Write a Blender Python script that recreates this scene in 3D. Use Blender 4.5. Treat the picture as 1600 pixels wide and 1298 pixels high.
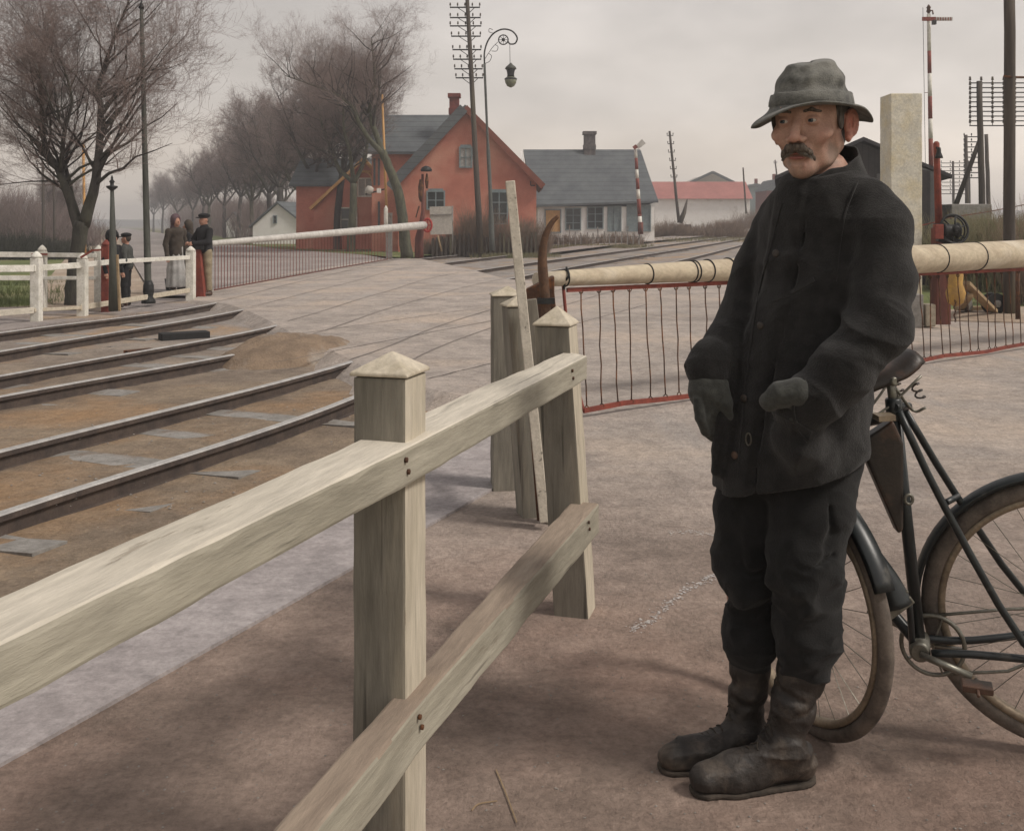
import bpy, bmesh, math, random
import numpy as np
from mathutils import Vector, Matrix, noise as mnoise
R = math.radians
sc = bpy.context.scene
for o in list(bpy.data.objects): bpy.data.objects.remove(o)
C = sc.collection
# ---------------------------------------------------------------- camera
EYE = 1.37; HOR = 352.0; F = 1600.0
cam = bpy.data.objects.new('camera', bpy.data.cameras.new('camera')); C.objects.link(cam)
cam.location = (0, 0, EYE); cam.rotation_euler = (R(90), 0, 0)
cam.data.sensor_width = 36; cam.data.lens = 36.0
cam.data.shift_y = -(649.0 - HOR) / 1600.0
cam.data.clip_start = 0.05; cam.data.clip_end = 6000
sc.camera = cam
sc.render.resolution_x = 1024; sc.render.resolution_y = 830
# ---------------------------------------------------------------- light
SUN_EL, SUN_AZ = 48.0, 110.0          # azimuth measured from +Y (view direction) towards +X
wd = bpy.data.worlds.new('World'); sc.world = wd; wd.use_nodes = True
nt = wd.node_tree; nt.nodes.clear(); N = nt.nodes.new; L = nt.links.new
out = N('ShaderNodeOutputWorld'); bg = N('ShaderNodeBackground'); bg.inputs['Strength'].default_value = 0.1
sky = N('ShaderNodeTexSky'); sky.sky_type = 'NISHITA'; sky.sun_disc = False
sky.sun_elevation = R(SUN_EL); sky.sun_rotation = R(SUN_AZ); sky.dust_density = 6; sky.air_density = 1.5
tc = N('ShaderNodeTexCoord'); sep = N('ShaderNodeSeparateXYZ'); L(tc.outputs['Generated'], sep.inputs[0])
ramp = N('ShaderNodeValToRGB'); ramp.color_ramp.interpolation = 'EASE'
e = ramp.color_ramp.elements
SK = [(-0.02, (5.3, 4.65, 3.9)), (0.05, (5.15, 4.55, 3.95)), (0.13, (4.5, 4.12, 3.8)), (0.3, (3.45, 3.22, 3.1)), (0.7, (3.2, 3.0, 2.9))]
e[0].position = 0.0; e[0].color = tuple(v/10 for v in SK[0][1]) + (1,)
e[1].position = 1.0; e[1].color = tuple(v/10 for v in SK[4][1]) + (1,)
for p_, c_ in SK[1:4]:
    k = e.new(p_); k.color = tuple(v/10 for v in c_) + (1,)
L(sep.outputs['Z'], ramp.inputs[0])
def cloudnoise(scale, detail, lo, hi):
    mp = N('ShaderNodeMapping'); mp.inputs['Scale'].default_value = (1, 1, 2.2); L(tc.outputs['Generated'], mp.inputs[0])
    n = N('ShaderNodeTexNoise'); n.inputs['Scale'].default_value = scale; n.inputs['Detail'].default_value = detail; L(mp.outputs[0], n.inputs[0])
    m = N('ShaderNodeMapRange'); m.inputs[1].default_value = .3; m.inputs[2].default_value = .7
    m.inputs[3].default_value = lo; m.inputs[4].default_value = hi; L(n.outputs['Fac'], m.inputs[0]); return m.outputs[0]
a1 = cloudnoise(3.4, 7, .82, 1.15); a2 = cloudnoise(14, 8, .95, 1.05)
mm = N('ShaderNodeMath'); mm.operation = 'MULTIPLY'; L(a1, mm.inputs[0]); L(a2, mm.inputs[1])
# darker towards the west (left of the view)
mr = N('ShaderNodeMapRange'); mr.inputs[1].default_value = -.6; mr.inputs[2].default_value = .35; mr.inputs[3].default_value = .84; mr.inputs[4].default_value = 1.1
L(sep.outputs['X'], mr.inputs[0])
m2 = N('ShaderNodeMath'); m2.operation = 'MULTIPLY'; L(mm.outputs[0], m2.inputs[0]); L(mr.outputs[0], m2.inputs[1])
m3 = N('ShaderNodeMath'); m3.operation = 'MULTIPLY'; L(m2.outputs[0], m3.inputs[0]); m3.inputs[1].default_value = 10.0
sc1 = N('ShaderNodeVectorMath'); sc1.operation = 'SCALE'; L(ramp.outputs[0], sc1.inputs[0]); L(m3.outputs[0], sc1.inputs['Scale'])
mx = N('ShaderNodeMix'); mx.data_type = 'RGBA'; mx.inputs['Factor'].default_value = 0.93
L(sky.outputs[0], mx.inputs['A']); L(sc1.outputs[0], mx.inputs['B'])
L(mx.outputs['Result'], bg.inputs['Color']); L(bg.outputs[0], out.inputs[0])
sl = bpy.data.lights.new('sun', 'SUN'); sl.energy = 1.5; sl.angle = R(12); sl.color = (1, .93, .85)
so = bpy.data.objects.new('sun', sl); C.objects.link(so)
sdir = Vector((math.sin(R(SUN_AZ))*math.cos(R(SUN_EL)), math.cos(R(SUN_AZ))*math.cos(R(SUN_EL)), math.sin(R(SUN_EL))))
so.rotation_euler = sdir.to_track_quat('Z', 'Y').to_euler(); so.location = (20, 10, 30)
sc.view_settings.view_transform = 'Standard'; sc.view_settings.look = 'None'
sc.view_settings.exposure = 0.70; sc.view_settings.gamma = 1; sc.view_settings.use_curve_mapping = False

# ---------------------------------------------------------------- geometry helpers
def sst(t): t = max(0., min(1., t)); return t*t*(3-2*t)
def hz(X, Y):
    """height of the land: level by the crossing, rising gently along the line to the right"""
    if Y < 30: return 0.
    return 1.2*sst((Y-32)/95.)*sst((X/Y+.07)/.16)
def W(px, py, d): return Vector(((px-800)*d/F, d, EYE-(py-HOR)*d/F))
def P(px, py, z=0.): return W(px, py, (EYE-z)*F/(py-HOR))
def G(px, py, off=0.):
    Y = 1.0
    while Y < 160:
        p = W(px, py, Y)
        if p.z <= hz(p.x, Y)+off: break
        Y += .1
    return Vector((p.x, Y, hz(p.x, Y)+off))
SM = {}
class MB:
    def __init__(s): s.v = []; s.f = []; s.sm = []
    def add(s, vs, fs, smooth=False):
        b = len(s.v); s.v += [tuple(v) for v in vs]; s.f += [tuple(i+b for i in f) for f in fs]; s.sm += [smooth]*len(fs); return s
    def hexa(s, c):   # 8 corners: bottom 0-3 ccw from above, top 4-7
        return s.add(c, [(3,2,1,0),(4,5,6,7),(0,1,5,4),(1,2,6,5),(2,3,7,6),(3,0,4,7)])
    def box(s, c, sz, rz=0., rx=0., ry=0.):
        m = Matrix.Rotation(rz,3,'Z') @ Matrix.Rotation(ry,3,'Y') @ Matrix.Rotation(rx,3,'X'); c = Vector(c)
        h = [Vector((x*sz[0]/2, y*sz[1]/2, z*sz[2]/2)) for z in (-1,1) for x,y in ((-1,-1),(1,-1),(1,1),(-1,1))]
        return s.hexa([c+m@p for p in h])
    def bar(s, a, b, w, h, up=(0,0,1), w2=None, h2=None):
        a = Vector(a); b = Vector(b); d = (b-a).normalized(); u = Vector(up); sd = d.cross(u)
        if sd.length < 1e-4: sd = d.cross(Vector((0,1,0)))
        sd.normalize(); u = sd.cross(d); w2 = w2 or w; h2 = h2 or h
        q = lambda p, w, h: [p-sd*w/2-u*h/2, p+sd*w/2-u*h/2, p+sd*w/2+u*h/2, p-sd*w/2+u*h/2]
        return s.add(q(a,w,h)+q(b,w2,h2), [(0,1,2,3),(7,6,5,4),(0,4,5,1),(1,5,6,2),(2,6,7,3),(3,7,4,0)])
    def tube(s, pts, rad, n=8, caps=True, closed=False):
        pts = [Vector(p) for p in pts]; m = len(pts)
        if not isinstance(rad, (list, tuple)): rad = [rad]*m
        vs = []; ref = None
        for i, p in enumerate(pts):
            if closed: t = pts[(i+1) % m]-pts[i-1]
            else: t = pts[min(i+1, m-1)]-pts[max(i-1, 0)]
            t.normalize()
            if ref is None: ref = t.orthogonal().normalized()
            ref = (ref-t*ref.dot(t)).normalized(); bn = t.cross(ref)
            for k in range(n):
                a = 2*math.pi*k/n; vs.append(p+(ref*math.cos(a)+bn*math.sin(a))*rad[i])
        fs = []; rng = m if closed else m-1
        for i in range(rng):
            j = (i+1) % m
            for k in range(n):
                k2 = (k+1) % n; fs.append((i*n+k, i*n+k2, j*n+k2, j*n+k))
        s.add(vs, fs, n > 5)
        if caps and not closed:
            b = len(s.v)-m*n
            s.f += [tuple(b+k for k in reversed(range(n))), tuple(b+(m-1)*n+k for k in range(n))]; s.sm += [False, False]
        return s
    def lathe(s, prof, org, n=16, ax=(0,0,1), smooth=True):   # prof: (radius, height)
        ax = Vector(ax).normalized(); r0 = ax.orthogonal().normalized(); r1 = ax.cross(r0); org = Vector(org); vs = []
        for r, h in prof:
            for k in range(n):
                a = 2*math.pi*k/n; vs.append(org+ax*h+(r0*math.cos(a)+r1*math.sin(a))*max(r,1e-5))
        m = len(prof)
        fs = [(i*n+k, i*n+(k+1)%n, (i+1)*n+(k+1)%n, (i+1)*n+k) for i in range(m-1) for k in range(n)]
        s.add(vs, fs, smooth)
        b = len(s.v)-m*n
        s.f += [tuple(b+k for k in reversed(range(n))), tuple(b+(m-1)*n+k for k in range(n))]; s.sm += [False, False]
        return s
    def prism(s, poly, a, b):  # poly: list of Vectors (planar), extruded from offset a to b (Vectors)
        n = len(poly); vs = [Vector(p)+Vector(a) for p in poly]+[Vector(p)+Vector(b) for p in poly]
        return s.add(vs, [tuple(reversed(range(n))), tuple(range(n, 2*n))]+[(k, (k+1)%n, n+(k+1)%n, n+k) for k in range(n)])
ORG = {}
def mesh_from(name, v, f, sm=None):
    me = bpy.data.meshes.new(name); me.from_pydata(v, [], f)
    if sm is not None: me.polygons.foreach_set('use_smooth', sm)
    me.update(); return me
def tag(o, label=None, cat=None, group=None, kind=None):
    if label: o['label'] = label
    if cat: o['category'] = cat
    if group: o['group'] = group
    if kind: o['kind'] = kind
    return o
def thing(name, loc, label, cat, group=None):
    o = bpy.data.objects.new(name, None); o.location = loc; o.empty_display_size = .1; C.objects.link(o); ORG[o.name] = Vector(loc)
    return tag(o, label, cat, group)
def put(name, mb, mat, parent=None, org=None, bevel=0., fixn=True, seg=2):
    """one mesh object; vertices given in world coordinates, stored relative to the thing's base"""
    if parent is not None: og = ORG[parent.name]
    else: og = Vector(org) if org is not None else Vector((0,0,0))
    v = [(a-og.x, b-og.y, c-og.z) for a, b, c in mb.v]
    me = mesh_from(name, v, mb.f, mb.sm)
    if fixn:
        bm = bmesh.new(); bm.from_mesh(me); bmesh.ops.recalc_face_normals(bm, faces=bm.faces); bm.to_mesh(me); bm.free()
    me.materials.append(mat)
    o = bpy.data.objects.new(name, me); C.objects.link(o); ORG[o.name] = og
    if parent is not None: o.parent = parent
    else: o.location = og
    if bevel:
        b = o.modifiers.new('bevel', 'BEVEL'); b.width = bevel; b.segments = seg; b.limit_method = 'ANGLE'
    return o
def copy_tree(o, parent=None):
    c = o.copy(); C.objects.link(c); c.parent = parent
    for ch in o.children: copy_tree(ch, c)
    return c
def share(name, me, parent, loc=None, rot=None, scale=None):
    o = bpy.data.objects.new(name, me); C.objects.link(o); o.parent = parent
    if loc is not None: o.location = loc
    if rot is not None: o.rotation_euler = rot
    if scale is not None: o.scale = scale
    return o
def catmull(pts, n=8):
    pts = [Vector(p) for p in pts]; q = [2*pts[0]-pts[1]]+pts+[2*pts[-1]-pts[-2]]; r = []
    for i in range(1, len(q)-2):
        a, b, c, d = q[i-1:i+3]
        for k in range(n):
            t = k/n; r.append(.5*((2*b)+(c-a)*t+(2*a-5*b+4*c-d)*t*t+(3*b-a-3*c+d)*t**3))
    r.append(pts[-1]); return r

# ---------------------------------------------------------------- materials
def mat(name, c1, c2=None, scale=4., rough=.85, bump=.15, bscale=60., c3=None, s3=.6, stretch=(1,1,1), rotz=0., metal=0., t3=(.52,.66), bdist=.01, sheen=0., spec=.3, pos=False, crack=0.):
    m = bpy.data.materials.new(name); m.use_nodes = True; t = m.node_tree; N = t.nodes.new; L = t.links.new
    b = t.nodes['Principled BSDF']; b.inputs['Roughness'].default_value = rough; b.inputs['Metallic'].default_value = metal
    b.inputs['Specular IOR Level'].default_value = spec
    if sheen: b.inputs['Sheen Weight'].default_value = sheen; b.inputs['Sheen Roughness'].default_value = .6
    if pos: src = N('ShaderNodeNewGeometry').outputs['Position']
    else: src = N('ShaderNodeTexCoord').outputs['Object']
    mr_ = N('ShaderNodeMapping'); mr_.inputs['Rotation'].default_value = (0,0,rotz); L(src, mr_.inputs[0])
    mp = N('ShaderNodeMapping'); mp.inputs['Scale'].default_value = stretch; L(mr_.outputs[0], mp.inputs[0])
    col = None
    c2 = c2 or tuple(x*.7 for x in c1)
    n1 = N('ShaderNodeTexNoise'); n1.inputs['Scale'].default_value = scale; n1.inputs['Detail'].default_value = 8; n1.inputs['Roughness'].default_value = .65
    L(mp.outputs[0], n1.inputs[0])
    r = N('ShaderNodeValToRGB'); r.color_ramp.elements[0].position = .36; r.color_ramp.elements[1].position = .64
    r.color_ramp.elements[0].color = (*c2, 1); r.color_ramp.elements[1].color = (*c1, 1); L(n1.outputs['Fac'], r.inputs[0]); col = r.outputs[0]
    if c3:
        n3 = N('ShaderNodeTexNoise'); n3.inputs['Scale'].default_value = s3; n3.inputs['Detail'].default_value = 6; n3.inputs['Roughness'].default_value = .6; L(mp.outputs[0], n3.inputs[0])
        q = N('ShaderNodeMapRange'); q.inputs[1].default_value = t3[0]; q.inputs[2].default_value = t3[1]; L(n3.outputs['Fac'], q.inputs[0])
        x = N('ShaderNodeMix'); x.data_type = 'RGBA'; L(q.outputs[0], x.inputs['Factor']); L(col, x.inputs['A']); x.inputs['B'].default_value = (*c3, 1); col = x.outputs['Result']
    if crack:
        cm = N('ShaderNodeMapping'); cm.inputs['Scale'].default_value = tuple(1 if q_ > .5 else q_*.25 for q_ in stretch); L(mr_.outputs[0], cm.inputs[0])
        cn = N('ShaderNodeTexNoise'); cn.inputs['Scale'].default_value = 42; cn.inputs['Detail'].default_value = 5; L(cm.outputs[0], cn.inputs[0])
        cr = N('ShaderNodeMapRange'); cr.inputs[1].default_value = .30; cr.inputs[2].default_value = .37; cr.inputs[3].default_value = 1-crack; cr.inputs[4].default_value = 1; L(cn.outputs['Fac'], cr.inputs[0])
        cv = N('ShaderNodeVectorMath'); cv.operation = 'SCALE'; L(col, cv.inputs[0]); L(cr.outputs[0], cv.inputs['Scale'])
        # chipped paint: bare grey brown wood in patches
        pn = N('ShaderNodeTexNoise'); pn.inputs['Scale'].default_value = 7; pn.inputs['Detail'].default_value = 10; pn.inputs['Roughness'].default_value = .75; L(mp.outputs[0], pn.inputs[0])
        pr = N('ShaderNodeMapRange'); pr.inputs[1].default_value = .60; pr.inputs[2].default_value = .63; L(pn.outputs['Fac'], pr.inputs[0])
        px_ = N('ShaderNodeMix'); px_.data_type = 'RGBA'; pm_ = N('ShaderNodeMath'); pm_.operation = 'MULTIPLY'; pm_.inputs[1].default_value = .65; L(pr.outputs[0], pm_.inputs[0]); L(pm_.outputs[0], px_.inputs['Factor'])
        L(cv.outputs[0], px_.inputs['A']); px_.inputs['B'].default_value = (.23,.195,.15,1); col = px_.outputs['Result']
    # fine grain in the colour
    n2 = N('ShaderNodeTexNoise'); n2.inputs['Scale'].default_value = bscale; n2.inputs['Detail'].default_value = 5; n2.inputs['Roughness'].default_value = .7; L(mp.outputs[0], n2.inputs[0])
    g = N('ShaderNodeMapRange'); g.inputs[1].default_value = .25; g.inputs[2].default_value = .75; g.inputs[3].default_value = .78; g.inputs[4].default_value = 1.2; L(n2.outputs['Fac'], g.inputs[0])
    sv = N('ShaderNodeVectorMath'); sv.operation = 'SCALE'; L(col, sv.inputs[0]); L(g.outputs[0], sv.inputs['Scale']); col = sv.outputs[0]
    if bump:
        bp = N('ShaderNodeBump'); bp.inputs['Strength'].default_value = bump; bp.inputs['Distance'].default_value = bdist
        L(n2.outputs['Fac'], bp.inputs['Height']); L(bp.outputs[0], b.inputs['Normal'])
    L(col, b.inputs['Base Color']); m['col'] = 1
    return m
def addlines(m, axis='Z', period=.25, dark=.6, width=.12, pos=True):
    """thin darker courses across a surface (flat print-like seams too small to model)"""
    t = m.node_tree; N = t.nodes.new; L = t.links.new; b = t.nodes['Principled BSDF']
    src = b.inputs['Base Color'].links[0].from_socket
    g = N('ShaderNodeNewGeometry'); s = N('ShaderNodeSeparateXYZ'); L(g.outputs['Position'], s.inputs[0])
    d = N('ShaderNodeMath'); d.operation = 'DIVIDE'; L(s.outputs[axis], d.inputs[0]); d.inputs[1].default_value = period
    f = N('ShaderNodeMath'); f.operation = 'FRACT'; L(d.outputs[0], f.inputs[0])
    c = N('ShaderNodeMath'); c.operation = 'LESS_THAN'; L(f.outputs[0], c.inputs[0]); c.inputs[1].default_value = width
    mr = N('ShaderNodeMapRange'); mr.inputs[3].default_value = 1; mr.inputs[4].default_value = dark; L(c.outputs[0], mr.inputs[0])
    v = N('ShaderNodeVectorMath'); v.operation = 'SCALE'; L(src, v.inputs[0]); L(mr.outputs[0], v.inputs['Scale']); L(v.outputs[0], b.inputs['Base Color'])
    return m
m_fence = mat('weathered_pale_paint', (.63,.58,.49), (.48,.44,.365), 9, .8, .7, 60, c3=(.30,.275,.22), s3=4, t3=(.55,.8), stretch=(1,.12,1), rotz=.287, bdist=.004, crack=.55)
m_post = mat('shade_and_algae_paint', (.255,.235,.195), (.16,.148,.122), 8, .85, .7, 60, c3=(.38,.34,.26), s3=5., t3=(.55,.75), stretch=(1,1,.12), bdist=.004, crack=.5)  # dark post faces: shade painted in together with the algae stain
m_postside = mat('sunlit_post_paint', (.56,.505,.41), (.42,.375,.29), 9, .8, .7, 60, c3=(.32,.28,.21), s3=5, t3=(.55,.8), stretch=(1,1,.12), bdist=.004, crack=.5)  # right-hand post face: sunlight painted in as a paler tone
m_cap = mat('pale_post_cap', (.58,.52,.42), (.42,.37,.28), 14, .8, .5, 70, bdist=.004)
m_white = mat('white_fence_paint', (.78,.76,.7), (.55,.53,.46), 6, .7, .2, 40, c3=(.33,.3,.24), s3=3, t3=(.6,.75))
m_red = mat('red_oxide_paint', (.25,.06,.04), (.16,.042,.032), 8, .7, .3, 40)
m_redwood = mat('red_brown_wood', (.17,.06,.045), (.09,.04,.035), 5, .8, .4, 30, stretch=(1,1,.3))
m_rust = mat('rusted_iron', (.11,.05,.025), (.05,.028,.02), 12, .8, .6, 60, c3=(.2,.08,.03), s3=6)
m_iron = mat('dark_iron', (.035,.036,.036), (.02,.02,.02), 10, .5, .3, 60, metal=.3)
m_polegreen = mat('green_black_pole', (.085,.09,.075), (.05,.05,.045), 6, .7, .3, 40, stretch=(1,1,.2))
m_telwood = mat('tarred_pole_wood', (.10,.082,.065), (.055,.047,.042), 6, .85, .5, 30, stretch=(1,1,.12), c3=(.14,.13,.08), s3=1)
m_rail = mat('rail_side_rust', (.095,.072,.06), (.055,.044,.04), 8, .75, .3, 60, stretch=(1,1,1))
m_railtop = mat('worn_rail_top', (.46,.45,.43), (.32,.31,.30), 8, .55, .1, 60, metal=.0)
m_sleeper = mat('grey_sleeper_wood', (.30,.285,.265), (.19,.18,.165), 9, .9, .5, 40, c3=(.16,.115,.08), s3=2.)
m_barrier = mat('barrier_log_paint', (.52,.45,.33), (.40,.33,.24), 6, .75, .35, 30, c3=(.60,.54,.44), s3=2, stretch=(.35,1,1))
m_farbar = mat('far_barrier_paint', (.60,.58,.54), (.42,.40,.37), 5, .75, .3, 30)
m_pillar = mat('limewashed_pillar', (.66,.63,.53), (.52,.50,.43), 5, .85, .4, 40, c3=(.60,.52,.33), s3=3.2, t3=(.45,.75))
m_brickred = mat('red_washed_wall', (.54,.205,.145), (.44,.155,.11), 1.2, .9, .4, 22, c3=(.58,.28,.20), s3=.45, t3=(.45,.65))
m_slate = addlines(mat('grey_slate_roof', (.135,.15,.155), (.095,.105,.115), 1.2, .7, .3, 20), 'Z', .3, .62, .12)
m_whitewall = mat('white_plaster', (.88,.87,.84), (.80,.78,.74), 1.5, .9, .2, 20, c3=(.45,.41,.36), s3=.8, t3=(.58,.75))
m_orange = mat('ochre_bargeboard', (.62,.36,.15), (.5,.28,.11), 4, .8, .1, 20)
m_bluegrey = mat('blue_grey_paint', (.24,.29,.30), (.17,.21,.22), 4, .7, .1, 20)
m_glass = mat('dark_window_glass', (.035,.045,.05), (.02,.028,.03), 4, .15, 0, 20, spec=.5)
m_curtain = mat('pale_curtain', (.45,.43,.40), (.3,.29,.28), 9, .9, .1, 30)
m_redtile = mat('old_red_roof', (.40,.17,.15), (.32,.135,.12), .6, .9, .2, 8)
m_blackwood = addlines(mat('tarred_boards', (.05,.043,.042), (.032,.03,.03), 3, .85, .3, 20), 'X', .18, .6, .1)
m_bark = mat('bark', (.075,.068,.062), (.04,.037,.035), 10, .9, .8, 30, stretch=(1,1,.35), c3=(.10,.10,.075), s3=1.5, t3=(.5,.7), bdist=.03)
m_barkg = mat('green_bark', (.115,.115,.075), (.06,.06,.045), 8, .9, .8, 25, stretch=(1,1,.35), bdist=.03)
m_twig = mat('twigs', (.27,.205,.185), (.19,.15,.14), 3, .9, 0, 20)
m_bush = mat('dry_brush', (.25,.18,.13), (.17,.125,.095), 1, .9, 0, 20)
m_drygrass = mat('dry_grass_blades', (.24,.2,.12), (.14,.15,.07), 1.5, .9, 0, 20, pos=True)
m_greengrass = mat('short_grass', (.15,.17,.055), (.095,.12,.045), .8, .95, .6, 50, c3=(.24,.22,.11), s3=.5, pos=True)
m_brick = mat('dull_red_brick_chimney', (.23,.065,.05), (.14,.05,.045), 5, .9, .4, 20)
m_greybrick = mat('sooty_chimney', (.16,.14,.135), (.09,.085,.085), 5, .9, .4, 20)
m_skin = mat('skin', (.50,.31,.235), (.38,.22,.165), 34, .55, .4, 300, c3=(.46,.24,.18), s3=14, t3=(.55,.75), bdist=.0014)
m_skinS = mat('skin_small_figures', (.42,.24,.17), (.36,.18,.13), 22, .6, 0, 20)
m_ear = mat('backlit_ear', (.45,.21,.155), (.35,.14,.10), 60, .55, .2, 200, bdist=.001)  # red of light shining through the ear, painted into its colour
m_lip = mat('lips', (.32,.12,.10), (.26,.1,.08), 60, .5, .1, 200, bdist=.001)
m_hair = mat('greying_hair', (.16,.14,.125), (.05,.045,.04), 160, .8, .8, 240, stretch=(1,1,.25), bdist=.004)
m_must = mat('grey_brown_moustache', (.15,.12,.095), (.055,.043,.036), 130, .8, .9, 260, stretch=(1,1,.3), bdist=.004)
m_coat = mat('black_wool', (.0215,.0205,.0198), (.0105,.010,.0098), 30, .95, 1., 210, sheen=.13, bdist=.003, spec=.1)
m_coat2 = mat('black_wool_seams', (.022,.021,.0205), (.013,.0125,.012), 20, .95, .8, 260, sheen=.16, bdist=.0018, spec=.1)
m_trous = mat('black_cloth', (.0140,.0138,.0135), (.008,.008,.008), 24, .92, .9, 220, sheen=.08, bdist=.0025, spec=.12)
m_glove = mat('dark_grey_knit', (.060,.062,.055), (.032,.033,.030), 40, .95, 1., 200, sheen=.15, bdist=.002, spec=.1)
m_boot = mat('muddy_worn_leather', (.040,.033,.028), (.014,.0115,.010), 18, .5, .9, 90, c3=(.105,.083,.065), s3=11, t3=(.52,.7), bdist=.003, spec=.4)
m_sole = mat('mud_caked_sole', (.075,.06,.048), (.03,.025,.02), 20, .9, .6, 90, bdist=.003)
m_hat = mat('grey_tweed', (.165,.165,.148), (.068,.069,.064), 40, .95, 1., 240, sheen=.2, bdist=.003, c3=(.23,.225,.20), s3=9, t3=(.45,.75), spec=.1)
m_enamel = mat('worn_black_enamel', (.018,.023,.024), (.011,.013,.014), 12, .38, .25, 120, c3=(.07,.068,.06), s3=14, t3=(.6,.72), bdist=.001, spec=.5)
m_tyre = mat('dusty_tyre', (.17,.14,.115), (.07,.058,.05), 12, .85, .5, 160, bdist=.002)
m_rim = mat('dull_rim', (.30,.24,.17), (.18,.14,.1), 10, .5, .2, 80, metal=.3, bdist=.001)
m_leather = mat('saddle_leather', (.035,.026,.02), (.018,.014,.012), 14, .45, .4, 120, c3=(.10,.05,.03), s3=6, bdist=.002, spec=.5)
m_steel = mat('tarnished_steel', (.24,.235,.2), (.12,.11,.09), 20, .4, .3, 120, metal=.6, bdist=.001)
m_railside = mat('shade_and_olive_stain', (.355,.33,.265), (.26,.24,.19), 9, .82, .7, 60, c3=(.43,.40,.33), s3=4., t3=(.5,.7), stretch=(1,.12,1), rotz=.287, bdist=.004, crack=.5)  # rail sides: shade painted in over the olive staining
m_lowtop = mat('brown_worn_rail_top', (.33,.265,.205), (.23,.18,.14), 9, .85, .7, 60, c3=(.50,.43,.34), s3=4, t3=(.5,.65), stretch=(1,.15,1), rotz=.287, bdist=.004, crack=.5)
m_stone = mat('pale_stone', (.32,.29,.26), (.2,.18,.16), 20, .9, .5, 60)
m_plank = mat('raw_planks', (.36,.26,.15), (.25,.18,.11), 6, .85, .4, 30)
m_yellow = mat('ochre_weight_paint', (.50,.30,.07), (.33,.2,.08), 7, .7, .3, 30)
m_paper = mat('weathered_noticeboard', (.50,.47,.42), (.40,.37,.33), 5, .9, .1, 20)
m_ins = mat('insulator_porcelain', (.3,.3,.3), (.2,.2,.2), 10, .3, 0, 20)
m_tan = mat('tan_corduroy', (.30,.25,.17), (.22,.18,.12), 8, .9, .2, 60)
m_brownc = mat('brown_coat', (.07,.056,.045), (.045,.037,.03), 6, .95, .3, 60)
m_grayc = mat('grey_coat', (.075,.078,.072), (.05,.052,.05), 6, .95, .3, 60)
m_greycloth = mat('pale_apron', (.42,.41,.4), (.3,.3,.29), 6, .95, .3, 60)
m_blackc = mat('black_small_clothes', (.02,.02,.022), (.014,.014,.015), 6, .9, .2, 60)
m_earthpile = mat('spilled_earth', (.27,.20,.14), (.19,.14,.10), 4, .95, .8, 40, c3=(.33,.29,.25), s3=1.5, bdist=.02)

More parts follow.
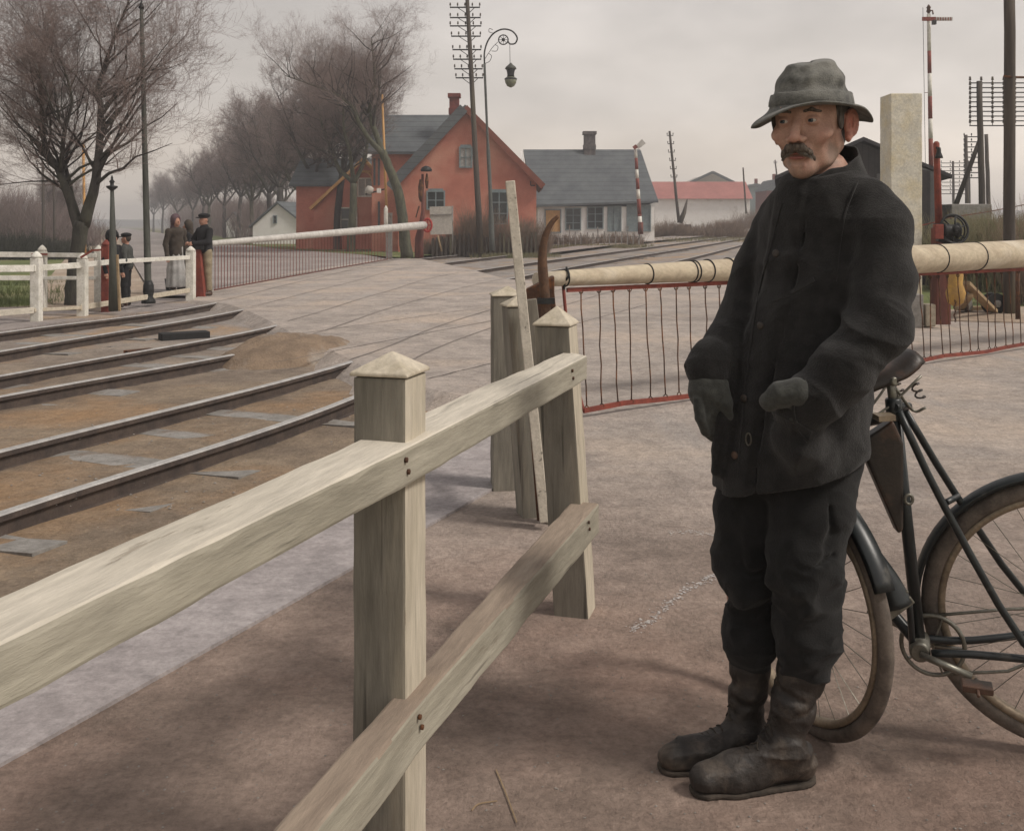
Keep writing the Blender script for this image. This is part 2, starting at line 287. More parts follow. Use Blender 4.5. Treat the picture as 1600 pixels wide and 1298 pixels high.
# ground materials with real zones laid out in world position
def ground_mat(name, a, b, c, far=None, y0=0, y1=1, streak=None, bump=.9, bs=42, specks=True, darkrut=None):
    m = bpy.data.materials.new(name); m.use_nodes = True; t = m.node_tree; N = t.nodes.new; L = t.links.new
    bs_ = t.nodes['Principled BSDF']; bs_.inputs['Roughness'].default_value = .93; bs_.inputs['Specular IOR Level'].default_value = .15
    pos = N('ShaderNodeNewGeometry').outputs['Position']
    def nz(s, det=8, rough=.62, sc_=(1,1,1), rot=0):
        mp = N('ShaderNodeMapping'); mp.inputs['Scale'].default_value = sc_; mp.inputs['Rotation'].default_value = (0,0,rot); L(pos, mp.inputs[0])
        n = N('ShaderNodeTexNoise'); n.inputs['Scale'].default_value = s; n.inputs['Detail'].default_value = det; n.inputs['Roughness'].default_value = rough; L(mp.outputs[0], n.inputs[0]); return n.outputs['Fac']
    def mixc(f, x, y, lo=.4, hi=.6):
        r = N('ShaderNodeMapRange'); r.inputs[1].default_value = lo; r.inputs[2].default_value = hi; L(f, r.inputs[0])
        k = N('ShaderNodeMix'); k.data_type = 'RGBA'; L(r.outputs[0], k.inputs['Factor'])
        for s_, q in (('A', x), ('B', y)):
            if isinstance(q, tuple): k.inputs[s_].default_value = (*q, 1)
            else: L(q, k.inputs[s_])
        return k.outputs['Result']
    def trio(a, b, c, s=1.3):
        x = mixc(nz(s), a, b, .38, .62); x = mixc(nz(s*.35, 6), x, c, .5, .66)
        q = nz(s*6.5, 7, .7); r = N('ShaderNodeMapRange'); r.inputs[1].default_value = .3; r.inputs[2].default_value = .7; r.inputs[3].default_value = .76; r.inputs[4].default_value = 1.22; L(q, r.inputs[0])
        v = N('ShaderNodeVectorMath'); v.operation = 'SCALE'; L(x, v.inputs[0]); L(r.outputs[0], v.inputs['Scale']); return v.outputs[0]
    def streaked(col):
        st = mixc(nz(2.2, 5, .6, (1.0, .16, 1), streak[1]), (0,0,0), (1,1,1), .56, .7)
        k = N('ShaderNodeMix'); k.data_type = 'RGBA'; k.inputs['B'].default_value = (*streak[0], 1)
        ml = N('ShaderNodeMath'); ml.operation = 'MULTIPLY'; ml.inputs[1].default_value = .5; L(st, ml.inputs[0]); L(ml.outputs[0], k.inputs['Factor']); L(col, k.inputs['A']); return k.outputs['Result']
    col = trio(a, b, c)
    if far:
        fc = trio(*far)
        if streak: fc = streaked(fc)
        sp = N('ShaderNodeSeparateXYZ'); L(pos, sp.inputs[0])
        ad = N('ShaderNodeMath'); ad.operation = 'MULTIPLY_ADD'; ad.inputs[1].default_value = 2.6; L(nz(.9, 6), ad.inputs[0]); L(sp.outputs['Y'], ad.inputs[2])
        col = mixc(ad.outputs[0], col, fc, y0+1.3, y1+1.3)
    elif streak: col = streaked(col)
    g = nz(bs, 8, .75); r = N('ShaderNodeMapRange'); r.inputs[1].default_value = .25; r.inputs[2].default_value = .75; r.inputs[3].default_value = .66; r.inputs[4].default_value = 1.32; L(g, r.inputs[0])
    v = N('ShaderNodeVectorMath'); v.operation = 'SCALE'; L(col, v.inputs[0]); L(r.outputs[0], v.inputs['Scale']); col = v.outputs[0]
    if specks:
        vo = N('ShaderNodeTexVoronoi'); vo.inputs['Scale'].default_value = 26; L(pos, vo.inputs[0])
        q = mixc(vo.outputs['Distance'], (1,1,1), (0,0,0), .05, .12)
        k = N('ShaderNodeMix'); k.data_type = 'RGBA'; ml = N('ShaderNodeMath'); ml.operation = 'MULTIPLY'; L(q, ml.inputs[0])
        gate = mixc(nz(3.1, 4), (0,0,0), (1,1,1), .52, .6); L(gate, ml.inputs[1])
        ml2 = N('ShaderNodeMath'); ml2.operation = 'MULTIPLY'; ml2.inputs[1].default_value = .35; L(ml.outputs[0], ml2.inputs[0]); L(ml2.outputs[0], k.inputs['Factor'])
        L(col, k.inputs['A']); k.inputs['B'].default_value = (.30,.26,.225,1); col = k.outputs['Result']
    bp = N('ShaderNodeBump'); bp.inputs['Strength'].default_value = bump; bp.inputs['Distance'].default_value = .02
    ah = N('ShaderNodeMath'); ah.operation = 'MULTIPLY_ADD'; ah.inputs[1].default_value = 2.5; L(nz(5, 7), ah.inputs[0]); L(g, ah.inputs[2])
    L(ah.outputs[0], bp.inputs['Height']); L(bp.outputs[0], bs_.inputs['Normal']); L(col, bs_.inputs['Base Color'])
    return m
m_road = ground_mat('crossing_surface', (.385,.295,.245), (.245,.188,.155), (.37,.255,.205),
                    far=((.47,.41,.365), (.34,.30,.27), (.51,.425,.355)), y0=3.2, y1=6.2, streak=((.40,.37,.35), .35))
m_strip = ground_mat('pale_path_strip', (.36,.33,.325), (.31,.28,.275), (.375,.345,.345), specks=False, bump=.2)
m_ballast = ground_mat('track_earth', (.30,.235,.17), (.21,.165,.125), (.33,.215,.125), far=((.33,.30,.275),(.25,.22,.20),(.40,.27,.16)), y0=9, y1=15, streak=((.33,.31,.30), -1.25), bump=.8)
m_land = ground_mat('rough_land', (.14,.15,.06), (.19,.17,.09), (.23,.2,.13), specks=False)
m_sand = ground_mat('sandy_footpath', (.42,.33,.25), (.34,.27,.21), (.46,.39,.32), specks=False)
m_fargravel = ground_mat('far_gravel', (.34,.30,.28), (.27,.24,.23), (.38,.28,.19), specks=False)
m_avenue = ground_mat('avenue_surface', (.33,.295,.275), (.27,.24,.225), (.38,.34,.32), specks=False, streak=((.42,.38,.36), .37))

def skin_zones(m, pts, zs):
    """pts: (centre, radius, colour, strength) in object space; zs: stubble region"""
    t = m.node_tree; N = t.nodes.new; L = t.links.new; b = t.nodes['Principled BSDF']; col = b.inputs['Base Color'].links[0].from_socket
    oc = N('ShaderNodeTexCoord').outputs['Object']; n = N('ShaderNodeTexNoise'); n.inputs['Scale'].default_value = 70; n.inputs['Detail'].default_value = 6; L(oc, n.inputs[0])
    for c, r, rgb, st in pts:
        d = N('ShaderNodeVectorMath'); d.operation = 'DISTANCE'; L(oc, d.inputs[0]); d.inputs[1].default_value = c
        ad = N('ShaderNodeMath'); ad.operation = 'MULTIPLY_ADD'; ad.inputs[1].default_value = r*.8; L(n.outputs['Fac'], ad.inputs[0]); L(d.outputs['Value'], ad.inputs[2])
        q = N('ShaderNodeMapRange'); q.interpolation_type = 'SMOOTHSTEP'; q.inputs[1].default_value = r*.7; q.inputs[2].default_value = r*1.5; q.inputs[3].default_value = st; q.inputs[4].default_value = 0; L(ad.outputs[0], q.inputs[0])
        k = N('ShaderNodeMix'); k.data_type = 'RGBA'; L(q.outputs[0], k.inputs['Factor']); L(col, k.inputs['A']); k.inputs['B'].default_value = (*rgb, 1); col = k.outputs['Result']
    L(col, b.inputs['Base Color'])
# ================================================================ setting
def sheet(name, poly, z, material, skirt=0., follow=True, label=None, maxlen=5., wob=0., slope=0.):
    bm = bmesh.new(); vs = [bm.verts.new((p[0], p[1], 0)) for p in poly]; f = bm.faces.new(vs)
    if f.normal.z < 0: f.normal_flip()
    f.normal_update()
    if f.normal.z < 0: bmesh.ops.reverse_faces(bm, faces=[f])
    bmesh.ops.triangulate(bm, faces=bm.faces[:])
    for _ in range(7):
        es = [e for e in bm.edges if e.calc_length() > maxlen*max(1., (min(v.co.y for v in e.verts))/14.)]
        if not es or len(bm.verts) > 30000: break
        bmesh.ops.subdivide_edges(bm, edges=es, cuts=1); bmesh.ops.triangulate(bm, faces=bm.faces[:])
    if skirt:
        be = [e for e in bm.edges if e.is_boundary]; on_ = {}
        for e in be:
            f_ = e.link_faces[0]; c_ = f_.calc_center_median(); a_, b_ = e.verts; t_ = (b_.co-a_.co).normalized(); q_ = Vector((t_.y, -t_.x, 0))
            if q_.dot(c_-a_.co) > 0: q_ = -q_
            for v in e.verts: on_[(round(v.co.x,5), round(v.co.y,5))] = on_.get((round(v.co.x,5), round(v.co.y,5)), Vector((0,0,0)))+q_
        r = bmesh.ops.extrude_edge_only(bm, edges=be); nv = {g for g in r['geom'] if isinstance(g, bmesh.types.BMVert)}
    else: nv = set()
    for v in bm.verts:
        v.co.z = z+(hz(v.co.x, v.co.y) if follow else 0)-(skirt if v in nv else 0)
        if v in nv and slope: v.co += on_.get((round(v.co.x,5), round(v.co.y,5)), Vector((0,0,0))).normalized()*slope*(.7+.6*abs(mnoise.noise(v.co*1.7)))
        if wob and v not in nv: v.co.z += wob*(mnoise.noise(v.co*1.3)+.6*mnoise.noise(v.co*4.1))
    bmesh.ops.recalc_face_normals(bm, faces=bm.faces)
    me = bpy.data.meshes.new(name); bm.to_mesh(me); bm.free(); me.materials.append(material)
    # make sure the top faces look up
    o = bpy.data.objects.new(name, me); C.objects.link(o); o['kind'] = 'structure'
    if label: o['label'] = label
    return o
def pp(l, z=0.): return [tuple(P(x, y, z))[:2] if y > HOR+3 else tuple(G(x, y))[:2] for x, y in l]
# base land: one grid to the horizon
def land():
    ys = [-6,0,4,8,12,16,20,24,28,32]+list(range(36,130,4))+[140,160,200,260,350,500,800,1300,2400,3600]
    v = []; f = []; nx = 61
    for y in ys:
        half = 14+max(y,0)*1.15
        for i in range(nx):
            x = (i/(nx-1)*2-1)*half; v.append((x, y, hz(x, max(y,1))-.24))
    for j in range(len(ys)-1):
        for i in range(nx-1): a = j*nx+i; f.append((a, a+1, a+nx+1, a+nx))
    me = mesh_from('ground', v, f, [True]*len(f)); me.materials.append(m_land)
    o = bpy.data.objects.new('ground', me); C.objects.link(o); tag(o, 'rough grassy land under and beyond the level crossing', kind='structure')
land()
# track bed: brown earth between and beside the rails
bed = [(-16,2.2),(-.95,2.2)] + pp([(560,770),(740,600),(1700,560),(1700,440)]) + [(30,60),(36,130),(15,130)] + pp([(900,372),(640,396),(560,405),(470,430),(330,462),(300,468),(120,488),(0,503),(-300,535)]) + [(-16,12)]
sheet('track_bed', bed, -.122, m_ballast, skirt=.12, maxlen=.7, wob=.013, label='brown earth and ballast of the railway line')
# crossing and road surface (brown trodden dirt in the foreground turning into pale worn road)
road = [(-4.2,1.0)]+pp([(-300,1372),(0,1200),(560,885),(690,812),(770,766),(800,700),(772,650),(720,617),(655,604),(600,590),(556,566),(520,548),(470,527),(425,503),(385,484),(352,474),(300,469)])
road += pp([(312,462),(335,452),(460,425),(605,404),(655,404),(690,411),(740,422),(790,436),(870,441),(1000,441),(1180,432),(1300,440),(1420,500),(1700,508)])+[(10.5,9),(10,1)]
sheet('crossing_surface', road, 0., m_road, skirt=.2, label='worn pale road surface of the level crossing running into brown trodden dirt', maxlen=.8, wob=.004, slope=.5)
strip = [(-4.2,1.0)]+pp([(-300,1372),(0,1200),(560,885),(690,812),(770,766),(800,700),(772,650),(748,630),(735,645),(640,715),(560,765),(0,1075),(-300,1250)])+[(-4.2,1.5)]
sheet('path_strip', [(x, y) for x, y in strip], .012, m_strip, skirt=.17, label='smooth pale lavender grey strip along the fence')
av = pp([(240,462),(300,461),(335,452),(460,425),(605,404),(560,396),(440,388),(330,375),(250,364),(196,357),(176,357),(182,366),(196,388),(214,420)])
sheet('avenue_road', av, -.012, m_avenue, label='grey avenue running away between bare trees', follow=False)
sheet('footpath', pp([(60,482),(150,478),(240,462),(214,420),(196,388),(182,366),(160,366),(118,386),(95,410),(60,450)]), -.05, m_sand, follow=False, label='sandy footpath under the big bare tree')
sheet('grass_verge', pp([(330,376),(440,389),(560,397),(640,404),(655,400),(760,392),(800,392),(800,380),(560,376),(330,368)]), .0, m_greengrass, label='strip of short grass in front of the red houses')
sheet('grass_patch', pp([(-500,520),(-200,500),(0,492),(58,483),(60,450),(95,410),(110,390),(0,392),(-500,400)]), -.06, m_greengrass, follow=False, label='green grass behind the white fence at left')
sheet('yard_grass', pp([(1400,500),(2300,500),(2300,400),(1500,385),(1400,400)]), -.03, m_greengrass, follow=False, label='green grass behind the barrier at right')
sheet('far_gravel_path', [tuple(G(x, y))[:2] for x, y in [(830,394),(900,385),(1000,374),(1080,366),(1180,357),(1190,360),(1075,372),(980,381),(860,396)]], .02, m_fargravel, label='pale gravel beside the farthest track')
sheet('sandy_yard', pp([(1380,512),(1420,500),(1700,508),(2300,520),(2300,478),(1560,480),(1400,490)]), .012, m_sand, follow=False, skirt=.02, label='sandy ground at the foot of the barrier winch')
# shallow ruts and joints in the crossing: thin recessed timbers filled flush
for i, (a, b) in enumerate([((430,566),(790,497)),((668,592),(800,560)),((905,505),(1010,476)),((420,528),(1000,446))]):
    mb = MB(); A = P(*a); B = P(*b); n = 14
    pts = [A.lerp(B, k/n)+Vector((random.uniform(-.01,.01), 0, .003)) for k in range(n+1)]
    w = Vector((.014, .01, 0))
    for k in range(n): mb.add([pts[k]-w, pts[k]+w, pts[k+1]+w, pts[k+1]-w], [(0,1,2,3)])
    o = put('road_joint', mb, mat('joint_dirt%d' % i, (.13,.115,.105), (.09,.08,.075), 10), fixn=False); tag(o, 'dark narrow joint line worn into the crossing surface', kind='structure')

# hills
mb = MB(); rng = random.Random(4); n = 120
def hillrow(mb, D, base, amp, x0, x1, seed):
    vs = []; 
    for i in range(n+1):
        x = x0+(x1-x0)*i/n; t = i/n
        h = base+amp*(.5+.5*mnoise.noise(Vector((t*5+seed, seed, 0))))+amp*.2*mnoise.noise(Vector((t*22, seed, 3)))
        vs += [Vector((x, D-60, -1)), Vector((x, D, h)), Vector((x, D+160, -1))]
    mb.add(vs, [(i*3+k, i*3+3+k, i*3+4+k, i*3+1+k) for i in range(n) for k in (0,1)], True)
hillrow(mb, 900, 6, 14, 250, 1100, 1.3); hillrow(mb, 1200, 3, 12, -1300, 400, 7.3)
o = put('distant_hills', mb, mat('hazy_hill_fields', (.13,.15,.11), (.11,.11,.10), .01, .95, 0, 1, pos=True)); tag(o, 'low pale hills on the horizon at right', kind='structure')

sheet('gravel_verge', pp([(-400,575),(-100,522),(0,510),(120,494),(300,474),(340,464),(318,455),(240,452),(150,468),(60,472),(-100,480),(-400,500)]), -.055, m_fargravel, follow=False, skirt=.2, label='grey brown gravel verge under the white fence')
# ================================================================ railway tracks
def rail_mesh(pts, parent, name='rail'):
    """flat-bottomed rail swept along pts (top of the head at the points)"""
    prof = [(-.055,-.14),(.055,-.14),(.055,-.127),(.01,-.112),(.009,-.045),(.034,-.035),(.034,-.006),(-.034,-.006),(-.034,-.035),(-.009,-.045),(-.01,-.112),(-.055,-.127)]
    n = len(prof); mb = MB(); vs = []; top = MB(); tv = []
    for i, p in enumerate(pts):
        t = (pts[min(i+1, len(pts)-1)]-pts[max(i-1, 0)]); t.z = 0; t.normalize(); sd = Vector((t.y, -t.x, 0))
        vs += [p+sd*a+Vector((0,0,b)) for a, b in prof]
        tv += [p+sd*a+Vector((0,0,b)) for a, b in ((-.034,-.0065),(-.026,.0),(.026,.0),(.034,-.0065))]
    m = len(pts)
    mb.add(vs, [(i*n+k, i*n+(k+1)%n, (i+1)*n+(k+1)%n, (i+1)*n+k) for i in range(m-1) for k in range(n)]+[tuple(range(n)), tuple((m-1)*n+k for k in range(n))])
    top.add(tv, [(i*4+k, i*4+k+1, i*4+k+5, i*4+k+4) for i in range(m-1) for k in range(3)])
    r = put(name, mb, m_rail, parent); put('running_surface', top, m_railtop, r); return r
def gz(pts): return [Vector((p.x, p.y, hz(p.x, p.y)-.003)) for p in pts]
RL = {}
m_groove = mat('groove_dirt', (.27,.24,.22), (.20,.175,.16), 3)
def railpts(l, back):
    pts = [P(x, y) if y > 395 else G(x, y) for x, y in l]
    d = (pts[0]-pts[1]).normalized(); pts = [pts[0]+d*back]+pts
    return gz(catmull(pts, 10))
R1 = railpts([(0,800),(555,618),(800,504),(1110,413),(1190,390)], 3.2)
R2 = railpts([(0,703),(555,562),(780,482),(1040,412),(1190,373)], 4.)
R3 = railpts([(0,618),(455,533),(640,474),(800,434),(1000,401),(1190,367)], 6)
R4 = railpts([(0,586),(430,508),(600,458),(740,423),(960,393),(1190,362)], 6)
R5 = railpts([(0,548),(375,484),(540,444),(690,411),(925,383),(1190,358.5)], 7)
R6 = railpts([(0,519),(320,476),(500,434),(655,404),(900,379),(1190,356.5)], 8)
sl_me = MB().box((0,0,0),(2.0,.22,.12)); 
def sleeper_variant(seed):
    rg = random.Random(seed); mb = MB().box((0,0,0),(1.9,.23,.1)); b = bmesh.new()
    me = mesh_from('sleeper', mb.v, mb.f); b.from_mesh(me); bmesh.ops.subdivide_edges(b, edges=[e for e in b.edges if e.calc_length() > 1], cuts=7)
    for v in b.verts: v.co += Vector((0, rg.uniform(-.012,.012), rg.uniform(-.01,.008)))
    bmesh.ops.recalc_face_normals(b, faces=b.faces)
    b.to_mesh(me); b.free(); me.materials.append(m_sleeper); return me
SLV = [sleeper_variant(i) for i in range(4)]
def track(A, B, label, smax=40, gauge_pad=.42, ymin=0, ymax=999, step=.78, hide=(0,0)):
    base = A[len(A)//3]; t = thing('railway_track', (base.x, base.y, 0), label, 'railway track')
    rail_mesh(A, t); rail_mesh(B, t)
    # arc length positions on A, partner = nearest on B
    acc = 0; last = -1; k = 0; og = ORG[t.name]; rg = random.Random(len(label))
    for i in range(len(A)-1):
        s = (A[i+1]-A[i]).length; q = 0
        while acc+s > (k+1)*step:
            u = ((k+1)*step-acc)/s; p = A[i].lerp(A[i+1], u); k += 1
            if hide[0] < p.y < hide[1] or p.y > ymax: continue
            b = min(B, key=lambda w: (w-p).length); j = B.index(b)
            # project on B segment
            c = b; best = 9e9
            for jj in (max(j-1,0), min(j, len(B)-2)):
                e0, e1 = B[jj], B[jj+1]; tt = max(0, min(1, (p-e0).dot(e1-e0)/(e1-e0).length_squared)); w = e0.lerp(e1, tt)
                if (w-p).length < best: best = (w-p).length; c = w
            mid = (p+c)/2; an = math.atan2(c.y-p.y, c.x-p.x)
            wid = ((c-p).length+.75)/1.9
            o = share('sleeper', rg.choice(SLV), t, loc=(mid.x-og.x, mid.y-og.y, hz(mid.x, mid.y)-.171+rg.uniform(-.01,.008)), rot=(rg.uniform(-.01,.01), rg.uniform(-.01,.01), an+rg.uniform(-.02,.02)), scale=(wid, rg.uniform(.85,1.15), 1))
        acc += s
    return t
track(R1, R2, 'nearest railway track, running from the left edge past the fence into the crossing', hide=(8.2,30), ymax=60)
track(R3, R4, 'middle railway track, its near rail ending at the heap of earth by the crossing', hide=(12.3,31), ymax=60)
track(R5, R6, 'farthest railway track, closest to the white fence and the red house', hide=(16,39), ymax=70)
for RR, y0_, y1_ in ((R1,8.3,34),(R2,10.4,34),(R3,12.2,31),(R4,14.1,31),(R5,16.7,37),(R6,17.8,40)):
    for s_ in (-.05,):
        q = [p for p in RR if y0_ < p.y < y1_]; mb = MB()
        for k in range(len(q)-1):
            w_ = .008*(1+abs(mnoise.noise(q[k]*2))); a_ = q[k]+Vector((s_,0,0)); b_ = q[k+1]+Vector((s_,0,0)); z_ = Vector((0,0,.011))
            mb.add([a_-Vector((w_,0,0))+z_, a_+Vector((w_,0,0))+z_, b_+Vector((w_,0,0))+z_, b_-Vector((w_,0,0))+z_], [(0,1,2,3)])
        if s_ > 0: mb.v = mb.v
        o = put('flangeway', mb, m_groove, fixn=False); tag(o, 'thin dark flangeway groove where a rail crosses the road', kind='structure')
# the muddy end of the road bed between tracks
mb = MB(); cp = P(455, 556, -.1); vs = []; nx, ny = 30, 22
for j in range(ny):
    for i in range(nx):
        u = i/(nx-1)*2-1; v = j/(ny-1)*2-1; rr = max(0, 1-(u*u+v*v)); n3 = mnoise.noise(Vector((u*2.5, v*2.5, 1)))+.5*mnoise.noise(Vector((u*7, v*7, 4)))
        vs.append((cp.x+u*.72+v*.25, cp.y+v*.95, -.16+.30*rr**.7+.10*n3*(rr**.5)))
mb.add(vs, [(j*nx+i, j*nx+i+1, (j+1)*nx+i+1, (j+1)*nx+i) for j in range(ny-1) for i in range(nx-1)], True)
tag(put('earth_heap', mb, m_earthpile), 'low heap of spilled brown earth where the middle track meets the crossing', 'earth heap')
mb = MB(); a = P(250,517); b = P(325,513); mb.bar(a+Vector((0,0,-.09)), b+Vector((0,0,-.09)), .22, .12)
tag(put('timber_baulk', mb, mat('black_timber', (.03,.03,.03), (.02,.02,.02), 6), org=a, bevel=.01), 'short black timber lying between the far tracks at left', 'timber')
mb = MB(); a = P(196,537); b = P(236,533); mb.bar(a+Vector((0,0,-.11)), b+Vector((0,0,-.11)), .08, .06)
tag(put('wood_scrap', mb, m_rust, org=a), 'small rusty scrap lying between the middle and far track at left', 'scrap')

# scattered pebbles and grit
rg = random.Random(11); mb = MB()
for i in range(2200):
    if i < 1100: px, py = rg.uniform(0, 1600), 640+rg.random()**.8*760; z = 0
    else: px, py = rg.uniform(-50, 1500), rg.uniform(480, 800); z = 0
    p = P(px, py)
    if i >= 1100 and px < 700: z = -.12
    p = P(px, py, z); s = rg.uniform(.0015, .0045)*(2.6 if z < 0 else 1)
    a = rg.uniform(0, 3); vs = []
    for k in range(5): vs.append((p.x+math.cos(a+k*1.257)*s*rg.uniform(.7,1.3), p.y+math.sin(a+k*1.257)*s*rg.uniform(.7,1.3), z+.001))
    vs.append((p.x, p.y, z+s*.7)); mb.add(vs, [(k, (k+1)%5, 5) for k in range(5)])
tag(put('loose_gravel', mb, m_stone, fixn=False), 'loose grit and pebbles scattered over dirt and track bed', kind='stuff')
# chalky flakes trodden into the dirt beside the man
rg = random.Random(77); mb = MB()
def flakes(line, wid, n_):
    for _ in range(n_):
        u = rg.random()*(len(line)-1); k = int(u); px = line[k][0]+(line[k+1][0]-line[k][0])*(u-k)+rg.gauss(0,wid); py = line[k][1]+(line[k+1][1]-line[k][1])*(u-k)+rg.gauss(0,wid*.6)
        p = P(px, py); s = rg.uniform(.0015,.006); a = rg.uniform(0,3); st = rg.uniform(.3,1)
        mb.add([(p.x+math.cos(a+j*1.047)*s*rg.uniform(.6,1.3), p.y+math.sin(a+j*1.047)*s*st*rg.uniform(.6,1.3), .0025+rg.random()*.002) for j in range(6)], [(0,1,2,3,4,5)])
flakes([(985,985),(1020,968),(1045,945),(1075,920),(1112,905)], 5, 330); flakes([(1045,833),(1085,831),(1118,838)], 3, 110); flakes([(1100,905),(1118,900)], 3, 50)
def rut(line, w_, lab):
    pts = catmull([P(x, y) for x, y in line], 14); mb2 = MB(); n_ = len(pts)
    for k in range(n_-1):
        t = (pts[k+1]-pts[k]).normalized(); sd = Vector((t.y, -t.x, 0)); w0 = w_*(.5+abs(mnoise.noise(pts[k]*9)))*math.sin(math.pi*(k+.2)/n_)**.5; w1 = w_*(.5+abs(mnoise.noise(pts[k+1]*9)))*math.sin(math.pi*(k+1.2)/(n_+.4))**.5
        mb2.add([pts[k]-sd*w0+V3(0,0,.0055), pts[k]+sd*w0+V3(0,0,.0055), pts[k+1]+sd*w1+V3(0,0,.0055), pts[k+1]-sd*w1+V3(0,0,.0055)], [(0,1,2,3)])
    tag(put('wheel_rut', mb2, m_rutdust, fixn=False), lab, kind='structure')
def V3(*a): return Vector(a)
m_rutdust = mat('dry_rut_dust', (.345,.275,.235), (.27,.21,.175), 30)
tag(put('chalk_flakes', mb, mat('chalk_dust', (.55,.52,.50), (.42,.39,.37), 40), fixn=False), 'white chalky flakes trodden into the dirt beside the man', kind='stuff')
for a, b, c in [((775,1204),(790,1240),(807,1286)), ((737,1268),(748,1258),(777,1253))]:
    q = [P(x, y)+Vector((0,0,.004)) for x, y in (a, b, c)]; mb = MB().tube(catmull(q, 4), .0016, 5)
    tag(put('straw', mb, m_plank, org=q[0]), 'long thin dry stalk on the dirt near the bottom edge' if a[0] == 775 else 'short thin dry stalk lying left of the longer one', 'twig')

# ================================================================ buildings
def V3(*a): return Vector(a)
def window(parent, mat_frame, c, w, h, nx, ny, dx=Vector((1,0,0)), nrm=Vector((0,-1,0)), fr=.07, arch=0., glass=None, name='window'):
    """frame with mullions, one pane object per light; c = centre on the wall"""
    up = Vector((0,0,1)); mb = MB()
    def bx(u, v, su, sv, t0, t1, m):
        q = [c+dx*(u+a*su/2)+up*(v+b*sv/2)+nrm*t for t in (t0, t1) for a, b in ((-1,-1),(1,-1),(1,1),(-1,1))]
        m.add(q, [(0,1,2,3),(7,6,5,4),(0,4,5,1),(1,5,6,2),(2,6,7,3),(3,7,4,0)])
    bx(-w/2+fr/2, 0, fr, h, .0, .09, mb); bx(w/2-fr/2, 0, fr, h, .0, .09, mb); bx(0, -h/2+fr/2, w-2*fr, fr, 0, .09, mb); bx(0, h/2-fr/2, w-2*fr, fr, 0, .09, mb)
    for i in range(1, nx): bx(-w/2+w*i/nx, 0, fr*.75, h-2*fr, .012, .07, mb)
    for j in range(1, ny): bx(0, -h/2+h*j/ny, w-2*fr, fr*.6, .014, .062, mb)
    if arch: bx(0, h/2+arch/2, w*.8, arch, 0, .07, mb)
    f = put(name, mb, mat_frame, parent)
    for i in range(nx):
        for j in range(ny):
            pm = MB(); bx(-w/2+w*(i+.5)/nx, -h/2+h*(j+.5)/ny, w/nx-.02, h/ny-.02, .002, .02, pm); put('pane', pm, glass or m_glass, f)
    return f
def box_between(mb, x0, x1, y0, y1, z0, z1): return mb.hexa([(x0,y0,z0),(x1,y0,z0),(x1,y1,z0),(x0,y1,z0),(x0,y0,z1),(x1,y0,z1),(x1,y1,z1),(x0,y1,z1)])
def XZ(px, py, d): p = W(px, py, d); return p.x, p.z
def chimney(parent, px, ytop, ybot, d, w, m, cap=None):
    x, zt = XZ(px, ytop, d); _, zb = XZ(px, ybot, d)
    mb = MB().box((x, d, (zt+zb)/2-.3), (w, w, zt-zb+.6)); c = put('chimney', mb, m, parent)
    put('chimney_cap', MB().box((x, d, zt-.1), (w+.16, w+.16, .2)), cap or m, c); put('chimney_foot', MB().box((x, d, zb+.25), (w+.08, w+.08, .3)), cap or m, c)
# --- big red house
D = 52.; h1 = thing('house', (W(725,395,D).x, D, 0), 'large red house with steep front gable, grey slate roof and blue grey windows', 'house')
xl, ze = XZ(622,283,D); xr, _ = XZ(838,283,D); xa, za = XZ(727,172,D)
mb = MB().prism([V3(xl,D,-.5), V3(xr,D,-.5), V3(xr,D,ze), V3(xa,D,za), V3(xl,D,ze)], (0,0,0), (0,8,0)); put('wall', mb, m_brickred, h1)
mb = MB()
for (xe, s) in ((xl-.35,-1),(xr+.35,1)):
    zz = ze-.35*(za-ze)/(xa-xl); e1 = V3(xe, D-.3, zz+.02); e2 = V3(xa, D-.3, za+.04)
    mb.prism([e1, e2, e2+V3(0,0,.2), e1+V3(0,0,.2)], (0,0,0), (0,8.6,0))
roof = put('roof', mb, m_slate, h1)
mb = MB()
zz = ze-.35*(za-ze)/(xa-xl); put('verge', MB().bar(V3(xl-.4, D-.34, zz+.04), V3(xa-.05, D-.34, za+.06), .06, .5), m_slate, h1)
mb.bar(V3(xr+.35, D-.33, zz+.08), V3(xa, D-.33, za+.1), .06, .3)
put('bargeboard', mb, mat('dull_red_board', (.26,.09,.06), (.19,.07,.05), 3), h1)
chimney(h1, 710, 147, 182, 53.5, .5, m_brick)
# wing behind-left
x0, zr = XZ(588,186,55); x1, _ = XZ(700,186,55); _, zev = XZ(600,238,53.2)
mb = MB(); yb = 53.2
mb.prism([V3(x0,yb,-.5), V3(x0,yb,zev), V3(x0,yb+2.2,zr), V3(x0,yb+4.4,zev), V3(x0,yb+4.4,-.5)], (0,0,0), (x1-x0,0,0)); put('wall', mb, m_brickred, h1)
mb = MB().prism([V3(x0-.2,yb-.3,zev-.12), V3(x0-.2,yb+2.2,zr+.12), V3(x0-.2,yb+4.7,zev-.12), V3(x0-.2,yb+4.7,zev-.0), V3(x0-.2,yb+2.2,zr+.26), V3(x0-.2,yb-.3,zev+.02)], (0,0,0), (x1-x0+.4,0,0)); put('roof', mb, m_slate, h1)
for px, y0, y1 in ((585,248,290),(592,248,290),(578,315,355),(592,315,355)):
    x, z0 = XZ(px, y1, 53.15); _, z1 = XZ(px, y0, 53.15)
    if px > 583: put('window_slit', MB().box((x, 53.17, (z0+z1)/2), (.1, .06, z1-z0)), m_glass, h1)
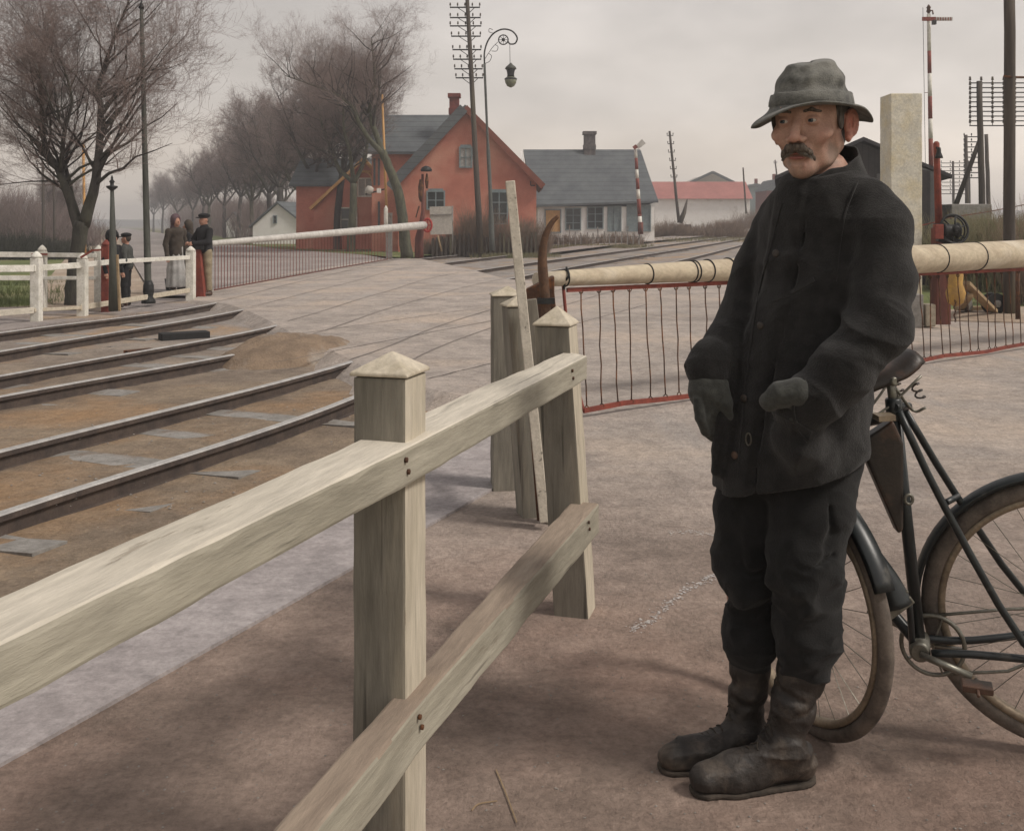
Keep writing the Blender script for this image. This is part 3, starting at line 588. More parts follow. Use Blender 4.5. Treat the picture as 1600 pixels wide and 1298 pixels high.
for px, py, w, h, nx, ny, mt in ((728,246,21,33,2,2,m_curtain),(681,313,29,30,2,2,m_glass),(780,325,28,52,2,3,m_glass)):
    x, z = XZ(px, py, D); window(h1, m_bluegrey, V3(x, D, z), w*D/F, h*D/F, nx, ny, glass=mt, arch=.1)
put('wall_tie', MB().bar(W(829,283,D-.02), W(829,290,D-.02), .04, .05).bar(W(829,290,D-.02), W(836,290,D-.02), .04, .05), m_iron, h1)
# --- annex with ochre bargeboards
D2 = 58.; h2 = thing('house', (W(540,390,D2).x, D2, 0), 'smaller red house with ochre carved bargeboards left of the big red house', 'house')
x0, zr = XZ(469,254,D2+4); x1, _ = XZ(600,254,D2+4); _, zev = XZ(480,288,D2+1.2); yb = D2+1.2; x0w = x0+.35
mb = MB().prism([V3(x0w,yb,-.5), V3(x0w,yb,zev), V3(x0w,yb+3,zr), V3(x0w,yb+6,zev), V3(x0w,yb+6,-.5)], (0,0,0), (x1-x0w,0,0)); put('wall', mb, m_brickred, h2)
mb = MB().prism([V3(x0,yb-.35,zev-.15), V3(x0,yb+3,zr+.1), V3(x0,yb+6.3,zev-.15), V3(x0,yb+6.3,zev), V3(x0,yb+3,zr+.25), V3(x0,yb-.35,zev)], (0,0,0), (x1-x0,0,0)); put('roof', mb, m_slate, h2)
xa, za = XZ(569,252,D2); xl, zl = XZ(490,324,D2); xr2 = XZ(588,300,D2)[0]
mb = MB().prism([V3(xl,D2,-.5), V3(xr2,D2,-.5), V3(xr2,D2,za-.75), V3(xa,D2,za), V3(xl,D2,zl)], (0,0,0), (0,2,0)); put('wall', mb, m_brickred, h2)
mb = MB().bar(V3(xl-.15, D2-.15, zl-.1), V3(xa, D2-.15, za+.12), .35, .16).bar(V3(xa, D2-.15, za+.12), V3(xr2+.1, D2-.15, za-.75), .35, .16)
mb.bar(W(569,238,D2-.15), W(569,262,D2-.15), .1, .1).bar(W(559,268,D2-.2), W(580,268,D2-.2), .08, .1)
pts = [W(569+13*math.cos(a), 284-16*math.sin(a), D2-.12) for a in [math.pi*k/10 for k in range(11)]]
mb.tube(pts, .07, 6); put('bargeboard', mb, m_orange, h2)
x, z = XZ(571,293,D2); window(h2, m_white, V3(x,D2,z), 24*D2/F, 30*D2/F, 2, 1, glass=m_curtain)
x, z = XZ(545,343,D2); window(h2, m_white, V3(x,D2,z), 27*D2/F, 38*D2/F, 1, 2, glass=m_glass, name='door_frame')
chimney(h2, 557, 228, 256, D2+4, .6, m_greybrick)
# --- white cottage with grey roof
D3 = 66.; h3 = thing('cottage', (W(925,362,D3).x, D3, .5), 'long low white cottage under a big grey slate roof', 'cottage')
x0, ze = XZ(838,321,D3); x1, ze1 = XZ(1025,314,D3); xr0, zr = XZ(820,237,D3+3.2); xr1, _ = XZ(1000,233,D3+3.2)
mb = MB(); w0 = x0+.1; w1 = x1-.1
box_between(mb, w0, w1, D3, D3+6.4, -.5, ze-.08); put('wall', mb, m_whitewall, h3)
mb = MB().hexa([V3(x0-.1,D3-.35,ze-.12), V3(x1+.1,D3-.35,ze1-.12), V3(xr1,D3+3.2,zr-.0), V3(xr0-.1,D3+3.2,zr), V3(x0-.1,D3-.35,ze+.02), V3(x1+.1,D3-.35,ze1+.02), V3(xr1,D3+3.2,zr+.14), V3(xr0-.1,D3+3.2,zr+.14)])
mb.hexa([V3(xr0-.1,D3+3.2,zr), V3(xr1,D3+3.2,zr), V3(x1+.1,D3+6.8,ze-.1), V3(x0-.1,D3+6.8,ze-.1), V3(xr0-.1,D3+3.2,zr+.12), V3(xr1,D3+3.2,zr+.12), V3(x1+.1,D3+6.8,ze+.05), V3(x0-.1,D3+6.8,ze+.05)])
mb.prism([V3(x1+.02,D3-.35,ze1), V3(x1+.02,D3+6.8,ze), V3(xr1,D3+3.2,zr+.1)], (0,0,0), (.05,0,0))
put('roof', mb, m_slate, h3)
mb = MB().prism([V3(x0-.45,D3+.1,ze-.1), V3(xr0-.28,D3+3.2,zr), V3(x0-.45,D3+6.6,ze-.1)], (0,0,0), (.1,0,0)); put('gable_board', mb, m_whitewall, h3)
chimney(h3, 921, 206, 236, D3+3.2, .75, m_greybrick, None)
def leaf(px0, px1, py0, py1, name, m, nx=1, ny=1, fm=m_bluegrey, gl=None):
    x, z = XZ((px0+px1)/2, (py0+py1)/2, D3-.02); w = (px1-px0)*D3/F; h = (py1-py0)*D3/F
    return window(h3, fm, V3(x, D3, z), w, h, nx, ny, glass=gl or m, name=name)
leaf(851,877,327,364,'door', m_orange); leaf(883,908,325,360,'window', m_glass, 2, 3); leaf(917,943,323,358,'window', m_glass, 2, 3)
leaf(949,971,322,362,'door', m_bluegrey, 2, 1); leaf(979,1017,320,362,'barn_door', m_bluegrey, 2, 1)
# --- long red-roofed building
D4 = 110.; h4 = thing('long_building', (W(1090,335,D4).x, D4, 1), 'long low building with faded red roof and white wall beyond the cottage', 'building')
x0, zt = XZ(1018,284,D4+3); x1, _ = XZ(1163,282,D4+3); _, ze = XZ(1090,310,D4)
mb = MB(); box_between(mb, x0, x1, D4+.3, D4+6, -.3, ze); put('wall', mb, m_whitewall, h4)
mb = MB().prism([V3(x0,D4-.2,ze-.05), V3(x0,D4+3.2,zt), V3(x0,D4+6.4,ze-.05)], (0,0,0), (x1-x0+.2,0,0)); put('roof', mb, m_redtile, h4)
h5 = thing('hall', (W(1113,300,D4+30).x, D4+30, 1), 'pale gable with a grey roof edge rising behind the long red roof', 'building')
D5 = D4+30; xa, za = XZ(1113,271,D5); x0, ze = XZ(1072,290,D5); x1, _ = XZ(1152,290,D5)
mb = MB().prism([V3(x0,D5,-.5), V3(x1,D5,-.5), V3(x1,D5,ze), V3(xa,D5,za), V3(x0,D5,ze)], (0,0,0), (0,14,0)); put('wall', mb, m_paper, h5)
mb = MB().bar(V3(x0-.3,D5-.3,ze), V3(xa,D5-.3,za+.15), .3, .35).bar(V3(xa,D5-.3,za+.15), V3(x1+.3,D5-.3,ze), .3, .35); put('roof_edge', mb, m_slate, h5)
for px, py, w, h, d, lab, wm, rm in ((1182,297,38,10,150,'flat grey roofed shed far down the line', m_bluegrey, m_slate), (1211,303,26,12,130,'tiny brown gabled house far away just left of the man', m_brick, m_slate)):
    hh = thing('far_house', (W(px,py,d).x, d, 1), lab, 'house'); x0, z0 = XZ(px-w/2, py, d); x1, z1 = XZ(px+w/2, py-h, d); xm, zm = XZ(px, py-h*1.9 if h > 10 else py-h*1.05, d)
    put('wall', MB().prism([V3(x0,d,-.5), V3(x1,d,-.5), V3(x1,d,z0+.5), V3(x0,d,z0+.5)], (0,0,0), (0,6,0)), wm, hh)
    put('roof', MB().prism([V3(x0-.2,d-.2,z0+.4), V3(x1+.2,d-.2,z0+.4), V3(xm,d-.2,zm)], (0,0,0), (0,6.4,0)), rm, hh)
    put('chimney', MB().box((xm+.4, d+2, zm+.3), (.4,.4,.9)), m_brick, hh)
# --- black barn behind the man
D6 = 30.; h6 = thing('barn', (W(1345,400,D6).x, D6, 0), 'black tarred barn with low gable half hidden behind the man and the pale pillar', 'barn')
x0, ze = XZ(1222,276,D6); x1, ze1 = XZ(1467,274,D6); xa, za = XZ(1345,222,D6)
put('wall', MB().prism([V3(x0,D6,-.3), V3(x1,D6,-.3), V3(x1,D6,ze1), V3(xa,D6,za), V3(x0,D6,ze)], (0,0,0), (2.35,9,0)), m_blackwood, h6)
mb = MB()
for s, xe, zz in ((-1,x0,ze),(1,x1,ze1)):
    sl_ = (za-zz)/abs(xa-xe); e1 = V3(xe+s*.28, D6-.25, zz-.28*sl_+.03); e2 = V3(xa, D6-.25, za+.03); mb.prism([e1, e2, e2+V3(0,0,.1), e1+V3(0,0,.1)], (0,0,0), (2.48,9.5,0))
put('roof', mb, mat('felt_roof', (.05,.047,.05), (.035,.033,.035), 3), h6)
# pale side building strip between pillar and red post
D7 = 24.; h7 = thing('grey_shed', (W(1447,470,D7).x, D7, 0), 'narrow grey shed wall showing right of the pale pillar', 'shed')
x0, zt = XZ(1441,262,D7); x1, zt2 = XZ(1462,270,D7); put('wall', MB().hexa([V3(x0,D7,-.2),V3(x1,D7,-.2),V3(x1,D7+3,-.2),V3(x0,D7+3,-.2),V3(x0,D7,zt),V3(x1,D7,zt2),V3(x1,D7+3,zt2),V3(x0,D7+3,zt)]), mat('shed_boards', (.13,.135,.13), (.09,.09,.09), 3), h7)
put('door', MB().hexa([V3(x0-.02,D7-.05,-.2),V3(x0+.17,D7-.05,-.2),V3(x0+.17,D7-.001,-.2),V3(x0-.02,D7-.001,-.2),V3(x0-.02,D7-.05,zt-.05),V3(x0+.17,D7-.05,zt-.08),V3(x0+.17,D7-.001,zt-.08),V3(x0-.02,D7-.001,zt-.05)]), m_blackwood, h7)
# --- white gabled houses in the avenue
def small_house(px0, pxa, px1, ya, ye, yb, d, lab, wall, roofm, wins, depth=9, tilt=1):
    hh = thing('house', (W(pxa,yb,d).x, d, 0), lab, 'house'); x0, ze = XZ(px0, ye, d); x1, _ = XZ(px1, ye, d); xa, za = XZ(pxa, ya, d)
    put('wall', MB().prism([V3(x0,d,-.4), V3(x1,d,-.4), V3(x1,d,ze), V3(xa,d,za), V3(x0,d,ze)], (0,0,0), (tilt,depth,0)), wall, hh)
    mb = MB()
    for xe, s in ((x0,-1),(x1,1)):
        e1 = V3(xe+s*.25, d-.2, ze-.2); e2 = V3(xa, d-.2, za+.05); mb.prism([e1, e2, e2+V3(0,0,.14), e1+V3(0,0,.14)], (0,0,0), (tilt,depth+.4,0))
    put('roof', mb, roofm, hh)
    for (wx, wy, ww, wh) in wins:
        x, z = XZ(wx, wy, d); window(hh, m_bluegrey, V3(x, d, z), ww*d/F, wh*d/F, 1, 2, fr=.05)
    return hh
small_house(395,433,476,319,352,372,75,'white gabled house with a dark attic window behind the trunks of the avenue', m_whitewall, m_slate, [(430,343,6,13)], 10, 5)
small_house(350,364,384,334,352,366,115,'small white gabled house half way down the avenue', m_whitewall, m_slate, [(365,350,4,7)], 9, 3)
small_house(84,98,116,300,345,374,95,'red roofed house end far off behind the big tree at left', m_brickred, m_redtile, [], 5, -2.3)

# ================================================================ trees
def branches(rg, p, d, Ln, r, lvl, out, maxl, up=.12, dens=1., spread=.75, lean=None):
    """recursive bare branch; out collects (p0,p1,r0,r1,level)"""
    n = 5 if lvl < maxl else 3; step = Ln/n; r0 = r
    for i in range(n):
        wob = .13+.06*lvl
        d = Vector((d.x+rg.gauss(0,wob), d.y+rg.gauss(0,wob), d.z+rg.gauss(0,wob)+up))
        if lean is not None: d += lean*.06
        d.normalize(); q = p+d*step; r1 = max(r*(1-.88*(i+1)/n), .0015)
        out.append((p, q, r0, r1, lvl)); 
        if lvl < maxl and i > 0 or (lvl == 0):
            k = {0:3,1:3,2:3,3:3}.get(lvl, 2); k = int(k*dens+rg.random())
            for _ in range(k):
                ax = d.orthogonal().normalized(); ax.rotate(Matrix.Rotation(rg.uniform(0, 6.283), 3, d)) if False else None
                a = rg.uniform(0, 6.283); o1 = d.orthogonal().normalized(); o2 = d.cross(o1); sp = rg.uniform(.6,1.15)*spread
                nd = (d*math.cos(sp)+(o1*math.cos(a)+o2*math.sin(a))*math.sin(sp))
                if nd.z < -.15: nd.z *= -.3
                branches(rg, p.lerp(q, rg.random()), nd, Ln*rg.uniform(.42,.62), r1*.55, lvl+1, out, maxl, up, dens, spread, lean)
        p, r0 = q, r1
def segs_mesh(name, segs, nside, material, og):
    if not segs: return None
    A = np.array([tuple(s[0]) for s in segs])-np.array(og); B = np.array([tuple(s[1]) for s in segs])-np.array(og)
    ra = np.array([s[2] for s in segs]); rb = np.array([s[3] for s in segs])
    T = B-A; T /= np.maximum(np.linalg.norm(T, axis=1, keepdims=True), 1e-9)
    ref = np.where(np.abs(T[:, 2:3]) < .9, np.array([[0,0,1.]]), np.array([[1.,0,0]]))
    U = np.cross(T, ref); U /= np.linalg.norm(U, axis=1, keepdims=True); Vv = np.cross(T, U)
    m = len(segs); vs = np.zeros((m, 2*nside, 3))
    for k in range(nside):
        a = 2*math.pi*k/nside; o = U*math.cos(a)+Vv*math.sin(a); vs[:, k] = A+o*ra[:, None]; vs[:, nside+k] = B+o*rb[:, None]
    base = (np.arange(m)*2*nside)[:, None, None]
    q = np.array([[k, (k+1)%nside, nside+(k+1)%nside, nside+k] for k in range(nside)])[None]
    fs = (base+q).reshape(-1, 4)
    me = bpy.data.meshes.new(name); me.vertices.add(m*2*nside); me.vertices.foreach_set('co', vs.reshape(-1))
    me.loops.add(fs.size); me.loops.foreach_set('vertex_index', fs.reshape(-1).astype(np.int32))
    me.polygons.add(len(fs)); me.polygons.foreach_set('loop_start', (np.arange(len(fs))*4).astype(np.int32))
    if nside > 4: me.polygons.foreach_set('use_smooth', [True]*len(fs))
    me.update(calc_edges=True); me.materials.append(material); return me
def tree_parts(t, trunk_polys, segs, mt, cut=2, minr=.0016):
    og = ORG[t.name]; mb = MB()
    for pts, rad in trunk_polys:
        c = catmull(pts, 5); m = len(c); rr = []
        for i in range(m):
            u = i/(m-1)*(len(rad)-1); k = min(int(u), len(rad)-2); rr.append(rad[k]+(rad[k+1]-rad[k])*(u-k))
        c = [p+Vector((random.uniform(-1,1), random.uniform(-1,1), 0))*rr[i]*.08 for i, p in enumerate(c)]
        mb.tube(c, rr, 10)
    put('trunk', mb, mt, t)
    big = [s for s in segs if s[4] < cut]; small = [s for s in segs if s[4] >= cut]
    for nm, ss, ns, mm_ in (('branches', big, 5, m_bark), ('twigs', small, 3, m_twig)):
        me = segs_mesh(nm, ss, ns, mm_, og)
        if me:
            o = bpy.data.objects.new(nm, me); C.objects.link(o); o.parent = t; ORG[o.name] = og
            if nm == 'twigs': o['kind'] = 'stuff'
random.seed(5)
# --- the big tree at left, forked low down
TD = 18.3; w = lambda x, y, dd=0: W(x, y, TD+dd)
t1 = thing('bare_tree', P(113, 478), 'big bare tree with low forked dark trunk standing behind the white fence', 'tree')
px = TD/F
limbs = [([w(113,482),w(116,430),w(122,385),w(128,348)], [.16,.135,.125,.14]),
         ([w(124,356),w(105,300,.1),w(90,262,.2),w(71,232,.3),w(66,180,.3),w(62,110,.2),w(70,60,.2)], [.11,.075,.065,.05,.038,.022,.01]),
         ([w(95,268,.15),w(98,235,.0),w(101,205,-.2),w(112,160,-.3),w(104,120,-.3),w(90,85,-.3)], [.045,.04,.034,.024,.017,.008]),
         ([w(130,352),w(148,290,-.1),w(155,230,-.1),w(157,165,-.2),w(152,145,-.2),w(166,95,-.1),w(184,45,0),w(204,-5,0)], [.115,.085,.068,.056,.045,.035,.025,.01]),
         ([w(118,340,.1),w(108,285,.6),w(103,250,.9),w(120,190,1.2)], [.06,.045,.03,.012]),
         ([w(101,205,-.2),w(82,170,-.6),w(72,140,-.9)], [.02,.014,.008])]
segs = []; rg = random.Random(21)
for li, (pts, rad) in enumerate(limbs[1:]):
    c = catmull(pts, 6); m = len(c)
    for i in range(2, m):
        u = i/(m-1)
        for _ in range(1):
            if rg.random() < .18: continue
            if u < .12 and li == 2: continue
            r = max(.006, rad[min(int(u*(len(rad)-1)), len(rad)-1)]*.42)
            side = rg.choice((-1, 1)) if li != 2 else (1 if rg.random() < .72 else -1)
            if li == 0: side = -1 if rg.random() < .65 else 1
            d = Vector((side*rg.uniform(.35,.95), rg.uniform(-.8,.8), rg.uniform(.45,1.0))).normalized()
            branches(rg, c[i].copy(), d, rg.uniform(1.25,2.0)*(1.15-.35*u)*(1.22 if side > 0 and li == 2 else 1), r, 1, segs, 4, up=.07, dens=.58, spread=.62)
    branches(rg, c[-1].copy(), (c[-1]-c[-3]).normalized(), 1.0, rad[-1], 1, segs, 4, up=.05, dens=.6, spread=.6)
tree_parts(t1, limbs, segs, m_bark)
n1 = len(segs)
# --- the leaning tree in front of the houses
TD = 43.
t2 = thing('bare_tree', P(636, 402), 'tall bare tree with leaning green trunk in front of the red houses', 'tree')
limbs = [([w(636,404),w(630,350),w(622,300),w(608,262),w(597,236)], [.27,.22,.2,.18,.17]),
         ([w(600,243),w(575,215,-.3),w(560,190,-.5),w(548,165,-.5),w(520,145,-.3),w(485,132),w(445,118)], [.13,.10,.09,.075,.06,.04,.015]),
         ([w(598,240),w(588,210,.3),w(578,180,.4),w(582,150,.4),w(585,110,.2),w(580,60,.1)], [.13,.12,.10,.085,.06,.02])]
segs = []; rg = random.Random(33)
for li, (pts, rad) in enumerate(limbs[1:]):
    c = catmull(pts, 5); m = len(c)
    for i in range(7, m):
        u = i/(m-1)
        for _ in range(2 if i % 2 else 1):
            d = Vector((rg.uniform(-.9,.9) if li else rg.uniform(-.8,.5), rg.uniform(-.8,.8), rg.uniform(.25,.9))).normalized()
            branches(rg, c[i].copy(), d, rg.uniform(1.9,2.9)*(1.1-.3*u), max(.012, rad[min(int(u*(len(rad)-1)), len(rad)-1)]*.5), 1, segs, 4, up=.06, dens=.58, spread=.7)
tree_parts(t2, limbs, segs, m_barkg)
# --- avenue trees: three prototypes copied down the road
def proto(seed, H, loc, label, mt=m_bark, fork=True):
    rg = random.Random(seed); t = thing('bare_tree', loc, label, 'tree', 'bare trees lining the avenue'); b = Vector(loc)
    h0 = H*rg.uniform(.34,.40); a = b+Vector((rg.uniform(-.3,.3), 0, h0))
    limbs = [([b-Vector((0,0,.3)), b.lerp(a, .5)+Vector((rg.uniform(-.1,.1),0,0)), a], [.26,.2,.18])]; segs = []
    for k in range(4):
        an = rg.uniform(-.3,.3)+k*math.pi/2; q = [a.copy()]; dd = Vector((math.cos(an)*.75, math.sin(an)*.75, .8)).normalized(); s = H*.11
        for j in range(5):
            dd = (dd+Vector((rg.gauss(0,.18), rg.gauss(0,.18), .22))).normalized(); q.append(q[-1]+dd*s)
        rad = [.13,.1,.08,.06,.04,.02]; limbs.append((q, rad)); c = catmull(q, 4)
        for i in range(4, len(c)):
            u = i/(len(c)-1)
            for _ in range(2 if i % 3 == 0 else 1):
                d = Vector((rg.uniform(-1,1), rg.uniform(-1,1), rg.uniform(.35,1.0))).normalized()
                branches(rg, c[i].copy(), d, H*rg.uniform(.17,.25)*(1.15-.35*u), max(.012, rad[min(int(u*5),5)]*.5), 1, segs, 3, up=.09, dens=1.0, spread=.72)
    # thicken far twigs so that they hold at a distance
    segs = [(p0, p1, max(r0, .0042), max(r1, .0034), l) for p0, p1, r0, r1, l in segs]
    tree_parts(t, limbs, segs, mt, cut=3); return t
P1 = proto(1, 10.2, (-8.4, 53, 0), 'bare avenue tree with a Y shaped trunk before the smaller red house', m_barkg)
P2 = proto(2, 10.6, (-9.9, 58, 0), 'slim upright bare avenue tree before the grey roof of the smaller red house')
P3 = proto(3, 10.8, (-11.6, 61, 0), 'thick trunked bare avenue tree at the left corner of the smaller red house')
row = [(-14.6,70,P1,'bare avenue tree in front of the white gabled house'),(-17.3,76,P2,'bare avenue tree just left of the white gabled house'),(-19.9,84,P3,'bare avenue tree rising behind the left slope of the white gabled house'),(-23.2,92,P1,'bare avenue tree between the two white gabled houses'),(-27.0,101,P2,'bare avenue tree above the small distant white gabled house'),(-31.2,111,P3,'bare avenue tree just left of the small distant white house'),(-36.,122,P1,'hazy bare tree in the avenue directly above the man in the dark cap'),(-41.2,136,P2,'hazy bare tree in the avenue between the man in the cap and the woman'),(-48,154,P3,'hazy bare tree in the avenue above the person in the dark shawl'),(-58,178,P1,'faint small bare tree in the avenue above the woman in the headscarf'),(-70,205,P2,'faint small bare tree between the woman and the tall slim pole'),(-84,240,P3,'faintest bare tree at the vanishing end of the avenue by the slim pole'),
       (-30,126,P2,'second rank bare tree rising behind the white gabled house'),(-37,146,P3,'second rank hazy bare tree seen over the gap between the white houses'),(-24,108,P1,'second rank bare tree just right of the white gabled house ridge')]
rg = random.Random(8)
for i, (x, y, pr, lab) in enumerate(row):
    o = copy_tree(pr); o.location = (x, y, 0); s = rg.uniform(.92,1.08); o.scale = (s,s,s*rg.uniform(.95,1.05)); o.rotation_euler = (0,0,rg.uniform(0,6.28))
    px_ = 800+1600*x/y
    o['label'] = lab or ('bare hazy tree in the dense row down the right side of the avenue' if y < 160 else 'tiny hazy bare tree at the vanishing end of the avenue')
for x, y, pr, lab in ((-35,66,P2,'hazy bare tree behind the grass at the far left edge'),(-33,74,P3,'hazy bare tree behind the grass between the left edge and the big forked tree'),(-38.5,88,P1,'hazy bare tree beside the far red roofed house')):
    o = copy_tree(pr); o.location = (x, y, 0); o.scale = (.5,.5,.48); o.rotation_euler = (0,0,rg.uniform(0,6.28)); o['label'] = lab; o['group'] = 'low hazy trees at the far left'

# --- brushwood, hedges, dry grass
def brush(name, label, spots, hgt, n, material, seed, spread=.5, r=.006, cat=None, kind='stuff'):
    rg = random.Random(seed); segs = []
    for _ in range(n):
        a = rg.choice(spots); p = Vector((a[0]+rg.uniform(-a[2],a[2]), a[1]+rg.uniform(-a[3],a[3]), hz(a[0], a[1])-.2)); h = hgt*rg.uniform(.45,1.1)*(a[4] if len(a) > 4 else 1)
        d = Vector((rg.gauss(0,spread*.5), rg.gauss(0,spread*.5), 1)).normalized()
        for k in range(3):
            d = (d+Vector((rg.gauss(0,.16), rg.gauss(0,.16), .05))).normalized(); q = p+d*h/3; segs.append((p, q, r*(1-k*.25), r*(.75-k*.25), 0))
            if k:
                for _ in range(2):
                    e = (d+Vector((rg.uniform(-.8,.8), rg.uniform(-.8,.8), .3))).normalized(); segs.append((p, p+e*h*.28, r*.5, r*.25, 0))
            p = q
    me = segs_mesh(name, segs, 3, material, (0,0,0)); o = bpy.data.objects.new(name, me); C.objects.link(o); tag(o, label, cat, None, kind); return o
brush('hedge', 'brown bare hedge along the foot of the big red house', [(W(x,390,48).x, 48.+(.5 if x % 2 else 0), .55, .5, hh) for x, hh in ((670,.5),(685,.6),(700,.65),(712,.75),(724,1.),(736,1.25),(746,1.4),(758,1.1),(772,.9),(785,.8),(800,1.0),(815,1.05),(828,1.0),(840,.9))], 1.9, 2600, m_bush, 1, .5, .011)
brush('brushwood', 'low thorny brush at the foot of the white cottage', [(W(x,370,62).x, 62., .7, .6) for x in (845,860,880,900,925,950,975,990)], .85, 1500, m_bush, 2, .6, .011)
brush('bramble_bush', 'grey bare bushes in front of the long red roofed building', [(W(x,350,78).x, 78., .9, 2, s) for x, s in ((1030,1),(1045,1.2),(1060,1.0),(1075,.9),(1095,.8),(1110,1.0),(1125,1.2),(1140,1.2),(1150,.9))], 1.25, 2600, m_bush, 3, .8, .013)
brush('far_brush', 'brown scrub on the bank far down the line', [(W(x,330,105).x, 105., 1.6, 3, s) for x, s in ((1170,1),(1185,1.3),(1200,1.3),(1215,1.),(1150,.6))], 1.9, 1200, m_bush, 4, .8, .015)
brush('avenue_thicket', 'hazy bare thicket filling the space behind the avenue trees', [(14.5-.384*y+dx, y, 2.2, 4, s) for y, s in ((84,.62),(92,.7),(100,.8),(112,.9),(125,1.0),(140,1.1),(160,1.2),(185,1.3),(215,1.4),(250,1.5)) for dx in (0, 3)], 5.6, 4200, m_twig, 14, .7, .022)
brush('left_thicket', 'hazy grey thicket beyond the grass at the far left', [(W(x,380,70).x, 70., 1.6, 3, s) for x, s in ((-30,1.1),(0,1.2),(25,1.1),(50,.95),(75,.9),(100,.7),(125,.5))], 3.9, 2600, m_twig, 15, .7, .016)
brush('dark_undergrowth', 'dark undergrowth behind the grass at far left', [(W(x,380,44).x, 44., 1.6, 2, s) for x, s in ((-20,1),(0,1.2),(20,1),(40,.9),(60,.9),(80,.8))], 1.2, 2600, mat('dark_brush', (.05,.055,.035), (.035,.035,.03), 2), 5, .8, .012)
brush('reed_bank', 'tall dry grass and reeds behind the winch at right', [(W(x,380,22+k).x, 22+k, .5, .8) for x in range(1490,1640,12) for k in (0,2,4)], 1.8, 7000, m_drygrass, 6, .35, .007)
brush('bare_shrub', 'bare twiggy shrub at the right edge beside the thick telegraph pole', [(W(1598,400,18).x, 18., .12, .2)], 2.1, 160, m_bush, 7, .5, .006, kind='stuff')
brush('verge_grass', 'tufts of short grass along the verges by the tracks', [(W(x,395,47).x, 46.5, 1., 1.) for x in range(770,850,12)]+[(W(x,385,58).x, 58., 1., 1.) for x in range(840,1000,14)]+[(W(x,372,70).x, 72, 1.4, 5) for x in range(1000,1200,20)], .32, 3500, m_drygrass, 8, .6, .012)
brush('lawn_tufts', 'short green grass tufts behind the white fence', [(P(x,y)[0], P(x,y)[1], .8, .8) for x in (0,20,40) for y in (440,455,470)]+[(P(x,y)[0], P(x,y)[1], 1., 1.) for x in (1560,1590,1620) for y in (430,450,470)], .34, 2600, mat('green_blades', (.13,.16,.05), (.09,.11,.045), 2), 9, .6, .006)

# ================================================================ poles and signals
def insul(mb, p, s=1.): mb.tube([p, p+Vector((0,0,.10*s))], [.012*s,.012*s], 5); mb.tube([p+Vector((0,0,.06*s)), p+Vector((0,0,.16*s))], [.035*s,.025*s], 6)
def telegraph(px0, y0, px1, y1, d, w0, w1, arms, label, group='telegraph poles', along=Vector((1,0,0)), d2=None):
    a = W(px0, y0, d); b = W(px1, y1, d2 or d); t = thing('telegraph_pole', (a.x, a.y, a.z), label, 'telegraph pole', group)
    n = 6; put('pole', MB().tube([a.lerp(b, k/n)+Vector((random.uniform(-.01,.01),0,0)) for k in range(n+1)], [w0+(w1-w0)*k/n for k in range(n+1)], 10), m_telwood, t)
    for (ya, x0, x1, ni, brace) in arms:
        u = (ya-y0)/(y1-y0); c = a.lerp(b, u); k = d/F; cx = px0+(px1-px0)*u
        A = c+along*((x0-cx)*k); B = c+along*((x1-cx)*k); mb = MB().bar(A, B, .04, .035 if d > 30 and d < 47 else .06)
        if brace: mb.bar(c+Vector((0,-.03,-.32)), c.lerp(A, .6)+Vector((0,-.03,0)), .02, .03).bar(c+Vector((0,-.03,-.32)), c.lerp(B, .6)+Vector((0,-.03,0)), .02, .03)
        o = put('crossarm', mb, m_iron, t)
        for j in range(ni):
            im = MB(); insul(im, A.lerp(B, (j+.04)/(ni-1+.08) if ni > 1 else .5)+Vector((0,0,.02)), 1.2); put('insulator', im, m_telwood if d < 60 else m_iron, o)
    return t
telegraph(751,396,727,-60,47,.15,.08, [(y, x0, x1, 5, True) for y, x0, x1 in ((-40,701,747),(-18,701,747),(12,703,750),(28,703,751),(41,703,752),(57,705,751),(78,707,752),(93,708,752),(108,710,754),(122,712,755))], 'tall telegraph pole with eight short crossarms before the big red house', d2=47)
telegraph(1061,348,1046,205,80,.13,.09, [(y, x-5, x+5, 2, False) for y, x in ((212,1047),(225,1048),(238,1049),(251,1051),(264,1052),(277,1053))], 'slightly leaning telegraph pole before the long red roofed building')
telegraph(1166,334,1161,262,95,.09,.07, [], 'thin pole at the right end of the long red roofed building')
telegraph(1216,296,1211,250,120,.10,.08, [(255,1209,1214,2,False)], 'thin distant pole just left of the man\'s chin')
telegraph(1578,490,1577,-40,15.8,.088,.08, [], 'thick dark telegraph pole near the right edge')
T = [(130+k*7.4, 1515, 1604, 6, False) for k in range(10)]
t = telegraph(1536,372,1530,127,34,.11,.09, T, 'strutted telegraph pole with ten long crossarms at right')
put('strut', MB().tube([W(1534,210,34), W(1493,322,34.6)], [.07,.09], 8), m_telwood, t)
telegraph(1511,318,1509,211,60,.11,.09, [(214+k*8, 1506, 1530, 3, False) for k in range(9)], 'distant telegraph pole left of the strutted one, its crossarms long')
telegraph(1545,330,1541,210,52,.11,.09, [], 'plain distant pole just right of the strutted telegraph pole')
telegraph(1490,320,1489,252,85,.11,.09, [(255+k*6, 1470, 1514, 4, False) for k in range(9)], 'smallest distant telegraph pole with crossarms right of the bell post')
telegraph(1515,318,1514,252,85,.09,.08, [], 'short plain far pole between two taller telegraph poles')
telegraph(68,372,67,253,62,.10,.08, [(256,56,78,2,False),(262,58,76,2,False)], 'hazy telegraph pole with two crossarms far off at left')
telegraph(85,375,84,268,60,.07,.06, [], 'thin hazy pole just left of the big tree trunk')
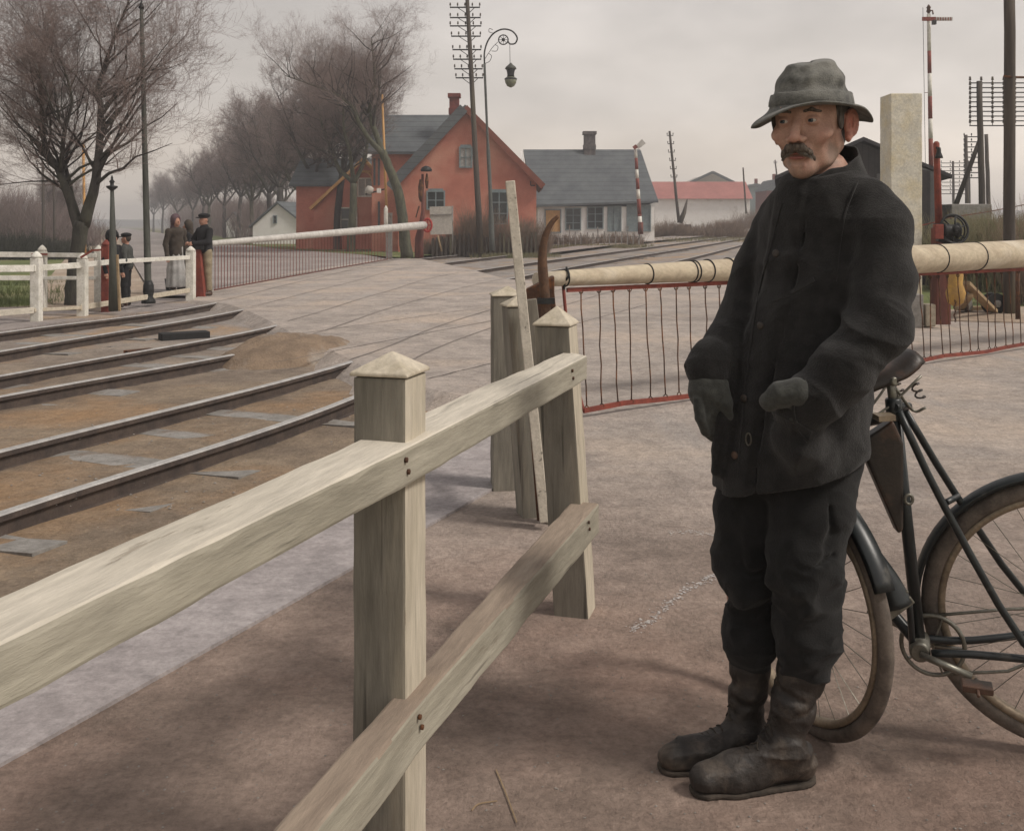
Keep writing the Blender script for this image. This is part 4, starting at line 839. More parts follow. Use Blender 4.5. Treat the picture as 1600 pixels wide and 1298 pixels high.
# wires
def wire(pts, r=.004, label='', cat='wire', group=None, m=None):
    o = put('wire', MB().tube(catmull(pts, 6), r, 4, caps=False), m or m_iron, org=pts[0]); tag(o, label, cat, group)
wire([W(1380,368,14), W(1441,352,14.2), W(1462,347,14.3)], .010, 'red wire running from the bell post toward the pillar', m=m_red)
wire([W(1478,341,15), W(1560,328,20), W(1640,312,28)], .012, 'dark signal wire sloping up to the right behind the winch', m=m_rust)
wire([W(1568,119,15.8), W(1586,121,15.8), W(1640,121,17)], .02, 'rusty rod across the thick telegraph pole', 'rod', m=m_rust)

# semaphores
def striped_mast(t, px0, y0, px1, y1, d, r, bands):
    ys = [y0]+[b[0] for b in bands]+[y1]; a = W(px0, y0, d); b = W(px1, y1, d)
    for i in range(len(ys)-1):
        u0 = (ys[i]-y0)/(y1-y0); u1 = (ys[i+1]-y0)/(y1-y0); red = (bands[i-1][1] if i else 0)
        put('mast_band', MB().tube([a.lerp(b, u0), a.lerp(b, u1)], [r*(1.25-.4*u0), r*(1.25-.4*u1)], 8), m_red if red else m_white, t)
t = thing('semaphore_signal', W(1455,400,40), 'tall red and white banded semaphore with level arm above the pale pillar', 'signal')
striped_mast(t, 1457,400, 1451,22, 40, .085, [(262,1),(217,0),(186,1),(151,0),(115,1),(80,0)])
put('arm', MB().bar(W(1441,30,39.8), W(1462,30,39.8), .05, .15), m_red, t)
pm = put('arm_end', MB().bar(W(1462.2,30,39.8), W(1488,30,39.8), .05, .14), m_farbar, t)
for k in range(6): put('red_stripe', MB().bar(W(1465+k*4,30,39.76), W(1466.4+k*4,30,39.76), .012, .12), m_red, pm)
put('lamp', MB().box(W(1459.5,35.5,39.7), (.14,.14,.16)), m_iron, t); put('finial', MB().lathe([(.02,0),(.06,.05),(.09,.1),(.06,.2),(.09,.24),(.02,.36)], W(1451,22,40), 10), m_rust, t)
put('finial_arm', MB().tube([W(1451,17,40), W(1457,17,39.9), W(1458,23,39.9)], .03, 6), m_rust, t)
put('rail', MB().tube([W(1446,262,40), W(1442,12,40)], .01, 4), m_iron, t); put('bracket', MB().bar(W(1445,145,40), W(1452,145,40), .02, .02), m_red, t)
t = thing('semaphore_signal', W(1001,362,60), 'red and white banded semaphore with raised arm before the white cottage', 'signal')
striped_mast(t, 1001,364, 993,234, 60, .10, [(338,1),(335,1),(311,0),(298,0),(296,1),(279,0),(265,1),(247,0)])
put('arm', MB().bar(W(995,231,59.8), W(1006,221,59.8), .05, .26, h2=.34), m_farbar, t); put('arm_root', MB().bar(W(990,232,59.8), W(995,228,59.8), .08, .22), m_red, t); put('foot', MB().tube([W(1001,366,59.9), W(1001,347,59.9)], [.16,.15], 8), m_redwood, t)
# ochre pole + signal beside annex
t = thing('signal_pole', W(606,400,44), 'slim ochre pole with two small lamp arms in front of the leaning tree', 'pole')
put('pole', MB().tube([W(604,330,44), W(597,148,44)], [.06,.045], 8), m_orange, t); put('lower_pole', MB().tube([W(606,404,44), W(604,331,44)], [.07,.06], 8), m_farbar, t)
put('lamp_arm', MB().bar(W(571,304,44), W(603,295,44), .06, .06), m_iron, t); put('lamp', MB().lathe([(.02,-.2),(.14,-.12),(.2,0),(.14,.12),(.02,.2)], W(577,297,43.9), 12, ax=(1,0,.3)), m_paper, t)
put('side_lamp', MB().box(W(592,298,43.8), (.16,.16,.2)), m_white, t)
t = thing('stout_post', W(608,406,41.5), 'stout grey post with white pointed top at the right of the far barrier', 'post')
x, z = XZ(608,406,41.5); put('shaft', MB().box((x, 41.5, z+.95), (.24,.24,1.9)), m_sleeper, t, bevel=.01)
put('white_top', MB().tube([W(603,360,41.3), W(603,326,41.3), W(603,321,41.3)], [.09,.09,.01], 6), m_white, t)
# telegraph-style tall poles at left
t = thing('flagpole', P(233,473), 'tall slim dark pole with pointed cap near the people at left', 'pole')
b0 = P(232,474); D_ = b0.y; tp = W(221,14,D_)
put('pole', MB().tube([b0, b0.lerp(tp,.07), b0.lerp(tp,.4), b0.lerp(tp,.7), tp], [.075,.06,.052,.04,.032], 12), m_polegreen, t)
put('base_block', MB().lathe([(.12,0),(.12,.05),(.075,.12),(.095,.2),(.09,.32),(.06,.4)], b0, 12), m_iron, t)
put('cap', MB().lathe([(.045,0),(.055,.02),(.04,.05),(.02,.09),(.004,.17)], tp, 12), m_iron, t); put('collar', MB().lathe([(.062,0),(.07,.02),(.06,.05)], b0.lerp(tp,.135), 12), m_iron, t)
t = thing('lamp_post', P(178,485), 'dark post with small crown finial in front of the two boys', 'post')
b0 = P(178,486); D_ = b0.y; tp = W(175,286,D_); put('post', MB().tube([b0, b0.lerp(tp,.45), tp], [.085,.06,.026], 10), m_polegreen, t)
put('crown', MB().lathe([(.02,-.16),(.03,-.12),(.085,-.075),(.09,-.05),(.03,-.04),(.03,0),(.045,.02),(.015,.06),(.02,.08),(.004,.13)], tp, 12), m_iron, t)
put('batten', MB().bar(P(186,486), W(182,398,P(186,486).y), .05, .05, up=(0,1,0)), m_plank, t)
t = thing('orange_pole', W(131,400,26), 'thin orange pole standing behind the big forked tree', 'pole')
put('pole', MB().tube([W(133,402,26), W(130,225,26)], .035, 6), m_orange, t)
# gooseneck street lamp
t = thing('street_lamp', W(769,392,45), 'gooseneck street lamp with scroll and hanging lantern by the telegraph pole', 'street lamp'); k = 45/F
pole = [W(769,392,45), W(766,300,45), W(762,220,45), W(759,150,45), W(757,100,45)]
put('pole', MB().tube(catmull(pole, 4), [.12]*3+[.085]*5+[.055]*9, 10), mat('lamp_grey_green', (.12,.13,.12), (.08,.085,.08), 6), t)
arc = [W(757,100,45), W(757,82,45), W(762,65,45), W(772,52,45), W(786,46,45), W(800,49,45), W(808,59,45), W(805,68,45), W(797,69,45), W(793,64,45)]
put('gooseneck', MB().tube(catmull(arc, 6), .035, 8), m_iron, t)
c = [W(786.5+7.5*math.cos(a), 62.5+7.5*math.sin(a), 45) for a in [k_*math.pi/8 for k_ in range(16)]]
mb = MB().tube(c, .028, 6, closed=True); mb.lathe([(.0,-.05),(.08,-.03),(.08,.03),(0,.05)], W(786.5,62.5,45), 8, ax=(0,1,0))
for a in range(4): mb.bar(W(786.5+7*math.cos(a*.785), 62.5+7*math.sin(a*.785), 45), W(786.5-7*math.cos(a*.785), 62.5-7*math.sin(a*.785), 45), .02, .02)
put('scroll', mb, m_iron, t)
mb = MB()
for q in ([(758,92),(763,84),(770,74),(778,66)], [(757,100),(765,96),(768,88),(764,84)], [(768,80),(776,80),(778,73),(773,70)], [(770,52),(764,50),(765,45),(770,47)]): mb.tube(catmull([W(a, b, 45) for a, b in q], 4), .014, 5)
put('ornament', mb, m_iron, t)
put('hanger', MB().tube([W(796.5,69,45), W(797,100,45)], .012, 5), m_iron, t)
o = W(798,137,45); put('lantern_cap', MB().lathe([(.20,.78),(.26,.82),(.22,.9),(.10,1.0),(.03,1.08)], o, 14), m_polegreen, t)
put('lantern_body', MB().lathe([(.17,.45),(.15,.55),(.17,.7),(.2,.78)], o, 14), m_iron, t)
put('lantern_glass', MB().lathe([(.03,.0),(.16,.06),(.24,.2),(.27,.36),(.2,.45)], o, 14), mat('greenish_lamp_glass', (.22,.23,.15), (.12,.13,.09), 8, .2, 0, 20, spec=.6), t)
put('lantern_ring', MB().lathe([(.27,.34),(.29,.37),(.24,.42)], o, 14), m_iron, t)
# bell post of the far barrier, noticeboard
t = thing('bell_post', W(657,402,41), 'red brown winch post with dark mushroom bell at the end of the far barrier', 'post')
put('post', MB().tube([W(655,403,41), W(655,372,41), W(659,350,41), W(661,330,41), W(660,272,41)], [.18,.17,.12,.07,.05], 10), m_redwood, t)
put('bell', MB().lathe([(.22,-.0),(.24,.06),(.18,.16),(.05,.22)], W(666,268,40.9), 14), m_iron, t)
put('mechanism', MB().lathe([(.05,-.5),(.11,-.3),(.12,.1),(.07,.4)], W(658,296,41), 8).lathe([(.04,-.3),(.08,0),(.03,.3)], W(667,283,41), 8), m_rust, t)
put('wheel', MB().tube([W(668+6.5*math.cos(a), 352+10*math.sin(a), 40.7) for a in [k_*math.pi/8 for k_ in range(16)]], .045, 6, closed=True).bar(W(662,352,40.7), W(674,352,40.7), .04, .04).bar(W(668,343,40.7), W(668,361,40.7), .04, .04), mat('bright_red_wheel', (.42,.05,.04), (.3,.04,.04), 8), t)
put('stay', MB().tube([W(650,340,41), W(655,322,41)], .03, 5), m_rust, t)
t = thing('noticeboard', W(690,396,44), 'pale weathered noticeboard on stakes between the bell post and the hedge', 'noticeboard')
put('board', MB().bar(W(672,345,44), W(706,344,44), .05, 1.2), m_paper, t); put('batten', MB().bar(W(672,336,43.95), W(706,335,43.95), .03, .04), m_sleeper, t)
put('stake', MB().tube([W(690,393,44), W(684,368,44)], .04, 6), m_plank, t); put('stake', MB().tube([W(707,395,44.05), W(707,322,44.05)], .035, 6), m_sleeper, t)

# ================================================================ picket fence of cottage
t = thing('picket_fence', W(840,372,56), 'straggling low picket fence between the hedge and the white cottage', 'fence'); rg = random.Random(3)
for i, x in enumerate(list(range(845,1000,9))):
    d = 57+(x-845)*.02; p = W(x, 352, d); z0 = hz(p.x, d); h = rg.uniform(.55,.85)*(1.4 if i % 5 == 0 else 1)
    put('picket', MB().bar(V3(p.x, d, z0-.2), V3(p.x+rg.uniform(-.05,.05), d, z0+h), .07, .04, up=(0,1,0)), m_sleeper, t)
a = W(842,352,57); b = W(1000,352,60.1); a.z = hz(a.x,a.y)+.45; b.z = hz(b.x,b.y)+.45; put('fence_wire', MB().tube([a, b], .012, 4), m_iron, t)
t = thing('paling_fence', W(700,392,49), 'dark paling fence in the hedge below the big red house', 'fence')
for i, x in enumerate(range(676,842,7)):
    p = W(x, 352, 47.2); z0 = hz(p.x, 47.2); put('paling', MB().bar(V3(p.x, 47.2, z0-.2), V3(p.x+rg.uniform(-.03,.03), 47.2, z0+rg.uniform(.75,1.0)), .09, .03, up=(0,1,0)), m_telwood, t)
# buffer blocks and small line-side objects
t = thing('rail_stop', G(770+300,372), 'small black double weight beside the far track', 'buffer'); p = G(1069,359)
put('block', MB().box(p+V3(-.35,0,.25), (.55,.4,.5)), m_iron, t); put('block', MB().box(p+V3(.35,0,.25), (.55,.4,.5)), m_iron, t)
p = G(1013,366); put_ = put('marker_disc', MB().lathe([(.05,-.05),(.28,-.04),(.28,.04),(.05,.05)], p+V3(0,0,.3), 14, ax=(.3,1,0)), m_white, org=p); tag(put_, 'small white disc standing at the foot of the raised semaphore', 'marker')
for x, lb_ in ((942,'left one of two short rusty stumps beside the far track before the cottage'),(949,'right one of two short rusty stumps beside the far track before the cottage')):
    p = G(x,372); tag(put('short_post', MB().tube([p, p+V3(0,0,.5)], [.07,.05], 6), m_redwood, org=p), lb_, 'post', 'rusty stumps before the cottage')
p = W(1068,352,76); tag(put('leaning_stump', MB().tube([W(1062,348,76), W(1069,332,76), W(1074,311,76)], [.22,.16,.04], 8), m_telwood, org=p), 'dark broken stump leaning beside the pole before the red roof', 'stump')
# ================================================================ near fence
ff = thing('wooden_fence', P(613, 1330), 'big pale weathered post and rail fence crossing the foreground', 'fence')
FD = Vector((.283, .959, 0)).normalized(); FN = Vector((FD.y, -FD.x, 0))      # along the fence, towards the right side
def rough_box(name, corners, material, parent, cuts=10, amp=.004, seed=0, bevel=.006, wear=None):
    mb = MB().hexa(corners); me = mesh_from(name, [tuple(v) for v in mb.v], mb.f); bm = bmesh.new(); bm.from_mesh(me)
    le = max(e.calc_length() for e in bm.edges)
    bmesh.ops.recalc_face_normals(bm, faces=bm.faces)
    bmesh.ops.bevel(bm, geom=bm.edges[:], offset=bevel, segments=2, affect='EDGES', profile=.6)
    bmesh.ops.subdivide_edges(bm, edges=[e for e in bm.edges if e.calc_length() > le*.3], cuts=cuts, use_grid_fill=True)
    bm.normal_update()
    for v in bm.verts:
        p = v.co; n_ = mnoise.noise(p*9+Vector((seed,0,0)))*amp+mnoise.noise(p*38+Vector((0,seed,0)))*amp*.3
        v.co += v.normal*n_
        if wear: wear(v)
    og = ORG[parent.name]
    for v in bm.verts: v.co -= og
    bm.to_mesh(me); bm.free(); me.materials.append(material); o = bpy.data.objects.new(name, me); C.objects.link(o); o.parent = parent; ORG[o.name] = og
    me.polygons.foreach_set('use_smooth', [False]*len(me.polygons)); return o
def fence_post(bx, by, w, z1, capz, seed, parent=ff, rot=None, z0=-.25, lean=(0,0), wd=None):
    u = FD if rot is None else Vector((math.sin(rot), math.cos(rot), 0)); n_ = Vector((u.y, -u.x, 0)); wd = wd or w
    c = Vector((bx, by, 0)); q = [c-n_*w/2-u*wd/2, c+n_*w/2-u*wd/2, c+n_*w/2+u*wd/2, c-n_*w/2+u*wd/2]
    ln = Vector((lean[0], lean[1], 0))
    lo = [p+Vector((0,0,z0)) for p in q]; hi = [p+Vector((0,0,z1))+ln for p in q]
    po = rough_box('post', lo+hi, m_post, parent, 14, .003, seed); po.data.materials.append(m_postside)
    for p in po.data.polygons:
        if p.normal.dot(n_) > .6: p.material_index = 1  # face towards the sun takes the paler tone with painted light
    # pyramid cap on the same post
    mb = MB(); e = .006; cc = c+ln; b_ = [cc+(p-c)*(1+e*2/w)+Vector((0,0,z1+.002)) for p in q]; apex = cc+Vector((.004,0,capz))
    b2 = [p+Vector((0,0,.008)) for p in b_]
    mb.add(b_+b2+[apex], [(3,2,1,0),(0,1,5,4),(1,2,6,5),(2,3,7,6),(3,0,4,7),(4,5,8),(5,6,8),(6,7,8),(7,4,8)]); put('post_top', mb, m_cap, po, bevel=.003)
    return po
# post 1: camera-facing face px 555..640 at depth ~2.1
A1 = W(556, 600, 2.12); B1 = W(643, 600, 2.075)
PW = .118
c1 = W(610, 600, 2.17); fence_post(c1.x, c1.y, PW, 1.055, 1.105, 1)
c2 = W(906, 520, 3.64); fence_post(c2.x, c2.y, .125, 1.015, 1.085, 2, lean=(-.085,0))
# rails: given as image edge points at constant height
def rail(name, zt, h, pts_front, pts_back, seed, material, ext=0):
    f = [P(x, y, zt) for x, y in pts_front]; b = [P(x, y, zt) for x, y in pts_back]
    f = [p.copy() for p in f]; b = [p.copy() for p in b]
    cor = [f[0]-V3(0,0,h), f[1]-V3(0,0,h), b[1]-V3(0,0,h), b[0]-V3(0,0,h), f[0], f[1], b[1], b[0]]
    return rough_box(name, cor, material, ff, 26, .005, seed, .007)
def bent_rail(name, fr, bk_, hs, seed, n=46, bev=.007, topm=None):
    """one plank: rounded-edge section swept along front and back edge lines, worn and slightly uneven"""
    def lerp3(l, u):
        d1 = (l[1]-l[0]).length; T_ = d1+(l[2]-l[1]).length; s = u*T_
        return l[0].lerp(l[1], s/d1) if s < d1 else l[1].lerp(l[2], (s-d1)/(T_-d1))
    vs = []; m = 0; rg_ = random.Random(seed)
    for i in range(n+1):
        u = i/n; f = lerp3(fr, u); b = lerp3(bk_, u); hh_ = hs[0]+(hs[2]-hs[0])*u; x = (b-f); wdt = x.length; x.normalize(); z = V3(0,0,1)
        sec = []; 
        chips = max(0, mnoise.noise(f*14+V3(seed,0,0))-.08)*.034
        for (cx_, cz_, sx_, sz_) in ((0,-hh_,1,1),(wdt,-hh_,-1,1),(wdt,0,-1,-1),(0,0,1,-1)):
            e_ = bev+(chips if (cx_ == 0 and cz_ == 0) else 0); a_ = (cx_, cz_+sz_*e_); c_ = (cx_+sx_*e_, cz_); q_ = (cx_+sx_*e_*.3, cz_+sz_*e_*.3)
            sec += [a_, q_, c_] if (cx_ == 0) == (cz_ < 0) else [c_, q_, a_]
        # intermediate points on the long faces
        full = []
        for k in range(len(sec)):
            full.append(sec[k])
            if k % 3 == 2:
                nx_ = sec[(k+1) % len(sec)]
                for t in (.33,.66): full.append((sec[k][0]+(nx_[0]-sec[k][0])*t, sec[k][1]+(nx_[1]-sec[k][1])*t))
        m = len(full); cc = (wdt/2, -hh_/2)
        for a_, c_ in full:
            p = f+x*a_+z*c_; out = (x*(a_-cc[0])+z*(c_-cc[1])).normalized()
            p = p+out*(mnoise.noise(p*7+V3(seed,0,0))*.0045+mnoise.noise(p*30+V3(0,seed,0))*.0014); vs.append(p)
    mb = MB(); mb.add(vs, [(i*m+k, i*m+(k+1)%m, (i+1)*m+(k+1)%m, (i+1)*m+k) for i in range(n) for k in range(m)]+[tuple(range(m)), tuple(n*m+k for k in range(m))])
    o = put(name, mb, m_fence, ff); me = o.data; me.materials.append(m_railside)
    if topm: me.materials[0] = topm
    for p in me.polygons: p.material_index = 0 if p.normal.z > .45 else 1  # tops keep the pale paint, the other faces carry painted shade
    return o
ZT = .925
f0 = P(0,1006,ZT); f1 = P(655,690,ZT); b0 = P(0,936,ZT); b1 = P(640,652,ZT); df = (f0-f1).normalized()

f2 = P(917,556,ZT); b2 = P(884,549,ZT); f1b = f1-V3(0,0,0)+(f2-f1)*.002; b1b = b1+(b2-b1)*.002
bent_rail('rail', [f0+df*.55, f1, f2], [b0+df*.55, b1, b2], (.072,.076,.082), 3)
# end block of the upper rail
e0 = f2+(f2-f1).normalized()*.003; 
ZL = .40
g0 = P(495,1298,ZL); g1 = P(662,1092,ZL); h0 = P(415,1298,ZL); h1_ = P(618,1082,ZL); dg = (g0-g1).normalized()

g2 = P(936,786,ZL); h2_ = P(893,782,ZL)
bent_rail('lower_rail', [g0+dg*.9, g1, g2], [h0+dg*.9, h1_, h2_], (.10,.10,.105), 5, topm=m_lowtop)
# nail heads
for q_, n__ in ((f1+(f2-f1)*.86, 2), (f1+(f0-f1)*.06, 2), (g1+(g0-g1)*.05, 2), (g1+(g2-g1)*.90, 2)):
    for k in range(n__): put('nail', MB().lathe([(.0001,-.004),(.0055,-.003),(.0055,.002),(.0001,.0035)], q_+V3(0,0,-.022-.026*k)+FN*.004+FD*.012*(k-.5), 10, ax=FN), m_rust, ff)
for px_, py_, z in ((905,575,0),(925,812,0),(640,705,0)):
    p = W(px_, py_, 3.5 if px_ > 700 else 2.0)
# posts 3, 4 with tall lath, standing beside the fence end
g3 = thing('gate_posts', P(800,770), 'second pair of square weathered posts with short tie behind the main fence', 'fence posts')
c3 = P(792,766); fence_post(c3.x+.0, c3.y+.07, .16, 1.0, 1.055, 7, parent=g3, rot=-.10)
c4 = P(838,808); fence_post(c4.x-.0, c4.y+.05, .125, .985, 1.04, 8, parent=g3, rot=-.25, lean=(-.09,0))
c5 = W(853,700,4.2); 
rough_box('tie', [V3(*p) for p in [(c3.x,c3.y+.0,.42),(c4.x-.05,c4.y+.05,.40),(c4.x-.05,c4.y+.12,.40),(c3.x,c3.y+.12,.42),(c3.x,c3.y,.52),(c4.x-.05,c4.y+.05,.50),(c4.x-.05,c4.y+.12,.50),(c3.x,c3.y+.12,.52)]], m_post, g3, 6, .003, 9)
lb = thing('tall_lath', P(852,815), 'tall thin pale lath rising from behind the weathered posts', 'lath')
a = P(852,815)+V3(0,-.12,0); dpt = a.y; tp = W(800,285,dpt+.05); q0 = W(850,815,dpt)
mb = MB().bar(W(851,815,dpt), W(797,283,dpt+.05), .044, .04, up=(0,1,0)); put('lath', mb, m_fence, lb, bevel=.004)
mb = MB().bar(W(868,815,dpt+.1), W(824,468,dpt+.12), .085, .04, up=(0,1,0)); put('short_lath', mb, m_post, lb, bevel=.004)
put('lath_edge', MB().bar(W(842,812,dpt+.05), W(803,300,dpt+.09), .018, .03, up=(0,1,0)), m_rust, lb)

# ================================================================ far white fence, red posts
wf = thing('white_fence', P(60,495), 'white picket like post and rail fence along the tracks at far left', 'fence')
def wpost(px_, yt, yb, w, m=m_white, parent=wf, cap=True, name='post'):
    b = P(px_, yb); t_ = W(px_, yt, b.y); h = t_.z; k = b.y/F
    put(name, MB().bar(b-V3(0,0,.25), V3(b.x, b.y, h), w, w, up=(0,1,0)), m, parent, bevel=.012)
    if cap: put('post_top', MB().lathe([(w*.5,0),(w*.62,.01),(w*.55,.04),(w*.1,.10)], (b.x, b.y, h), 8), m, parent)
    return b
for x, yt, yb, w_ in ((57,403,496,.14),(66,392,476,.13),(129,405,488,.14),(154,392,476,.12),(298,393,465,.155)): wpost(x, yt, yb, w_)
def wrail(a, b, w_, m=m_white, t_=.035): put('rail', MB().bar(a, b, t_, w_), m, wf, bevel=.006)
B57, B66, B129, B154, B298 = P(57,496), P(66,476), P(129,488), P(154,476), P(298,465)
off = V3(0,-.09,0)
def on(px_, py_, B): return W(px_, py_, B.y)+off
wrail(on(-60,420,P(-60,505)), on(57,419,B57), .1); wrail(on(57.3,419,B57), on(129,414,B129), .09); wrail(on(129.3,414,B129), on(176,409,P(176,482)), .085); wrail(on(176.3,409,P(176,482)), on(298,402,B298), .075)
wrail(on(-60,494,P(-60,505)), on(57,484,B57), .09, m_fence); wrail(on(129,480,B129), on(298,453,B298), .085, m_cap); wrail(on(57.3,484,B57), on(129,480,B129), .05, m_cap)
wrail(on(-60,397,P(-60,480)), on(66,398,B66), .09); wrail(on(66.3,398,B66), on(154,399,B154), .075); wrail(on(-60,434,P(-60,480)), on(66,434,B66), .08); wrail(on(66.3,434,B66), on(154,434,B154), .06)
rp = wpost(166,384,482,.13, m_red, name='red_post'); 
put('red_rail', MB().bar(on(50,397,B66)+V3(0,-.06,0), on(80,397,B66)+V3(0,-.06,0), .03, .03).bar(on(66,397,B66)+V3(0,-.06,0), on(66,407,B66)+V3(0,-.06,0), .03, .03).bar(on(132,402,B129)+V3(0,-.05,0), on(150,391,B129)+V3(0,-.05,0), .03, .03).bar(on(150,391,B129)+V3(0,-.05,0), on(166,390,B129)+V3(0,-.05,0), .03, .03), m_red, wf)

# ================================================================ far barrier (lowered)
fb = thing('far_barrier', P(315,463), 'far lowered crossing barrier, a whitish pole with hanging wire curtain', 'barrier')
b = P(316,463); put('red_post', MB().bar(b-V3(0,0,.2), W(307,385,b.y), .17, .17, up=(0,1,0)), m_red, fb, bevel=.01)
put('post_iron', MB().box(W(309,386,b.y-.02), (.26,.18,.1)), m_iron, fb)
A = W(313,382,b.y+.3); Bq = W(662,352,40.6)
put('pole', MB().tube([A.lerp(Bq, k/10) for k in range(11)], [.055+.10*k/10 for k in range(11)], 14), m_farbar, fb)
lo0 = P(335,453); lo1 = P(606,405); 
def barpt(px_):
    a = (px_-800)/F; u = (A.x-a*A.y)/(a*(Bq.y-A.y)-(Bq.x-A.x)); return A.lerp(Bq, u)
def lowb(px_): q = barpt(px_); return W(px_, 453-(px_-335)/271*48, q.y)
lowbar = put('bottom_rod', MB().tube([lowb(335), lowb(606)], .016, 5), m_redwood, fb)
# hang wires: matched by image x
nw = 56
wm = MB().tube([(0,0,0),(0,0,1)], .008, 4); wme = mesh_from('wire_rod', wm.v, wm.f); wme.materials.append(m_red); og = ORG[fb.name]
for i in range(nw):
    u = i/(nw-1); px_ = 336+269*u; p = lowb(px_); q = barpt(px_)
    d = q-p; o = share('wire_rod', wme, fb, loc=p-og); o.rotation_euler = d.to_track_quat('Z','Y').to_euler(); o.scale = (1,1,d.length)

# ================================================================ near barrier
nb = thing('near_barrier', P(870,560), 'big near crossing barrier, a cream log with hanging iron rods behind the man', 'barrier')
LA = W(838,437,7.3); LB = W(1760,388,12.6)
def onlog(px_):
    a = (px_-800)/F; u = (LA.x-a*LA.y)/(a*(LB.y-LA.y)-(LB.x-LA.x)); return LA.lerp(LB, u), u
def logr(u): return .052+.058*min(1, u*2.2)+.055*u
n = 26; rgl = random.Random(3)
put('log', MB().tube([LA.lerp(LB, k/n)+V3(0,0,rgl.uniform(-.003,.003)) for k in range(n+1)], [logr(k/n)*(1+rgl.uniform(-.012,.012)) for k in range(n+1)], 22), m_barrier, nb)
ld = (LB-LA).normalized()
for x in (882,1011,1079,1084,1105,1137,1463,1523):
    p, u = onlog(x); r = logr(u)+.003
    ax = ld.copy(); e1 = ax.orthogonal().normalized(); e2 = ax.cross(e1)
    put('iron_band', MB().tube([p+(e1*math.cos(a_)+e2*math.sin(a_))*r for a_ in [k*math.pi/12 for k in range(24)]], .006, 6, closed=True), m_iron, nb)
# top rod (image y below the log) and bottom rod on the ground
def toprod(px_):
    p, u = onlog(px_); return p+V3(0,0,-logr(u)-.03)
T0 = toprod(886); T1 = toprod(1700)
put('top_rod', MB().bar(T0, T1, .018, .032), m_red, nb)
L0 = P(912,648,.02); L1 = P(1700,528,.02)
L0 = V3(L0.x, L0.y, .05); L1 = V3(L1.x, L1.y, .05)
def lowpt(px_):
    a = (px_-800)/F; u = (L0.x-a*L0.y)/(a*(L1.y-L0.y)-(L1.x-L0.x)); return L0.lerp(L1, u), u
pts = [L0.lerp(L1, k/20)+V3(0,0,.012*math.sin(k*1.7)) for k in range(21)]
mb = MB()
for k in range(20): mb.bar(pts[k], pts[k+1], .02, .035)
put('bottom_rod', mb, m_red, nb)
put('end_rod', MB().tube(catmull([W(880,446,7.45), W(886,510,7.4), W(893,560,7.38), W(904,610,7.36), L0], 4), .012, 8), m_red, nb)
put('end_hook', MB().tube(catmull([W(885,418,7.45), W(889,430,7.38), W(883,440,7.4), W(881,452,7.42)], 5), .009, 6), m_iron, nb)
xs = []; x = 909.
while x < 1680: xs.append(x); x += 25.5-(x-909)*.019
rgw = random.Random(6); og = ORG[nb.name]
for x in xs:
    top = toprod(x-rgw.uniform(-2,2)); bot, u = lowpt(x+rgw.uniform(2,9)); bot = bot+V3(0,0,.03)
    q = [top.lerp(bot, k/6)+V3(rgw.uniform(-.006,.006), rgw.uniform(-.006,.006), 0)*(1 if 0 < k < 6 else 0) for k in range(7)]
    o = put('hanging_rod', MB().tube(q, .0052, 6), m_rust, nb)
    for p, s in ((top, -.012), (bot, -.016)):
        mb = MB().tube([p+V3(math.cos(a_)*.014, 0, s+math.sin(a_)*.017) for a_ in [k*math.pi/5 for k in range(10)]], .0042, 5, closed=True); put('ring', mb, m_rust, o)
# rotten receiving post with curved horn
rp_ = thing('catch_post', P(848,530), 'rotten brown catch post with tall curved horn at the end of the near barrier', 'post')
d0 = 7.05
cor = [W(822,545,d0), W(873,545,d0), W(873,545,d0+.2), W(822,545,d0+.2), W(820,452,d0), W(866,432,d0), W(864,432,d0+.18), W(822,452,d0+.18)]
for i in range(4): cor[i].z = -.1
rough_box('post', cor, m_rust, rp_, 10, .014, 12, .01)
horn = [W(853,520,d0-.08), W(852,470,d0-.08), W(848,420,d0-.08), W(848,395,d0-.08), W(852,370,d0-.08), W(861,350,d0-.08), W(872,338,d0-.08)]
put('horn', MB().tube(catmull(horn, 6), [.035]*13+[.034-.0009*k for k in range(24)], 10), mat('bent_root_wood', (.13,.07,.04), (.07,.04,.025), 14, .7, .6, 50), rp_)
put('iron_strap', MB().box(W(853,470,d0-.1), (.12,.05,.04)), m_iron, rp_)
# ================================================================ pillar, bell post, winch etc.
pl = thing('pillar', P(1417,502), 'tall square cream limewashed pillar directly behind the man\'s shoulder', 'pillar')
d0 = 14.; x0, z1 = XZ(1392,146,d0); x1, _ = XZ(1441,146,d0)
rough_box('shaft', [V3(x0,d0,-.1),V3(x1,d0,-.1),V3(x1,d0+.42,-.1),V3(x0,d0+.42,-.1),V3(x0,d0,z1),V3(x1,d0,z1),V3(x1,d0+.42,z1),V3(x0,d0+.42,z1)], m_pillar, pl, 20, .006, 14, .012)
bxx = thing('footing_block', P(1424,508), 'brown square block at the foot of the cream pillar', 'block')
x0, _ = XZ(1408,460,13.7); x1, zt = XZ(1441,460,13.7); put('block', MB().hexa([V3(x0,13.65,0),V3(x1,13.65,0),V3(x1,13.95,0),V3(x0,13.95,0),V3(x0,13.65,zt),V3(x1,13.65,zt),V3(x1,13.95,zt),V3(x0,13.95,zt)]), m_sleeper, bxx, bevel=.01)
put('stone', MB().box(W(1450,492,13.8), (.14,.2,.3)), m_cap, bxx, bevel=.02)
bp = thing('bell_post', P(1468,505), 'slim red post carrying a small dark bell above the winch', 'post')
put('lower_post', MB().bar(P(1470,506)-V3(0,0,.1), W(1470,356,14.2), .20, .2, up=(0,1,0)), m_redwood, bp, bevel=.01)
put('upper_post', MB().tube([W(1467,356,14.2), W(1463,224,14.2), W(1463,221,14.2)], [.05,.042,.02], 10), m_red, bp)
